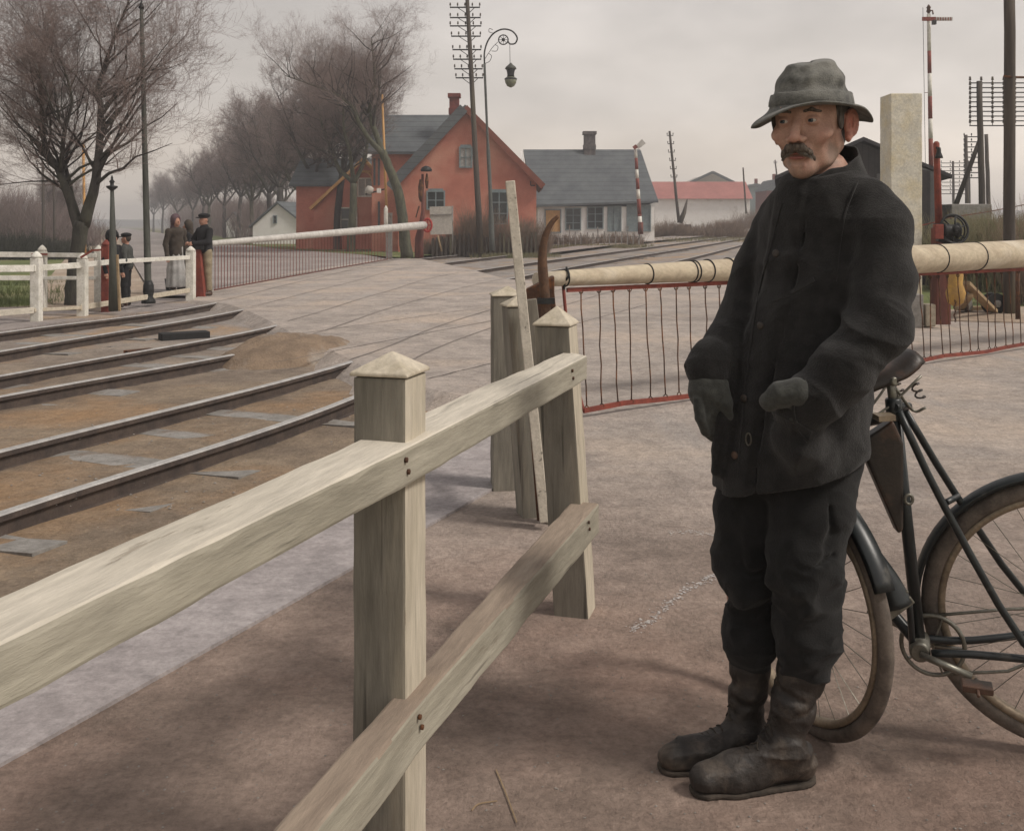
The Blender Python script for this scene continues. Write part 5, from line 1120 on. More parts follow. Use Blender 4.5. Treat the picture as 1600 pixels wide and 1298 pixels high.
put('bell', MB().lathe([(.055,-.03),(.05,.0),(.03,.05),(.027,.1),(.02,.12)], W(1467,244,14.1), 12), m_iron, bp); put('bell_arm', MB().bar(W(1463,231,14.15), W(1468,232,14.12), .03, .03), m_iron, bp)
wn = thing('winch', W(1490,400,14), 'black iron barrier winch with big spoked wheel beside the red post', 'winch'); c = W(1491,358,13.9)
ringp = lambda r, dz=0: [c+V3(math.cos(a_)*r*.95, math.sin(a_)*r*.25+dz, math.sin(a_)*r) for a_ in [k*math.pi/14 for k in range(28)]]
put('wheel_rim', MB().tube(ringp(.195), .018, 8, closed=True).tube(ringp(.175, .05), .012, 6, closed=True), m_iron, wn)
for k in range(6):
    a_ = k*math.pi/3+.3; put('spoke', MB().tube([c, c+V3(math.cos(a_)*.185, math.sin(a_)*.045, math.sin(a_)*.195)], .011, 6), m_iron, wn)
put('hub', MB().lathe([(.03,-.1),(.055,-.06),(.055,.06),(.03,.1)], c, 12, ax=(0,1,0)), m_iron, wn)
put('drum', MB().lathe([(.09,0),(.11,.02),(.08,.04),(.08,.2),(.11,.22),(.09,.24)], W(1472,360,13.9), 14, ax=(1,.1,0)), m_iron, wn)
put('bracket', MB().bar(W(1466,370,14), W(1500,382,14), .1, .12).box(W(1468,355,13.95), (.12,.14,.1)), m_iron, wn)
put('red_box', MB().box(W(1466,362,13.85), (.12,.08,.2)), m_red, wn, bevel=.008)
cw = thing('counterweight', W(1495,500,13.6), 'ochre painted counterweight hanging on a chain below the winch', 'weight')
put('weight', MB().lathe([(.03,-.2),(.10,-.15),(.13,-.02),(.09,.1),(.1,.22),(.06,.3)], W(1493,455,13.6), 14), m_yellow, cw)
mb = MB(); 
for k in range(16):
    p = W(1492+math.sin(k)*1.2, 470+k*2.1, 13.45); r_ = .016; ax = V3(1,0,0) if k % 2 else V3(0,1,0)
    mb.tube([p+(ax*math.cos(a_)+V3(0,0,1.5)*math.sin(a_))*r_*.6 for a_ in [j*math.pi/4 for j in range(8)]], .005, 4, closed=True)
put('chain', mb, m_rust, cw)
tr = thing('timber_trestle', P(1530,490), 'raw planks nailed into a low slanting trestle behind the barrier', 'trestle')
put('plank', MB().bar(W(1508,442,14.4), P(1552,491)+V3(0,0,.05), .13, .05), m_plank, tr, bevel=.004); put('plank', MB().bar(P(1500,488)+V3(0,0,.05), W(1516,462,14.6), .08, .05), m_plank, tr, bevel=.004)
put('plank', MB().bar(P(1496,488)+V3(0,0,.06), P(1550,488)+V3(0,.1,.06), .12, .06), m_plank, tr, bevel=.004); put('short_post', MB().bar(P(1514,486), W(1507,448,14.7), .1, .1, up=(0,1,0)), m_sleeper, tr, bevel=.005)
dr = thing('cable_drum', P(1556,490), 'dark round cable drum lying against the thick telegraph pole', 'drum'); c = P(1556,490)+V3(0,0,.155)
put('flange', MB().lathe([(.155,0),(.165,.02),(.16,.04)], c, 20, ax=(.12,-1,0)), m_iron, dr); put('flange', MB().lathe([(.155,0),(.165,.02),(.16,.04)], c+V3(-.02,.16,0), 20, ax=(.12,-1,0)), m_iron, dr)
put('core', MB().lathe([(.12,-.15),(.12,0),(.125,.01)], c, 18, ax=(.12,-1,0)), m_rust, dr); put('hub', MB().lathe([(.055,.0),(.06,.06),(.03,.075)], c, 12, ax=(.12,-1,0)), m_sleeper, dr)
bx_ = thing('water_trough', W(1510,335,30), 'grey box like trough wall at the foot of the strutted telegraph pole', 'trough')
x0, z1 = XZ(1487,319,30); x1, _ = XZ(1550,319,30); mb = MB(); box_between(mb, x0, x1, 30, 31, -.2, z1); put('wall', mb, m_sleeper, bx_, bevel=.02)
# small post right of big telegraph pole
tag(put('dark_stake', MB().tube([P(1590,500), W(1590,420,P(1590,500).y)], .03, 6), m_rust, org=P(1590,500)), 'thin dark stake at the right edge behind the barrier wires', 'stake')
tag(put('small_bucket', MB().lathe([(.10,0),(.13,.24),(.12,.24),(.09,.02)], P(267,453), 14), m_iron, org=P(267,453)), 'dark bucket on the ground beside the woman in the headscarf', 'bucket')
# ================================================================ implicit surfaces for figures
f4 = np.float32
def A3(p): return np.array(tuple(p), dtype=f4)
def cone(Pt, a, b, ra, rb, sq=None):
    a = A3(a); b = A3(b); ba = b-a; pa = Pt-a; h = np.clip((pa@ba)/max(float(ba@ba), 1e-9), 0, 1)
    return np.linalg.norm(pa-h[..., None]*ba, axis=-1)-(ra+(rb-ra)*h)
def chain(Pt, pts, rad, k=.02):
    d = None
    for i in range(len(pts)-1):
        e = cone(Pt, pts[i], pts[i+1], rad[i], rad[i+1]); d = e if d is None else smin(d, e, k)
    return d
def ell(Pt, c, r, M=None):
    p = Pt-A3(c)
    if M is not None: p = p@np.array(M, dtype=f4)          # columns are the ellipsoid's axes
    r = np.array(r, dtype=f4); k0 = np.linalg.norm(p/r, axis=-1); k1 = np.linalg.norm(p/(r*r), axis=-1)
    return k0*(k0-1)/np.maximum(k1, 1e-6)
def smin(a, b, k):
    h = np.clip(.5+.5*(b-a)/k, 0, 1); return b*(1-h)+a*h-k*h*(1-h)
def smax(a, b, k): return -smin(-a, -b, k)
def grid(lo, hi, h):
    ax = [np.arange(lo[i], hi[i]+h, h, dtype=f4) for i in range(3)]
    return np.stack(np.meshgrid(*ax, indexing='ij'), -1)
def vnoise(Pt, s, seed=0):
    """cheap smooth pseudo noise from summed sines, about -1..1"""
    r = np.random.RandomState(seed); v = 0
    for k in range(6):
        d = r.normal(size=3).astype(f4); d /= np.linalg.norm(d); v = v+np.sin(Pt@d*(s*r.uniform(.6,1.6))+r.uniform(0,6.28)+1.3*np.sin(Pt@np.roll(d,1)*s*.7+k))
    return v/3.4
def band(fn, lo, hi, h, c=4):
    """evaluate a distance function on a fine grid only near its surface"""
    lo = np.array(lo, dtype=f4); hi = np.array(hi, dtype=f4); n = np.ceil((hi-lo)/(h*c)).astype(int)+1
    ax = [lo[i]+np.arange(n[i]+1, dtype=f4)*h*c for i in range(3)]
    G_ = np.stack(np.meshgrid(*ax, indexing='ij'), -1); Dc = fn(G_.reshape(-1, 3)).reshape(G_.shape[:3])
    m = np.abs(Dc) < h*c*1.9
    m2 = np.zeros(n, bool)
    for i in (0,1):
        for j in (0,1):
            for k in (0,1): m2 |= m[i:n[0]+i, j:n[1]+j, k:n[2]+k]
    N_ = n*c; F_ = np.repeat(np.repeat(np.repeat(Dc[:-1,:-1,:-1], c, 0), c, 1), c, 2)
    M_ = np.repeat(np.repeat(np.repeat(m2, c, 0), c, 1), c, 2)
    idx = np.argwhere(M_); P_ = idx.astype(f4)*h+lo; out = np.empty(len(P_), f4)
    for s in range(0, len(P_), 400000): out[s:s+400000] = fn(P_[s:s+400000])
    F_[M_] = out; return F_
def surfnet(F_, lo, h):
    """naive surface nets; inside is negative"""
    s = F_ < 0; nx, ny, nz = F_.shape
    cnt = np.zeros((nx-1, ny-1, nz-1), f4); acc = np.zeros((nx-1, ny-1, nz-1, 3), f4)
    sl = lambda a, b, c: (slice(a, nx-1+a), slice(b, ny-1+b), slice(c, nz-1+c))
    for ax in range(3):
        for u in (0,1):
            for v in (0,1):
                o0 = [0,0,0]; ot = [i for i in range(3) if i != ax]; o0[ot[0]] = u; o0[ot[1]] = v; o1 = list(o0); o1[ax] = 1
                a = F_[sl(*o0)]; b = F_[sl(*o1)]; m = (a < 0) != (b < 0)
                t = np.where(m, a/np.where(m, a-b, 1), 0)
                cnt += m
                for i in range(3): acc[..., i] += np.where(m, (t if i == ax else o0[i]), 0)
    act = cnt > 0; idx = -np.ones(cnt.shape, np.int64); idx[act] = np.arange(act.sum())
    ijk = np.argwhere(act); vs = (ijk+acc[act]/cnt[act][:, None])*h+np.array(lo, dtype=f4)
    quads = []
    for ax in range(3):
        o = [i for i in range(3) if i != ax]; 
        A = F_; s0 = [slice(1, -1)]*3; s0[ax] = slice(0, -1); s1 = [slice(1, -1)]*3; s1[ax] = slice(1, None)
        a = s[tuple(s0)]; b = s[tuple(s1)]; m = a != b; q = np.argwhere(m)
        off = np.ones(3, int); off[ax] = 0; q = q+off; flip = a[m]
        def cell(du, dv):
            c = q.copy(); c[:, o[0]] -= du; c[:, o[1]] -= dv; return idx[c[:, 0], c[:, 1], c[:, 2]]
        Q = np.stack([cell(0,0), cell(1,0), cell(1,1), cell(0,1)], 1)
        par = (ax == 1)
        fl = flip != par
        Q[~fl] = Q[~fl][:, ::-1]; quads.append(Q)
    Q = np.concatenate(quads); return vs, Q[(Q >= 0).all(1)][:, ::-1]
def np_mesh(name, parts, material, og):
    V = []; Q = []; b = 0
    for v, q in parts: V.append(v); Q.append(q+b); b += len(v)
    V = np.concatenate(V)-np.array(og, dtype=f4); Q = np.concatenate(Q)
    me = bpy.data.meshes.new(name); me.vertices.add(len(V)); me.vertices.foreach_set('co', V.reshape(-1).astype(f4))
    me.loops.add(Q.size); me.loops.foreach_set('vertex_index', Q.reshape(-1).astype(np.int32))
    me.polygons.add(len(Q)); me.polygons.foreach_set('loop_start', (np.arange(len(Q))*4).astype(np.int32)); me.polygons.foreach_set('use_smooth', [True]*len(Q))
    me.update(calc_edges=True); me.validate(); me.materials.append(material); return me
def sdfobj(name, fn, lo, hi, h, material, parent, extra=None):
    v, q = surfnet(band(fn, lo, hi, h), lo, h); parts = [(v, q)]+(extra or [])
    me = np_mesh(name, parts, material, tuple(ORG[parent.name])); o = bpy.data.objects.new(name, me); C.objects.link(o); o.parent = parent; ORG[o.name] = ORG[parent.name]; return o

# ================================================================ the man
D0 = 2.63
def M(px_, py_, w_=0.): return W(px_, py_, D0+w_)
man = thing('person', P(1180,1200), 'man in black coat, grey hat and muddy boots with hands tucked away beside the bicycle', 'person')
HS = 1.14; yaw = R(33); hf = Vector((-math.sin(yaw), -math.cos(yaw), 0)); hl = Vector((math.cos(yaw), -math.sin(yaw), 0)); hu = Vector((0,0,1))
tiltq = Matrix.Rotation(R(3), 3, hl); hf = tiltq@hf; hu = tiltq@hu
HO = M(1266,191,-.02)
HB = np.array([tuple(hl), tuple(hf), tuple(hu)], dtype=f4)       # rows: left, forward, up
def Hd(l, f, u): return HO+(hl*l+hf*f+hu*u)*HS
def head_local(g): return ((g-A3(HO))@HB.T)/HS
def head_sdf(g, full=True):
    p = head_local(g); d = ell(p, (0,-.012,.026), (.077,.094,.076))
    d = smin(d, ell(p, (0,.030,-.03), (.059,.062,.080)), .03)
    for s in (-1,1):
        d = smin(d, cone(p, (s*.050,-.014,-.050), (s*.010,.062,-.099), .019, .0195), .026)
        d = smin(d, ell(p, (s*.040,.064,-.032), (.028,.020,.022)), .024)
        d = smin(d, ell(p, (s*.046,.030,-.065), (.02,.03,.03)), .02)
    d = smin(d, ell(p, (0,.077,-.104), (.019,.018,.017)), .018)
    d = smin(d, cone(p, (-.034,.080,.022), (.034,.080,.022), .0125, .0125), .014)
    for s in (-1,1):
        d = smax(d, -ell(p, (s*.031,.104,-.001), (.019,.018,.0145)), .012)
    # nose
    d = smin(d, chain(p, [(0,.088,.010),(0,.101,-.014),(0,.117,-.036)], [.0085,.0085,.0115], .008), .010)
    for s in (-1,1):
        d = smin(d, ell(p, (s*.0135,.103,-.041), (.0095,.0115,.0085)), .006)
        d = smax(d, -ell(p, (s*.0085,.110,-.0495), (.0045,.006,.004)), .003)
    # mouth region
    d = smin(d, ell(p, (0,.088,-.068), (.028,.013,.018)), .014)
    d = smin(d, ell(p, (0,.096,-.0795), (.021,.008,.0052)), .005)
    d = smax(d, -ell(p, (0,.104,-.0735), (.024,.008,.0017)), .003)
    d = smin(d, ell(p, (0,.094,-.096), (.014,.006,.004)), .006); d = smax(d, -ell(p, (0,.103,-.0925), (.018,.006,.004)), .006)
    # eyelids round the eyeballs
    for s in (-1,1):
        lid = ell(p, (s*.031,.0815,0), (.0148,.0138,.0128)); lid = smax(lid, -ell(p, (s*.031,.0955,-.0008), (.0128,.008,.0038)), .0012); d = smin(d, lid, .003)
        d = smax(d, -cone(p, (s*.022,.102,-.0135), (s*.036,.100,-.0165), .0015, .001), .004)      # bag under the eye
    # folds from nose to mouth, hollow cheek, crow's feet
    for s in (-1,1):
        d = smax(d, -chain(p, [(s*.017,.103,-.044),(s*.028,.099,-.062),(s*.034,.092,-.085)], [.0026,.0034,.0020], .003), .006)
        d = smax(d, -ell(p, (s*.062,.045,-.065), (.012,.03,.028)), .02)
        for k in range(3): d = smax(d, -cone(p, (s*.048,.082,.004-.006*k), (s*.060,.069,.009-.011*k), .0018, .0008), .003)
    for s in (-1,1): d = smax(d, -chain(p, [(s*.018,.0985,.006),(s*.031,.0985,.0100),(s*.044,.090,.006)], [.0010,.0016,.0008], .002), .003)
    # ears
    for s in (-1,1):
        ca, sa = math.cos(.42), math.sin(.42); M_ = np.array([[ca, s*sa, 0],[-s*sa, ca, 0],[0,0,1]], dtype=f4).T
        e = ell(p, (s*.084,-.018,-.008), (.0065,.0185,.031), M_); e = smin(e, ell(p, (s*.080,-.012,-.036), (.006,.009,.012)), .006)
        e = smax(e, -ell(p, (s*.0915,-.013,-.004), (.0065,.0105,.020), M_), .003)
        e = smin(e, ell(p, (s*.080,-.010,-.014), (.005,.005,.008)), .004)
        d = smin(d, e, .005)
    d = smin(d, cone(p, (0,-.030,-.06), (0,-.045,-.24), .050, .060), .025)
    d = smin(d, cone(p, (.0,-.01,-.10), (0,-.01,-.24), .042, .050), .02)
    return d+.0006*vnoise(p, 120, 3)*.6
hc = HO; lo = (hc.x-.17, hc.y-.19, hc.z-.30); hi = (hc.x+.17, hc.y+.19, hc.z+.17)
headparts = surfnet(band(head_sdf, lo, hi, .0019), lo, .0019)
def under(g):     # the body under the clothes
    d = ell(g, M(1283,440), (.15,.11,.28)); d = smin(d, cone(g, M(1288,270), M(1286,420), .062, .10), .05)
    d = smin(d, ell(g, M(1240,720), (.145,.12,.13)), .08)
    d = smin(d, chain(g, [M(1352,330,-.12), M(1368,500,-.19), M(1262,628,-.205)], [.045,.036,.024], .03), .03)
    d = smin(d, chain(g, [M(1240,360,.10), M(1158,480,.09), M(1112,585,.0)], [.05,.042,.03], .03), .03)
    d = smin(d, chain(g, [M(1190,740,.05), M(1165,905,.03), M(1172,1150,.0)], [.08,.05,.035], .03), .03)
    return smin(d, chain(g, [M(1268,740,-.04), M(1255,910,-.10), M(1238,1130,-.11)], [.08,.052,.034], .03), .03)
lo = (.40, 2.2, .08); hi = (1.12, 2.95, 1.62); bodyparts = surfnet(under(grid(lo, hi, .02)), lo, .02)
me = np_mesh('body', [headparts, bodyparts], m_skin, tuple(ORG[man.name])); bo = bpy.data.objects.new('body', me); C.objects.link(bo); bo.parent = man; ORG[bo.name] = ORG[man.name]
og_m = ORG[man.name]; oc_ = lambda l, f, u: tuple(Hd(l, f, u)-og_m)
skin_zones(m_skin, [(oc_(.0,.06,-.105), .052, (.185,.150,.125), .72), (oc_(.045,.02,-.075), .046, (.205,.165,.135), .68), (oc_(-.045,.03,-.08), .042, (.205,.165,.135), .6), (oc_(0,.115,-.038), .020, (.50,.20,.155), .55), (oc_(.045,.07,-.035), .026, (.50,.23,.18), .5), (oc_(-.045,.07,-.035), .026, (.50,.23,.18), .45), (oc_(.085,-.018,-.008), .036, (.46,.15,.11), .8), (oc_(.031,.09,.0), .018, (.38,.22,.17), .5), (oc_(-.031,.09,.0), .018, (.38,.22,.17), .5)], None)  # the strong red zone at the near ear is painted backlight
def hsd(name, fn, lc, ext, h, material, parent=man):
    c = Hd(*lc); lo = tuple(c[i]-ext*HS for i in range(3)); hi = tuple(c[i]+ext*HS for i in range(3))
    return sdfobj(name, lambda g: fn(head_local(g)), lo, hi, h, material, parent)
# painted backlight on the ear, red nose, lips: thin shells following the head surface
for s in (-1, 1):
    e = MB().lathe([(.0001,-.0118),(.006,-.0102),(.0105,-.006),(.0118,0),(.0105,.006),(.006,.0102),(.0001,.0118)], (0,0,0), 20); ec = Hd(s*.031,.0826,0)
    gz_ = (hf*.96-hl*.24).normalized()
    mb = MB().lathe([(math.sin(a_)*.0120*HS, math.cos(a_)*.0120*HS) for a_ in [math.pi*k/12 for k in range(13)]], ec, 20, ax=gz_)
    o = put('eye', mb, mat('eyeball%d' % s, (.50,.45,.40), (.42,.37,.33), 5, .25, 0, 10, spec=.5), man)
    mb = MB().lathe([(.0066*HS, .0100*HS), (.0050*HS,.0112*HS), (.0001, .0124*HS)], ec, 18, ax=gz_); put('iris', mb, mat('iris%d' % s, (.06,.075,.085), (.03,.04,.05), 5, .2, 0, 10, spec=.6), o)
    mb = MB().lathe([(.0026*HS, .0120*HS), (.0020*HS,.0124*HS), (.0001, .0127*HS)], ec, 14, ax=gz_); put('pupil', mb, mat('pupil%d' % s, (.01,.01,.01), (.01,.01,.01), 5, .15, 0, 10), o)
def must(p):
    d = None
    for s in (-1,1):
        e = chain(p, [(0,.109,-.058),(s*.013,.107,-.060),(s*.027,.098,-.070),(s*.035,.090,-.084)], [.0070,.0090,.0070,.0025], .006); d = e if d is None else smin(d, e, .006)
    st = vnoise(p*np.array([3.,3.,1.], dtype=f4), 260, 7)*.0011+vnoise(p*np.array([3.,3.,1.], dtype=f4), 90, 8)*.0012
    return smax(d+st, head_sdf_off(p), .001)
def head_sdf_off(p): return -(ell(p, (0,.07,-.068), (.03,.012,.02)))*0-1.
hsd('moustache', must, (0,.098,-.07), .055, .0014, m_must)
for s in (-1,1): hsd('eyebrow', lambda p: chain(p, [(s*.016,.0935,.019),(s*.032,.0945,.023),(s*.048,.083,.018)], [.0028,.0042,.0022], .002)+vnoise(p, 400, 5)*.0012, (s*.032,.09,.022), .026, .0014, m_must)
def strands(name, items, r, m, parent):
    mb = MB()
    for q in items: mb.tube(q, ([r, r*.9, r*.35] if len(q) == 3 else [r, r*.5]), 3, caps=False)
    o = put(name, mb, m, parent, fixn=False); o['kind'] = 'stuff'; return o
rgh = random.Random(91); mo = [x for x in man.children if x.name.startswith('moustache')][0]; it = []
for _ in range(620):
    s = rgh.choice((-1,1)); u = rgh.random()*.85; l0 = s*(.002+.029*u); f0 = .112-.012*u*u*1.6-.002; u0 = -.056-.010*u-.010*u*u; 
    l0 += rgh.gauss(0,.001); a0 = rgh.uniform(-.003,.004); ln = rgh.uniform(.008,.016)
    it.append([Hd(l0, f0+.002, u0+a0), Hd(l0+s*ln*(.15+.22*u), f0+.0035-ln*.05, u0+a0-ln*.55), Hd(l0+s*ln*(.2+.32*u), f0-.001-ln*.15, u0+a0-ln)])
m_gstr = mat('grey_hair_strands', (.30,.27,.235), (.10,.085,.07), 400, .6, 0, 10); strands('moustache_hair', it, .00050, m_gstr, mo)
# stubble grown from the body's own skin on jaw, chin and cheeks
it = []; bm_ = bo.data; vs_ = np.empty(len(bm_.vertices)*3, f4); bm_.vertices.foreach_get('co', vs_); vs_ = vs_.reshape(-1,3)+np.array(tuple(ORG[man.name]), dtype=f4)
lp = ((vs_-A3(HO))@HB.T)/HS; nr_ = np.empty(len(bm_.vertices)*3, f4); bm_.vertices.foreach_get('normal', nr_); nr_ = nr_.reshape(-1,3)
msk = (lp[:,2] < -.050-.25*np.abs(lp[:,0])*0) & (lp[:,2] > -.15) & (lp[:,1] > -.005) & ((np.abs(lp[:,0]) > .030) | (lp[:,2] < -.088)) & (lp[:,1] < .11)
ids = np.nonzero(msk)[0]; rs = np.random.RandomState(5); ids = rs.choice(ids, min(5200, len(ids)), replace=False)
for i in ids:
    p_ = Vector(vs_[i].tolist()); n_ = Vector(nr_[i].tolist()); l_ = rgh.uniform(.0015,.0042); it.append([p_, p_+n_*l_*.7+Vector((0,0,-l_*.7))])
strands('stubble', it, .00040, mat('stubble_hair', (.13,.115,.10), (.05,.044,.038), 500, .7, 0, 10), bo)
def hairf(p):
    d = ell(p, (0,-.014,.026), (.0795,.097,.078)); d = smin(d, ell(p, (0,-.05,-.03), (.062,.055,.06)), .03)
    for s in (-1,1): d = smin(d, ell(p, (s*.0735,.022,.004), (.006,.012,.026)), .006)
    d = smax(d, -(-p[..., 1]+.038-.0), .004) if False else d
    cut = p[..., 1]-.036; d = smax(d, cut, .004); d = smax(d, p[..., 2]-.06, .004)
    for s in (-1,1): d = smax(d, -ell(p, (s*.086,-.016,-.012), (.022,.024,.038)), .004)
    return d+vnoise(p*np.array([1.,3.,.6], dtype=f4), 260, 2)*.0012
hsd('hair', hairf, (0,-.02,-.0), .12, .0026, m_hair)
hsd('lips', lambda p: smin(ell(p, (0,.0985,-.0800), (.018,.0072,.0042)), ell(p, (0,.0995,-.0705), (.018,.0062,.0030)), .0004), (0,.098,-.075), .028, .0012, m_lip)
# ear colour, painted red as if backlit: slightly inflated copy of the near ear
def earf(p):
    s = 1; ca, sa = math.cos(.55), math.sin(.55); M_ = np.array([[ca, s*sa, 0],[-s*sa, ca, 0],[0,0,1]], dtype=f4).T
    e = ell(p, (s*.0840,-.019,-.006), (.0072,.0205,.0315), M_); e = smin(e, ell(p, (s*.0805,-.010,-.036), (.007,.0100,.0125)), .006)
    e = smax(e, -ell(p, (s*.0945,-.014,-.004), (.0100,.0150,.0230), M_), .002)
    hx = chain(p, [(s*(.0865+.007*math.sin(t)*1.0), -.0200-.019*math.sin(t), -.004+.0275*math.cos(t)) for t in [R(-50+22*k) for k in range(11)]], [.0034]*11, .001); e = smin(e, hx, .003)
    e = smin(e, chain(p, [(s*.088,-.020,.012),(s*.0895,-.024,-.002),(s*.086,-.018,-.020)], [.002,.0026,.002], .002), .003); e = smin(e, ell(p, (s*.0815,-.009,-.013), (.0055,.005,.0075)), .004)
    return smin(e, chain(p, [(s*.0905,-.022,.010),(s*.0905,-.020,-.014)], [.0018,.002], .003), .004)
hsd('ear', earf, (.083,-.016,-.01), .045, .0016, m_ear)
# hat
def hat():
    mb = MB(); NR = [0,.018,.034,.047,.056,.063,.068,.073,.077,.081,.084,.0865,.090,.098,.107,.117,.125,.129]; nth = 96
    HZ = [.141,.140,.137,.132,.124,.113,.098,.083,.068,.053,.043,.038,.034,.031,.030,.029,.027,.024]; vs = []
    for j, (r, z) in enumerate(zip(NR, HZ)):
        for k in range(nth):
            a = 2*math.pi*k/nth; ca, sa = math.cos(a), math.sin(a)     # ca: left, sa: forward
            el = 1+.17*abs(sa)**1.5; rr = r*el; zz = z
            if j >= 11:      # brim
                t = (j-11)/6; rr = r*el; zz += t*(-.036*max(0, math.cos(a-R(150)))**1.5+.014*max(0, math.cos(a-R(62)))-.026*max(0, math.cos(a+R(38)))**1.3) + t*.003*math.sin(5*a+.6)
            else:
                t = j/10; dent = math.exp(-((ca*r)/.022)**2)*.007*(1 if sa*r > -.06 else .4); zz -= dent*(1 if j < 7 else 0)
                n_ = mnoise.noise(Vector((ca*2.2, sa*2.2, z*26)))+.5*mnoise.noise(Vector((ca*5, sa*5, z*60+3))); rr *= 1+.095*n_*min(1, j/4)
                zz += .006*mnoise.noise(Vector((ca*r*30, sa*r*30, 5)))+.010*(sa*-.4+ca*.2)*(1-t)
                fold = math.sin((z*150)+2.2*mnoise.noise(Vector((ca*2, sa*2, 2))))*.0055; rr += fold*min(1, j/3)
                rr *= 1+.03*math.sin(2*a+1)*(1-t)
            vs.append(Hd(ca*rr, sa*rr-.010, zz))
    m = len(NR); mb.add(vs, [(j*nth+k, j*nth+(k+1)%nth, (j+1)*nth+(k+1)%nth, (j+1)*nth+k) for j in range(m-1) for k in range(nth)], True)
    o = put('hat', mb, m_hat, man); s = o.modifiers.new('felt', 'SOLIDIFY'); s.thickness = .005; s.offset = -1
    b = o.modifiers.new('smooth', 'SUBSURF'); b.levels = b.render_levels = 1
    mb = MB(); vs = []; prof = [(.0880,.036),(.0900,.038),(.0882,.050),(.0855,.062),(.0830,.064)]
    for r, z in prof:
        for k in range(nth):
            a = 2*math.pi*k/nth; ca, sa = math.cos(a), math.sin(a); el = 1+.17*abs(sa)**1.5
            n_ = mnoise.noise(Vector((ca*3, sa*3, z*10))); vs.append(Hd(ca*r*el*(1+.012*n_), sa*r*el*(1+.012*n_)-.010, z+.003*n_))
    mb.add(vs, [(j*nth+k, j*nth+(k+1)%nth, (j+1)*nth+(k+1)%nth, (j+1)*nth+k) for j in range(len(prof)-1) for k in range(nth)], True)
    hb = put('hat_band', mb, m_hat, o)
hat()
# --- jacket
YB = R(50); bf = np.array([-math.sin(YB), -math.cos(YB)], dtype=f4); bl = np.array([math.cos(YB), -math.sin(YB)], dtype=f4)
SEC = [(232,1296,.070,.080),(262,1290,.085,.095),(285,1290,.125,.105),(305,1292,.165,.115),(340,1294,.188,.130),(420,1284,.192,.142),(500,1268,.188,.148),(580,1250,.188,.152),(660,1238,.196,.160),(720,1232,.203,.166),(790,1228,.208,.170)]
zs_ = np.array([EYE-(s[0]-HOR)*D0/F for s in SEC], dtype=f4)[::-1]; cxs = np.array([(s[1]-800)*D0/F for s in SEC], dtype=f4)[::-1]
aa_ = np.array([s[2] for s in SEC], dtype=f4)[::-1]; bb_ = np.array([s[3] for s in SEC], dtype=f4)[::-1]
def torso(g, grow=0.):
    z = g[..., 2]; cx = np.interp(z, zs_, cxs).astype(f4); a = np.interp(z, zs_, aa_).astype(f4)+grow; b = np.interp(z, zs_, bb_).astype(f4)+grow
    dx = g[..., 0]-cx; dy = g[..., 1]-D0; l = dx*bl[0]+dy*bl[1]; f = dx*bf[0]+dy*bf[1]
    q = np.sqrt((l/a)**2+(f/b)**2); return (q-1)*np.minimum(a, b)*.95, l, f
def crease(d, g, pts, r=.006, k=.02): return smax(d, -chain(g, pts, [r*.3]+[r]*(len(pts)-2)+[r*.3], .01), k)
def ridge(d, g, pts, r=.008, k=.02): return smin(d, chain(g, pts, [r*.4]+[r]*(len(pts)-2)+[r*.4], .01), k)
hemz = lambda g: (EYE-(735-HOR)*D0/F)+(g[..., 0]-(1225-800)*D0/F)*.30
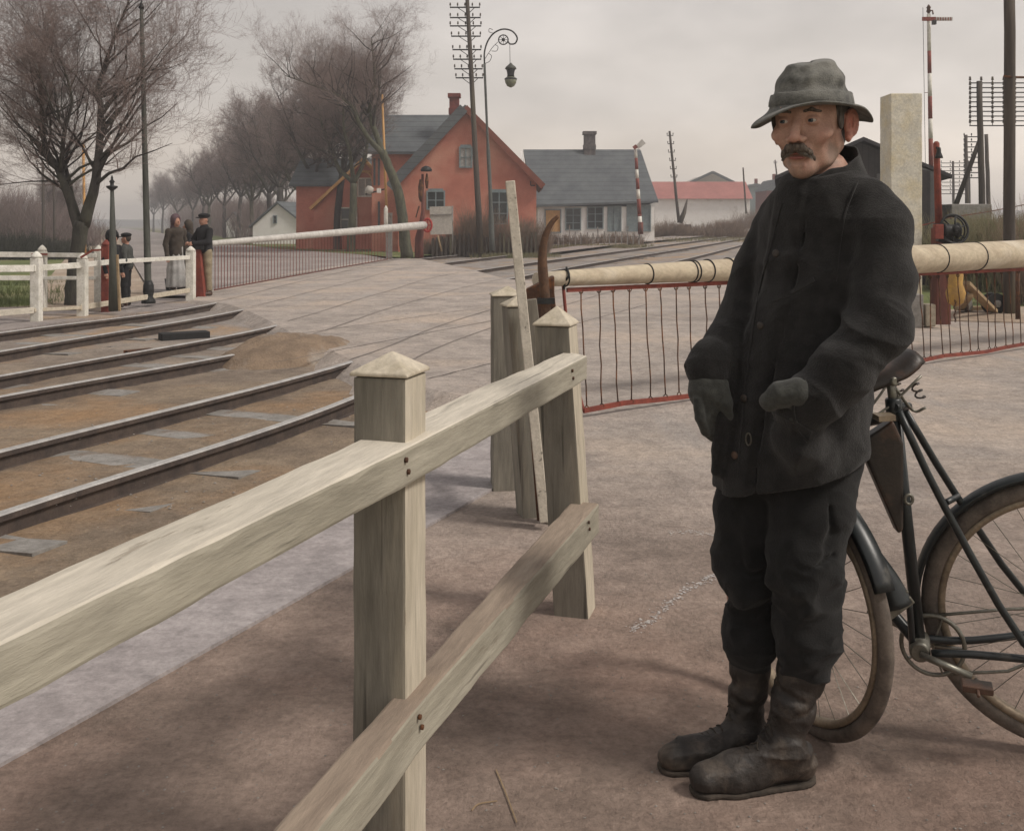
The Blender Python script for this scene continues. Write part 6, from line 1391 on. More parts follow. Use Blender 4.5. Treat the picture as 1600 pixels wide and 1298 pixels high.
def jacket(g):
    d, l, f = torso(g); d0_ = d
    # chest overlap: left front laps over, edge ridge down the front
    edge = smax(d-.012, np.abs(l+.035-(f-.1)*.0)-.05, .02)
    d = smin(d, edge, .008)
    d = smax(d, -smax(np.abs(l-.02)-.0025, -(d0_+.010), .002), .004)      # line of the lap
    # sleeves
    arm = chain(g, [M(1350,322,-.10), M(1372,352,-.13), M(1380,440,-.18), M(1374,510,-.215), M(1318,580,-.235), M(1268,630,-.215)], [.070,.073,.068,.068,.065,.060], .03)
    far = chain(g, [M(1220,335,.12), M(1180,420,.10), M(1158,497,.06), M(1128,545,.01), M(1109,578,-.02)], [.06,.058,.054,.052,.056], .02)
    d = smin(d, arm, .013); d = smin(d, far, .012)
    cuff = chain(g, [M(1272,620,-.220), M(1250,638,-.205)], [.064,.057], .02); d = smin(d, cuff, .01)
    cf2 = chain(g, [M(1113,562,-.015), M(1108,576,-.02)], [.061,.061], .02); d = smin(d, cf2, .006)
    d = smin(d, chain(g, [M(1230,680,-.178), M(1252,690,-.190), M(1270,712,-.165)], [.042,.050,.048], .02), .034)      # hand bulging the pocket
    # front flap hanging out over the far glove
    fl = chain(g, [M(1142,585,-.03), M(1132,655,-.05), M(1118,735,-.06)], [.022,.024,.014], .02); d = smin(d, fl, .02)
    # cloth folds: sharp valleys of a stretched noise, strongest at elbows, cuffs and under the arms
    def foldz(c, rad, amp, sc_, st, seed, ang=0.):
        q = g-A3(c); w_ = np.exp(-(q*q).sum(-1)/(rad*rad)); ca_, sa_ = math.cos(ang), math.sin(ang)
        Q = np.stack([(q[..., 0]*ca_-q[..., 2]*sa_)*st[0], q[..., 1]*st[1], (q[..., 0]*sa_+q[..., 2]*ca_)*st[2]], -1).astype(f4)
        v = vnoise(Q, sc_, seed); return w_*amp*((np.abs(v)+.004)**.62-.62)
    d = d+foldz(M(1360,500,-.24), .11, .020, 24, (.7,.7,1.7), 41, .5)
    d = d+foldz(M(1300,600,-.27), .10, .013, 26, (1.5,.7,.8), 42, -.6)
    d = d+foldz(M(1370,380,-.16), .13, .010, 18, (.7,.7,1.4), 43, .2)
    d = d+foldz(M(1120,530,.0), .11, .012, 28, (.6,.6,1.8), 44, .35)
    d = d+foldz(M(1230,450,-.16), .14, .010, 18, (.8,.8,1.5), 45, -.5)
    d = d+foldz(M(1200,690,-.16), .17, .012, 14, (1.4,.8,.7), 46, .2)
    d = d+foldz(M(1290,690,-.18), .13, .013, 20, (.8,.8,1.4), 47, -.4)
    d = d+foldz(M(1255,330,-.13), .10, .008, 20, (1.3,.8,.8), 48, .3)
    d = d+vnoise(g*np.array([1.,1.,.6], dtype=f4), 26, 11)*.0025+vnoise(g, 60, 12)*.0010+vnoise(g, 150, 13)*.0006
    d = d+.0055*((np.abs(vnoise(g*np.array([1.,1.,1.2], dtype=f4), 17, 14))+.003)**.6-.6)+.0028*((np.abs(vnoise(g, 42, 15))+.003)**.6-.6)
    # hem
    tf = (g[..., 0]-cxn)*bf[0]+(g[..., 1]-D0)*bf[1]; d = smax(d, g[..., 2]-(zn0-.30*tf), .006)     # neck opening, lower in front
    hem = hemz(g)-g[..., 2]; armz = np.minimum(chain(g, [M(1142,585,-.03), M(1132,655,-.05), M(1116,745,-.06)], [.035,.035,.03], .02), 9)
    d = smax(d, hem, .006)
    d = smax(d, -smax(torso(g, -.03)[0], -(-(g[..., 2]-(hemz(g)+.02))), .004), .004)    # hollow under the hem
    return d
cxn = float(M(1290,262).x); zn0 = float(M(1290,262).z)
def collar():
    n_ = 64; rows = [(.104,-.030),(.100,-.012),(.094,.0)]; mb = MB(); vs = []
    for j in range(9):
        t = j/8
        for k in range(n_+1):
            a = R(16)+(2*math.pi-R(32))*k/n_; c_, s_ = math.cos(a), math.sin(a)         # angle 0 = front of the coat
            front = .5+.5*c_; zb = zn0-.030-.030*front; zt = zn0+.064-.082*front**.8
            rb = .104+.006*front; rt = .080+.006*front
            edge = max(0, 1-min(a-R(16), 2*math.pi-R(16)-a)/.35)                    # corners of the collar turn outwards
            r = rb+(rt-rb)*t**.8+edge*.014*t; z = zb+(zt-zb)*t-.012*edge*t+.0025*math.sin(a*7+t*3)
            r += .003*mnoise.noise(Vector((c_*3, s_*3, t*3)))
            d_ = bf*c_+bl*s_; vs.append((cxn+float(d_[0])*r*.98, D0+float(d_[1])*r*1.04, z))
    mb.add(vs, [(j*(n_+1)+k, j*(n_+1)+k+1, (j+1)*(n_+1)+k+1, (j+1)*(n_+1)+k) for j in range(8) for k in range(n_)], True)
    o = put('collar', mb, m_coat2, man); q = o.modifiers.new('thick', 'SOLIDIFY'); q.thickness = .007; q.offset = 0; q = o.modifiers.new('smooth', 'SUBSURF'); q.levels = q.render_levels = 1
collar()
lo = (.44, 2.12, .60); hi = (1.13, 3.02, 1.62)
sdfobj('jacket', jacket, lo, hi, .0045, m_coat, man)
# collar top edge, seams and buttons
for x_, y_, w_ in ((1207,428,-.115),(1160,655,-.14),(1183,330,-.08)):
    pass
def on_torso(l, z, out=.004):
    cx = float(np.interp(z, zs_, cxs)); a = float(np.interp(z, zs_, aa_)); b = float(np.interp(z, zs_, bb_)); f = b*math.sqrt(max(0, 1-(l/a)**2))+out
    return Vector((cx+bl[0]*l+bf[0]*f, D0+bl[1]*l+bf[1]*f, z)), Vector((bf[0], bf[1], 0))
for z in (1.30, 1.12, .94, .80):
    p, n_ = on_torso(-.035, z, .020); put('button', MB().lathe([(.0001,.0),(.009,.0),(.010,.003),(.007,.004),(.0001,.003)], p-n_*.002, 14, ax=n_), m_leather, man)
p, n_ = on_torso(.0, .845, .018); put('buckle', MB().tube([p+Vector((bl[0],bl[1],0))*math.cos(a_)*.008+Vector((0,0,1))*math.sin(a_)*.015 for a_ in [k*math.pi/8 for k in range(16)]], .0018, 6, closed=True), m_steel, man)
from mathutils.bvhtree import BVHTree
jk = [x for x in man.children if x.name.startswith('jacket')][0]; jo = ORG[man.name]
jb = BVHTree.FromPolygons([v.co+jo for v in jk.data.vertices], [tuple(p.vertices) for p in jk.data.polygons])
def seam(name, px_pts, w_, m, thick=.0025, out=.0015):
    """a stitched strip lying on the coat, found by looking the coat up along the given rays from the front"""
    pts = []
    for a in catmull([Vector((x, y, 0)) for x, y in px_pts], 8):
        o_ = Vector((0,0,EYE)); t_ = (W(a.x, a.y, 2.)-o_).normalized(); h_ = jb.ray_cast(o_, t_)
        if h_[0] is not None: pts.append((h_[0], h_[1] if h_[1].dot(t_) < 0 else -h_[1]))
    if len(pts) < 3: return
    vs = []; mb = MB()
    for i, (p, n_) in enumerate(pts):
        t = (pts[min(i+1, len(pts)-1)][0]-pts[max(i-1,0)][0]).normalized(); sd = t.cross(n_).normalized()
        vs += [p-sd*w_/2-n_*.002, p-sd*w_/2+n_*thick, p+sd*w_/2+n_*thick, p+sd*w_/2-n_*.002]
    m_ = len(pts); mb.add(vs, [(i*4+k, i*4+(k+1)%4, i*4+4+(k+1)%4, i*4+4+k) for i in range(m_-1) for k in range(4)]+[(0,1,2,3),tuple((m_-1)*4+k for k in range(4))]); return put(name, mb, m, man)
seam("pocket_welt", [(1206,648),(1224,656),(1250,668),(1272,684)], .018, m_coat2); seam('pocket_welt', [(1205,470),(1238,456),(1272,436)], .012, m_coat2)
seam('front_edge', [(1222,318),(1206,380),(1186,460),(1170,560),(1160,660),(1152,745)], .005, m_coat2, .004)
seam('sleeve_seam', [(1340,285),(1322,330),(1312,385),(1306,440)], .004, m_coat2, .003)
seam('cuff_edge', [(1258,592),(1244,612),(1240,640),(1246,672),(1262,690)], .006, m_coat2, .004)
# gloves
def gl_near(g):
    d = chain(g, [M(1262,630,-.225), M(1240,636,-.195), M(1222,644,-.160)], [.042,.034,.024], .02)
    d = smin(d, chain(g, [M(1246,612,-.250), M(1220,616,-.245), M(1203,627,-.228)], [.034,.029,.024], .01), .018)
    for k in range(4): d = smin(d, chain(g, [M(1250,618+8*k,-.262+.010*k), M(1240,634+7*k,-.245), M(1238,652+6*k,-.215)], [.0125,.0115,.010], .006), .005)
    return d+vnoise(g, 170, 4)*.0010
c = M(1225,632,-.23); sdfobj('glove', gl_near, (c.x-.09,c.y-.09,c.z-.09), (c.x+.09,c.y+.09,c.z+.09), .003, m_glove, man)
def gl_far(g):
    d = chain(g, [M(1108,572,-.02), M(1106,612,-.035), M(1108,640,-.045)], [.048,.045,.030], .02)
    for k in range(4):
        o = k*.008; d = smin(d, chain(g, [M(1091+k*12,625,-.065+o), M(1094+k*11,652,-.070+o), M(1103+k*8,674+k,-.055+o), M(1114+k*5,684-k*3,-.03+o)], [.0145,.0138,.0125,.010], .004), .003)
    d = smin(d, chain(g, [M(1126,600,-.055), M(1134,630,-.07), M(1138,652,-.065)], [.019,.017,.013], .008), .012)
    return d+vnoise(g, 170, 5)*.0010
c = M(1110,628,-.03); sdfobj('glove', gl_far, (c.x-.10,c.y-.11,c.z-.13), (c.x+.10,c.y+.12,c.z+.13), .003, m_glove, man)
# --- trousers
def trousers(g):
    a = chain(g, [M(1188,725,.04), M(1174,800,.03), M(1164,875,.02), M(1180,932,.02), M(1172,992,.01), M(1176,1036,.0)], [.105,.092,.084,.056,.074,.052], .02)
    b = chain(g, [M(1272,725,-.05), M(1268,800,-.08), M(1258,872,-.11), M(1266,922,-.11), M(1260,975,-.10), M(1256,1036,-.10)], [.112,.100,.092,.070,.086,.064], .02)
    for pts, rr in (([M(1140,905,-.01), M(1160,925,-.05), M(1190,915,-.05)], .028), ([M(1150,985,-.02), M(1175,1000,-.055), M(1200,985,-.04)], .022), ([M(1155,1020,-.02), M(1176,1030,-.05), M(1196,1018,-.03)], .016), ([M(1138,885,.0), M(1150,905,-.04)], .024)): a = smin(a, chain(g, pts, [rr]*len(pts), .01), .022)
    for pts, rr in (([M(1215,905,-.14), M(1250,920,-.18), M(1295,895,-.16)], .028), ([M(1222,935,-.13), M(1262,950,-.18), M(1300,935,-.14)], .026), ([M(1228,985,-.12), M(1258,1000,-.165), M(1292,985,-.13)], .022), ([M(1232,1020,-.12), M(1258,1032,-.16), M(1288,1022,-.13)], .017), ([M(1296,880,-.12), M(1304,905,-.11)], .02)): b = smin(b, chain(g, pts, [rr]*len(pts), .01), .022)
    d = smin(a, b, .012)
    hip = ell(g, M(1236,700), (.17,.14,.12)); d = smin(d, hip, .04)
    for pts, r in (([M(1150,880,-.06), M(1175,900,-.07), M(1200,890,-.06)], .006), ([M(1150,945,-.05), M(1175,955,-.06), M(1200,945,-.05)], .008), ([M(1225,880,-.19), M(1262,893,-.21), M(1300,868,-.18)], .007),
                   ([M(1255,760,-.19), M(1235,830,-.19), M(1222,890,-.18)], .008), ([M(1290,760,-.16), M(1300,830,-.18), M(1285,880,-.2)], .006), ([M(1160,770,-.07), M(1150,840,-.06), M(1160,880,-.06)], .007)): d = crease(d, g, pts, r, .016)
    d = d+vnoise(g*np.array([1.,1.,.7], dtype=f4), 30, 21)*.0045+vnoise(g, 75, 22)*.0018
    low = np.clip((.62-g[..., 2])/.2, .42, 1); d = d+low*(.015*((np.abs(vnoise(g*np.array([.8,.8,1.7], dtype=f4), 19, 23))+.003)**.62-.6)+.007*((np.abs(vnoise(g*np.array([1.,1.,1.5], dtype=f4), 44, 24))+.003)**.62-.6))
    return smax(smax(d, (EYE-(1042-HOR)*D0/F)-g[..., 2], .006), g[..., 2]-.86, .01)
sdfobj('trousers', trousers, (.46,2.30,.22), (1.02,2.90,.90), .0045, m_trous, man)
# --- boots
def boot(name, ank, heel, ball, toe, top, rtop, seed, near):
    ank = Vector(ank); heel = Vector(heel); ball = Vector(ball); toe = Vector(toe); fd = (toe-heel); fd.z = 0; fd.normalize(); sd = Vector((-fd.y, fd.x, 0))
    def fn(g, grow=0.):
        d = chain(g, [top, top.lerp(ank, .5), ank], [rtop, rtop*.88, rtop*.80], .02)
        d = smin(d, cone(g, heel+V3(0,0,.055), ank+V3(0,0,-.03), .041, .048), .03)
        d = smin(d, cone(g, ank+V3(0,0,-.035)+fd*.02, ball+V3(0,0,.038), .047, .040), .03)
        d = smin(d, cone(g, heel+V3(0,0,.04), ball+V3(0,0,.036), .037, .042), .03)
        d = smin(d, cone(g, ball+V3(0,0,.034), toe+V3(0,0,.032), .043, .035), .02)
        # tongue, laces area and folds
        ins = ank+fd*.045+V3(0,0,-.0); 
        for k in range(4):
            c_ = ank+fd*(.010+.016*k)+V3(0,0,.012-.017*k); r_ = .052; pts = [c_+sd*x_*.05+fd*(.030-.03*abs(x_))+V3(0,0,.012-.02*abs(x_)) for x_ in (-1,-.5,0,.5,1)]
            if k < 0: d = crease(d, g, pts, .004, .014)
        pts = [ball+fd*.0+sd*x_*.045+V3(0,0,.078-.03*abs(x_)) for x_ in (-1,0,1)]; pass
        pts = [ball-fd*.022+sd*x_*.045+V3(0,0,.084-.03*abs(x_)) for x_ in (-1,0,1)]; pass
        for k in range(5):
            zz = top.lerp(ank, .12+.2*k); a0 = k*1.7+seed; d = crease(d, g, [zz+V3(math.cos(a_)*rtop, math.sin(a_)*rtop, .012*math.sin(a_*2+k)) for a_ in (a0-1.0, a0-.3, a0+.4, a0+1.1)], .005, .014)
        d = d+.011*np.exp(-((g[..., 2]-ank.z+.01)/.08)**2)*((np.abs(vnoise(g*np.array([.8,.8,1.6], dtype=f4), 42, 60+seed))+.003)**.6-.55)+vnoise(g, 55, 30+seed)*.0026+.0022*((np.abs(vnoise(g, 95, 31+seed))+.003)**.6-.5)
        return smax(d, .010-g[..., 2], .006)
    lo = (min(toe.x, heel.x)-.10, min(toe.y, heel.y)-.10, .0); hi = (max(heel.x, top.x)+.10, max(heel.y, top.y)+.10, top.z+.03)
    b = sdfobj(name, lambda g: smax(fn(g), g[..., 2]-(top.z+.01), .004), lo, hi, .0042, m_boot, man)
    def sole(g): return smax(smax(fn(np.concatenate([g[..., :2], np.maximum(g[..., 2:], .03)], -1))-.001, g[..., 2]-.012, .003), .0-g[..., 2], .002)
    sdfobj('sole', sole, (lo[0], lo[1], -.008), (hi[0], hi[1], .04), .0045, m_sole, b)
    og_ = ORG[b.name]; me_ = b.data; from mathutils.bvhtree import BVHTree
    bv = BVHTree.FromPolygons([v.co+og_ for v in me_.vertices], [tuple(p.vertices) for p in me_.polygons])
    def surf(p): q = bv.find_nearest(p); return q[0]+q[1]*.0012*(1 if q[1].dot(p-q[0]) > 0 else -1)
    for k in range(6):
        c_ = ank+fd*(.048+.014*k)+V3(0,0,.032-.016*k); q_ = [surf(c_+sd*x_+V3(0,0,.02-abs(x_)*.6)) for x_ in (-.022,-.010,0,.010,.022)]; put('lace', MB().tube(catmull(q_, 3), .0019, 5), m_sole, b)
    return b
hF = P(1178,1183); tF = P(1050,1203); fdv = (tF-hF); bF = hF.lerp(tF, .70)
boot('boot', M(1163,1128,.0)+V3(0,0,0), hF, bF, tF, M(1172,1040,.0), .052, 1, False)
hN = P(1246,1218); tN = P(1100,1238); bN = hN.lerp(tN, .70)
boot('boot', W(1230,1150,2.52), hN, bN, tN, W(1253,1042,2.53), .061, 2, True)

# ================================================================ bicycle
bk = thing('bicycle', P(1430,1150), 'old black bicycle with leather saddle and dusty tyres leaning behind the man', 'bicycle')
WR = .335
def wheel(c, fwd, lean, name='wheel', spokes=28, fender=(60,250), tr=.024):
    """fwd: horizontal rolling direction; lean: top of the wheel displaced along this vector"""
    fwd = fwd.normalized(); up = (V3(0,0,1)+lean).normalized(); ax = fwd.cross(up).normalized(); up = ax.cross(fwd)
    pt = lambda a_, r, o=0.: c+(fwd*math.cos(a_)+up*math.sin(a_))*r+ax*o
    n_ = 72; wobj = put(name, MB().lathe([(.012,-.045),(.022,-.04),(.022,-.03),(.012,-.028),(.012,.028),(.022,.03),(.022,.04),(.012,.045)], c, 14, ax=ax), m_steel, bk)
    put('tyre', MB().tube([pt(2*math.pi*k/n_, WR) for k in range(n_)], tr, 14, closed=True), m_tyre, wobj)
    mb = MB(); vs = []; prof = [(-.017,-.030),(-.017,-.018),(.017,-.018),(.017,-.030),(.010,-.036),(-.010,-.036)]
    for k in range(n_):
        for o, rr in prof: vs.append(pt(2*math.pi*k/n_, WR+rr, o))
    m_ = len(prof); mb.add(vs, [(k*m_+j, k*m_+(j+1)%m_, ((k+1)%n_)*m_+(j+1)%m_, ((k+1)%n_)*m_+j) for k in range(n_) for j in range(m_)], True); put('rim', mb, m_rim, wobj)
    for k in range(spokes):
        a_ = 2*math.pi*k/spokes; s = 1 if k % 2 else -1; put('spoke', MB().tube([pt(a_+s*.6, .02, s*.033), pt(a_, WR-.03)], .0011, 4), m_steel, wobj)
    if fender:
        mb = MB(); vs = []; ns = 40; prof = [(-.030,.028),(-.024,.040),(0,.046),(.024,.040),(.030,.028),(.024,.037),(0,.043),(-.024,.037)]
        for k in range(ns+1):
            a_ = R(fender[0])+R(fender[1]-fender[0])*k/ns
            for o, rr in prof: vs.append(pt(a_, WR+rr, o))
        m_ = len(prof); mb.add(vs, [(k*m_+j, k*m_+(j+1)%m_, (k+1)*m_+(j+1)%m_, (k+1)*m_+j) for k in range(ns) for j in range(m_)]+[tuple(range(m_)), tuple(ns*m_+j for j in range(m_))], True); put('mudguard', mb, m_enamel, bk)
    return pt
RH = W(1675,962,2.62); FH = W(1250,938,2.80)
rearpt = wheel(RH, V3(-.93,.36,0), V3(-.20,.0,0), fender=(-10,195))      # angle 0 points forwards (left)
frontpt = wheel(FH, V3(.36,-.93,0), V3(-.05,.0,0), fender=(22,170), tr=.020)
tb = lambda name, pts, r, m=m_enamel, n=12: put(name, MB().tube(catmull(pts, 3) if len(pts) > 2 else [Vector(p) for p in pts], r, n), m, bk)
SL = W(1397,640,2.62); BBp = W(1437,1008,2.66); 
tb('seat_tube', [SL+V3(0,0,.02), BBp], .0155)
s1 = W(1412,640,2.66); 
tb('seat_stay', [W(1404,642,2.60), W(1475,790,2.585), W(1600,1005,2.55), W(1679,1050,2.545)], .0095); tb('seat_stay', [W(1413,640,2.66), W(1492,770,2.685), W(1600,925,2.70), W(1685,965,2.70)], .0095)
tb('stay_bridge', [W(1478,785,2.59), W(1497,775,2.68)], .008)
tb('chain_stay', [BBp+V3(.01,-.05,0), W(1520,1022,2.58), W(1675,1036,2.56)], .010); tb('chain_stay', [BBp+V3(.01,.05,0), W(1520,1000,2.69), W(1685,980,2.70)], .010)
put('bottom_bracket', MB().lathe([(.02,-.05),(.026,-.045),(.026,.045),(.02,.05)], BBp, 16, ax=(.36,.93,0)), m_steel, bk)
# chainwheel, crank, chain
cr = thing  # keep name short below
ccx = V3(.36,.93,0).normalized(); e1 = V3(.93,-.36,0).normalized(); cw_c = BBp+ccx*.055+V3(.035,0,-.02)
put('chainwheel', MB().tube([cw_c+(e1*math.cos(a_)+V3(0,0,1)*math.sin(a_))*.078 for a_ in [k*math.pi/16 for k in range(32)]], .006, 6, closed=True), m_steel, bk)
for k in range(5): put('chainwheel_arm', MB().bar(cw_c, cw_c+(e1*math.cos(k*1.257)+V3(0,0,1)*math.sin(k*1.257))*.076, .012, .004), m_steel, bk)
tb('crank', [BBp-ccx*.06, BBp-ccx*.065+e1*.12+V3(0,0,-.035)], .009, m_steel); pc = BBp-ccx*.065+e1*.13+V3(0,0,-.04)
tb('crank', [BBp+ccx*.07, BBp+ccx*.075-e1*.13+V3(0,0,.05)], .009, m_steel)
put('pedal', MB().box(BBp-ccx*.11+e1*.13+V3(0,0,-.04), (.07,.05,.016), rz=-.36).tube([pc, pc-ccx*.10], .005, 6), m_leather, bk, bevel=.004)
put('chain', MB().tube([cw_c+V3(0,0,.078), cw_c.lerp(W(1693,948,2.70), .5)+V3(0,0,.045), W(1693,948,2.70)], .0045, 6), m_steel, bk); put('chain', MB().tube([cw_c+V3(0,0,-.078), cw_c.lerp(W(1693,1000,2.68), .5)+V3(0,0,-.075), W(1693,1000,2.68)], .0045, 6), m_steel, bk)
put('lamp_bracket', MB().tube([W(1420,780,2.58)+V3(math.cos(a_)*.010,0,math.sin(a_)*.012) for a_ in [k*math.pi/6 for k in range(12)]], .004, 6, closed=True), m_steel, bk)
# front end, mostly behind the man
HT0 = W(1255,690,2.92); HT1 = W(1268,760,2.90)
tb('top_tube', [W(1396,652,2.64), W(1340,662,2.76), HT0], .0135); tb('down_tube', [BBp, W(1375,930,2.74), HT1], .0150); tb('head_tube', [HT0+V3(0,0,.03), HT1-V3(0,0,.03)], .018)
tb('fork', [HT1-V3(0,0,.03), W(1290,860,2.86)+V3(.05,0,0), FH+V3(.05,.02,0)], .011); tb('fork', [HT1-V3(0,0,.03), W(1280,860,2.86)-V3(.05,0,0), FH-V3(.05,.02,0)], .011)
tb('stem', [HT0+V3(0,0,.03), HT0+V3(-.01,.02,.11)], .012, m_steel); hbz = HT0+V3(-.01,.02,.11)
tb('handlebar', [hbz+V3(.20,-.10,-.03), hbz+V3(.10,-.04,.01), hbz, hbz+V3(-.06,.10,.01), hbz+V3(-.02,.2,-.03)], .011, m_steel)
# mudguard end with clamp near the bottom bracket
put('mudguard_clamp', MB().bar(W(1386,962,2.60), W(1424,934,2.60), .02, .022).bar(W(1380,948,2.6), W(1418,922,2.6), .012, .010), m_steel, bk, bevel=.003)
tb('mudguard_stay', [W(1420,935,2.60), W(1424,985,2.62), BBp+V3(-.02,0,-.01)], .008, m_enamel)
put('mudguard_flap', MB().tube(catmull([W(1322,800,2.66), W(1350,850,2.64), W(1385,905,2.62), W(1402,945,2.61)], 5), [.016+.0016*k for k in range(16)], 10), m_enamel, bk)
# tool bag hanging in the frame
a_ = [W(1338,690,2.62), W(1392,655,2.60), W(1408,690,2.60), W(1408,825,2.61), W(1400,832,2.61)]
put('frame_bag', MB().prism(a_, (0,-.02,0), (.005,.03,0)), m_leather, bk, bevel=.008, seg=3)
put('bag_strap', MB().bar(W(1368,652,2.59), W(1394,650,2.59), .05, .014), m_rim, bk)
# saddle: leather top swept between nose and cantle
sn = W(1284,658,2.60); sb = W(1430,562,2.66)
ax_ = (sb-sn); Ls = ax_.length; ax_.normalize(); sd = V3(.30,-.95,0); sd = (sd-ax_*sd.dot(ax_)).normalized(); upn = sd.cross(ax_); upn = upn if upn.z > 0 else -upn
mb = MB(); vs = []; ns, nc = 22, 12
for i in range(ns+1):
    t_ = i/ns; wdt = .016+.036*sst((t_-.35)/.5)*(1-.25*sst((t_-.9)/.1)); drop = .006+.006*sst(t_*1.3); c_ = sn+ax_*Ls*t_+upn*(.010*math.sin(t_*3.1)+.012*sst((t_-.75)/.25))
    for j in range(nc+1):
        a = math.pi*(j/nc)*1.0; vs.append(c_+sd*math.cos(a)*wdt+upn*(math.sin(a)**.7*.020-drop*(abs(math.cos(a))**3)))
mb.add(vs, [(i*(nc+1)+j, i*(nc+1)+j+1, (i+1)*(nc+1)+j+1, (i+1)*(nc+1)+j) for i in range(ns) for j in range(nc)], True)
sd_o = put('saddle', mb, m_leather, bk); md = sd_o.modifiers.new('thick', 'SOLIDIFY'); md.thickness = .005
for s in (-1,1):
    put('saddle_rail', MB().tube(catmull([sn+ax_*.03-upn*.02+sd*s*.006, sn+ax_*Ls*.45-upn*.055+sd*s*.025, sn+ax_*Ls*.9-upn*.02+sd*s*.05], 5), .0035, 6), m_steel, sd_o)
    c_ = sb-upn*.03-ax_*.02+sd*s*.045; pts = [c_-ax_*.035+sd*math.cos(k*.7)*.011+ax_*math.sin(k*.7)*.011-upn*.0022*k for k in range(22)]; put('saddle_spring', MB().tube(pts, .0026, 5), m_leather, sd_o)
    put('spring_arm', MB().tube(catmull([c_-upn*.072-ax_*.035, c_-upn*.070-ax_*.06-sd*s*.02, SL+V3(0,0,.06)], 4), .004, 6), m_steel, sd_o)
tb('seat_post', [SL, SL+V3(-.012,0,.09)], .011, m_steel); put('seat_clamp', MB().lathe([(.008,-.022),(.012,-.018),(.012,.018),(.008,.022)], SL+V3(-.01,0,.075), 12, ax=(.3,-.95,0)), m_steel, bk)
put('seat_lug', MB().lathe([(.018,-.03),(.021,-.025),(.021,.02),(.018,.026)], SL, 14, ax=(.08,0,-1)).tube([W(1398,636,2.6), W(1420,634,2.66)], .010, 8), m_enamel, bk)

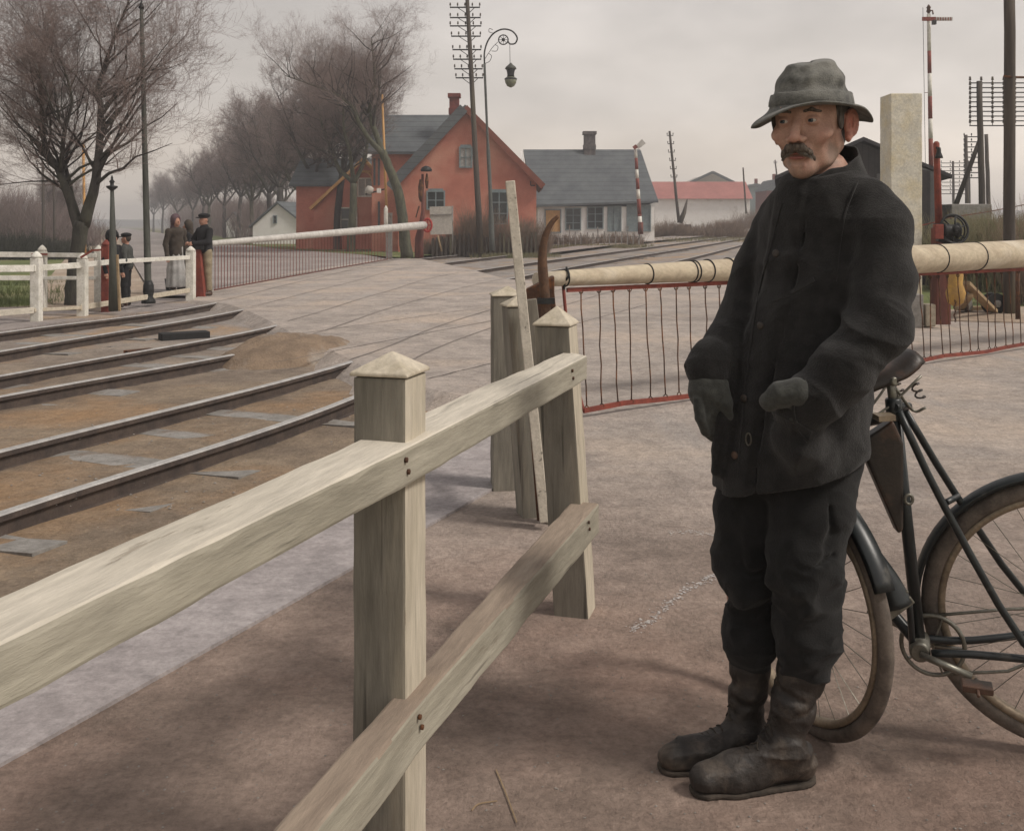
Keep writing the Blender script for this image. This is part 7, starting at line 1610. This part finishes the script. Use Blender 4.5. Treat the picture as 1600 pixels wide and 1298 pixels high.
# ================================================================ small figures
def figure(px_, pyfeet, H, face, label, coat, legs, skirt=False, headgear='cap', arms='pocket', coatlen=.42, hat_mat=None, lean=0., carry=False, seed=1, hair=None, bare_legs=False, stout=1.):
    b = P(px_, pyfeet); t = thing('person', b, label, 'person'); s = H/1.75; og = ORG[t.name]; k = s*stout
    ca, sa = math.cos(face), math.sin(face)    # face 0 = looking towards the camera (-Y); positive turns to the viewer's right
    def T(x, y, z): return Vector((b.x+(x*ca-y*sa)*s, b.y+(x*sa+y*ca)*s, z*s))     # local: -y is forward, x is the figure's left
    L_ = lambda x, y, z: T(x+lean*z*.0, y-lean*z, z)
    def body(g):
        d = ell(g, L_(0,0,1.62), (.085*s,.10*s,.125*s)); d = smin(d, ell(g, L_(0,-.05,1.56), (.06*s,.06*s,.07*s)), .03*s)
        d = smin(d, ell(g, L_(0,-.112,1.60), (.016*s,.024*s,.022*s)), .012*s)
        for q in (-1,1): d = smin(d, ell(g, L_(q*.087,.01,1.61), (.014*s,.022*s,.034*s)), .008*s)
        d = smin(d, cone(g, L_(0,.01,1.40), L_(0,.0,1.55), .065*s, .055*s), .03*s); d = smin(d, cone(g, L_(0,0,.95), L_(0,0,1.33), .12*s, .13*s), .06*s)
        for q in (-1,1):
            d = smin(d, chain(g, [L_(q*.09,0,.9), L_(q*.10,-.02,.5), L_(q*.10,0,.09)], [.075*s,.052*s,.038*s], .03*s), .03*s); d = smin(d, cone(g, L_(q*.10,.02,.06), L_(q*.11,-.14,.045), .042*s, .035*s), .02*s)
            for f_ in hand(q): d = smin(d, f_(g), .012*s)
        return d
    def armp(q):
        sh = L_(q*.19,0,1.38)
        if arms == 'pocket': return [sh, L_(q*.27,.06,1.10), L_(q*.20,-.10,.92)]
        if arms == 'rail': return [sh, L_(q*.27,-.10,1.14), L_(q*.10,-.34,1.12)]
        if arms == 'down': return [sh, L_(q*.25,.03,1.08), L_(q*.26,-.05,.82)]
        if arms == 'fold': return [sh, L_(q*.27,-.02,1.10), L_(-q*.06,-.20,1.14)]
    def hand(q):
        e, w_ = armp(q)[1:]; v = (w_-e).normalized(); o_ = v.orthogonal().normalized()
        fs = [lambda g, e=e, w_=w_, v=v: cone(g, w_, w_+v*.07*s, .036*s, .036*s)]
        for i in range(4): fs.append(lambda g, i=i: cone(g, w_+v*.07*s+o_*(i-1.5)*.02*s, w_+v*(.13-.01*abs(i-1.5))*s+o_*(i-1.5)*.024*s+V3(0,0,-.02*s), .0125*s, .010*s))
        fs.append(lambda g: cone(g, w_+v*.02*s+o_*.03*s, w_+v*.075*s+o_*.062*s, .014*s, .011*s)); return fs
    lo = (b.x-.5*s, b.y-.5*s, .0); hi = (b.x+.5*s, b.y+.5*s, 1.8*s); h_ = .016*s
    sdfobj('body', body, lo, hi, h_, m_skinS, t)
    def coatf(g):
        z1 = .95-coatlen*.3; d = chain(g, [L_(0,0,1.33), L_(0,-.0,1.12), L_(0,0,1.45-coatlen*1.15)], [.155*k,.150*k,.165*k], .05*s)
        d = smin(d, cone(g, L_(-.16,0,1.37), L_(.16,0,1.37), .07*s, .07*s), .06*s); d = smin(d, cone(g, L_(0,.01,1.40), L_(0,0,1.47), .085*s, .075*s), .03*s)
        for q in (-1,1):
            a_ = armp(q); d = smin(d, chain(g, a_, [.075*s,.060*s,.050*s], .03*s), .02*s)
        d = d+vnoise(g, 22/s, seed)*.010*s+vnoise(g, 55/s, seed+1)*.003*s
        return smax(d, (1.40-coatlen*1.25)*s-g[..., 2], .01*s)
    sdfobj('coat', coatf, lo, hi, h_, coat, t)
    def legf(g):
        if skirt: d = chain(g, [L_(0,0,.98), L_(0,0,.5), L_(0,0,.16)], [.15*k,.18*k,.21*k], .05*s); d = d+np.sin(np.arctan2(g[..., 1]-b.y, g[..., 0]-b.x)*9)*.010*s
        else:
            d = None
            for q in (-1,1):
                e = chain(g, [L_(q*.085,0,.93), L_(q*.10,-.01,.5), L_(q*.10,0,.14 if not bare_legs else .52)], [.105*k,.080*k,.070*k], .03*s); d = e if d is None else smin(d, e, .02*s)
        return smax(d+vnoise(g, 28/s, seed+3)*.006*s, (.11 if not bare_legs else .46)*s-g[..., 2], .01*s)
    sdfobj('skirt' if skirt else 'trousers', legf, lo, (hi[0], hi[1], 1.1*s), h_, legs, t)
    def shoes(g):
        d = None
        for q in (-1,1):
            e = cone(g, L_(q*.10,.03,.05), L_(q*.115,-.17,.042), .052*s, .044*s); e = smin(e, cone(g, L_(q*.10,.02,.06), L_(q*.10,.01,.20 if not bare_legs else .30), .05*s, .048*s), .02*s); d = e if d is None else np.minimum(d, e)
        return smax(d, .004-g[..., 2], .004)
    sdfobj('shoes', shoes, (b.x-.35*s,b.y-.35*s,-.02), (b.x+.35*s,b.y+.35*s,.35*s), .012*s, m_leather, t)
    hl0 = (b.x-.3*s, b.y-.35*s, 1.35*s); hh0 = (b.x+.3*s, b.y+.35*s, 1.86*s)
    hm = hat_mat or m_blackc
    if headgear == 'cap':
        def cap(g):
            d = ell(g, L_(0,.005,1.705), (.125*s,.135*s,.052*s)); d = smin(d, ell(g, L_(0,0,1.67), (.100*s,.112*s,.045*s)), .02*s); d = smin(d, ell(g, L_(0,-.13,1.66), (.075*s,.055*s,.012*s)), .015*s); return d
        sdfobj('cap', cap, hl0, hh0, .012*s, hm, t)
    elif headgear == 'scarf':
        def sc_(g):
            d = ell(g, L_(0,.02,1.64), (.115*s,.125*s,.150*s)); d = smin(d, cone(g, L_(0,.06,1.56), L_(0,.05,1.42), .08*s, .11*s), .04*s); return smax(d, -ell(g, L_(0,-.11,1.60), (.072*s,.085*s,.098*s)), .01*s)+vnoise(g, 60/s, 4)*.004*s
        sdfobj('headscarf', sc_, hl0, hh0, .012*s, hm, t)
    elif headgear == 'curls':
        sdfobj('hair', lambda g: smax(ell(g, L_(0,.02,1.66), (.15*s,.15*s,.155*s))+vnoise(g, 90/s, 6)*.012*s, -ell(g, L_(0,-.14,1.58), (.075*s,.09*s,.095*s)), .01*s), hl0, hh0, .012*s, hm, t)
    if headgear in ('cap',):
        sdfobj('hair', lambda g: smax(ell(g, L_(0,.022,1.625), (.093*s,.096*s,.10*s)), -ell(g, L_(0,-.12,1.57), (.14*s,.12*s,.12*s)), .01*s), hl0, hh0, .012*s, m_hair if hair is None else hair, t)
    return t
figure(197, 478, 1.24, R(-88), 'boy in dark flat cap and grey jacket standing behind the white fence', m_grayc, m_blackc, arms='pocket', coatlen=.42, hair=m_brownc, seed=2)
figure(176, 481, 1.26, R(70), 'child with bushy dark hair half hidden by the post, facing the boy in the cap', m_blackc, m_brownc, headgear='curls', arms='down', coatlen=.5, seed=3)
figure(275, 456, 1.58, R(52), 'woman in purple brown headscarf, brown jacket and pale apron', m_brownc, m_greycloth, skirt=True, headgear='scarf', arms='down', coatlen=.50, hat_mat=mat('purple_scarf', (.13,.085,.095), (.09,.06,.07), 9), seed=4, stout=1.05)
figure(293, 453, 1.46, R(-62), 'bare headed person in a dark shawl facing the woman in the headscarf', m_blackc, m_brownc, skirt=True, headgear='scarf', arms='fold', coatlen=.5, hat_mat=m_brownc, seed=5)
figure(322, 462, 1.60, R(-38), 'man in dark cap, black jacket and tan trousers leaning on the far barrier', m_blackc, m_tan, arms='rail', coatlen=.40, lean=.03, seed=6)

# ================================================================ haze
hb = MB(); box_between(hb, -420, 420, -14, 700, -1.6, 13.5); ho = put('haze', hb, m_steel); ho.data.materials.clear()
hm = bpy.data.materials.new('haze_air'); hm.use_nodes = True; t_ = hm.node_tree; t_.nodes.clear(); o_ = t_.nodes.new('ShaderNodeOutputMaterial'); v_ = t_.nodes.new('ShaderNodeVolumePrincipled')
v_.inputs['Color'].default_value = (.93,.92,.95,1); v_.inputs['Density'].default_value = .0021; v_.inputs['Anisotropy'].default_value = .2; t_.links.new(v_.outputs[0], o_.inputs['Volume'])
ho.data.materials.append(hm); ho['kind'] = 'stuff'; ho['label'] = 'pale damp winter haze over the whole scene'
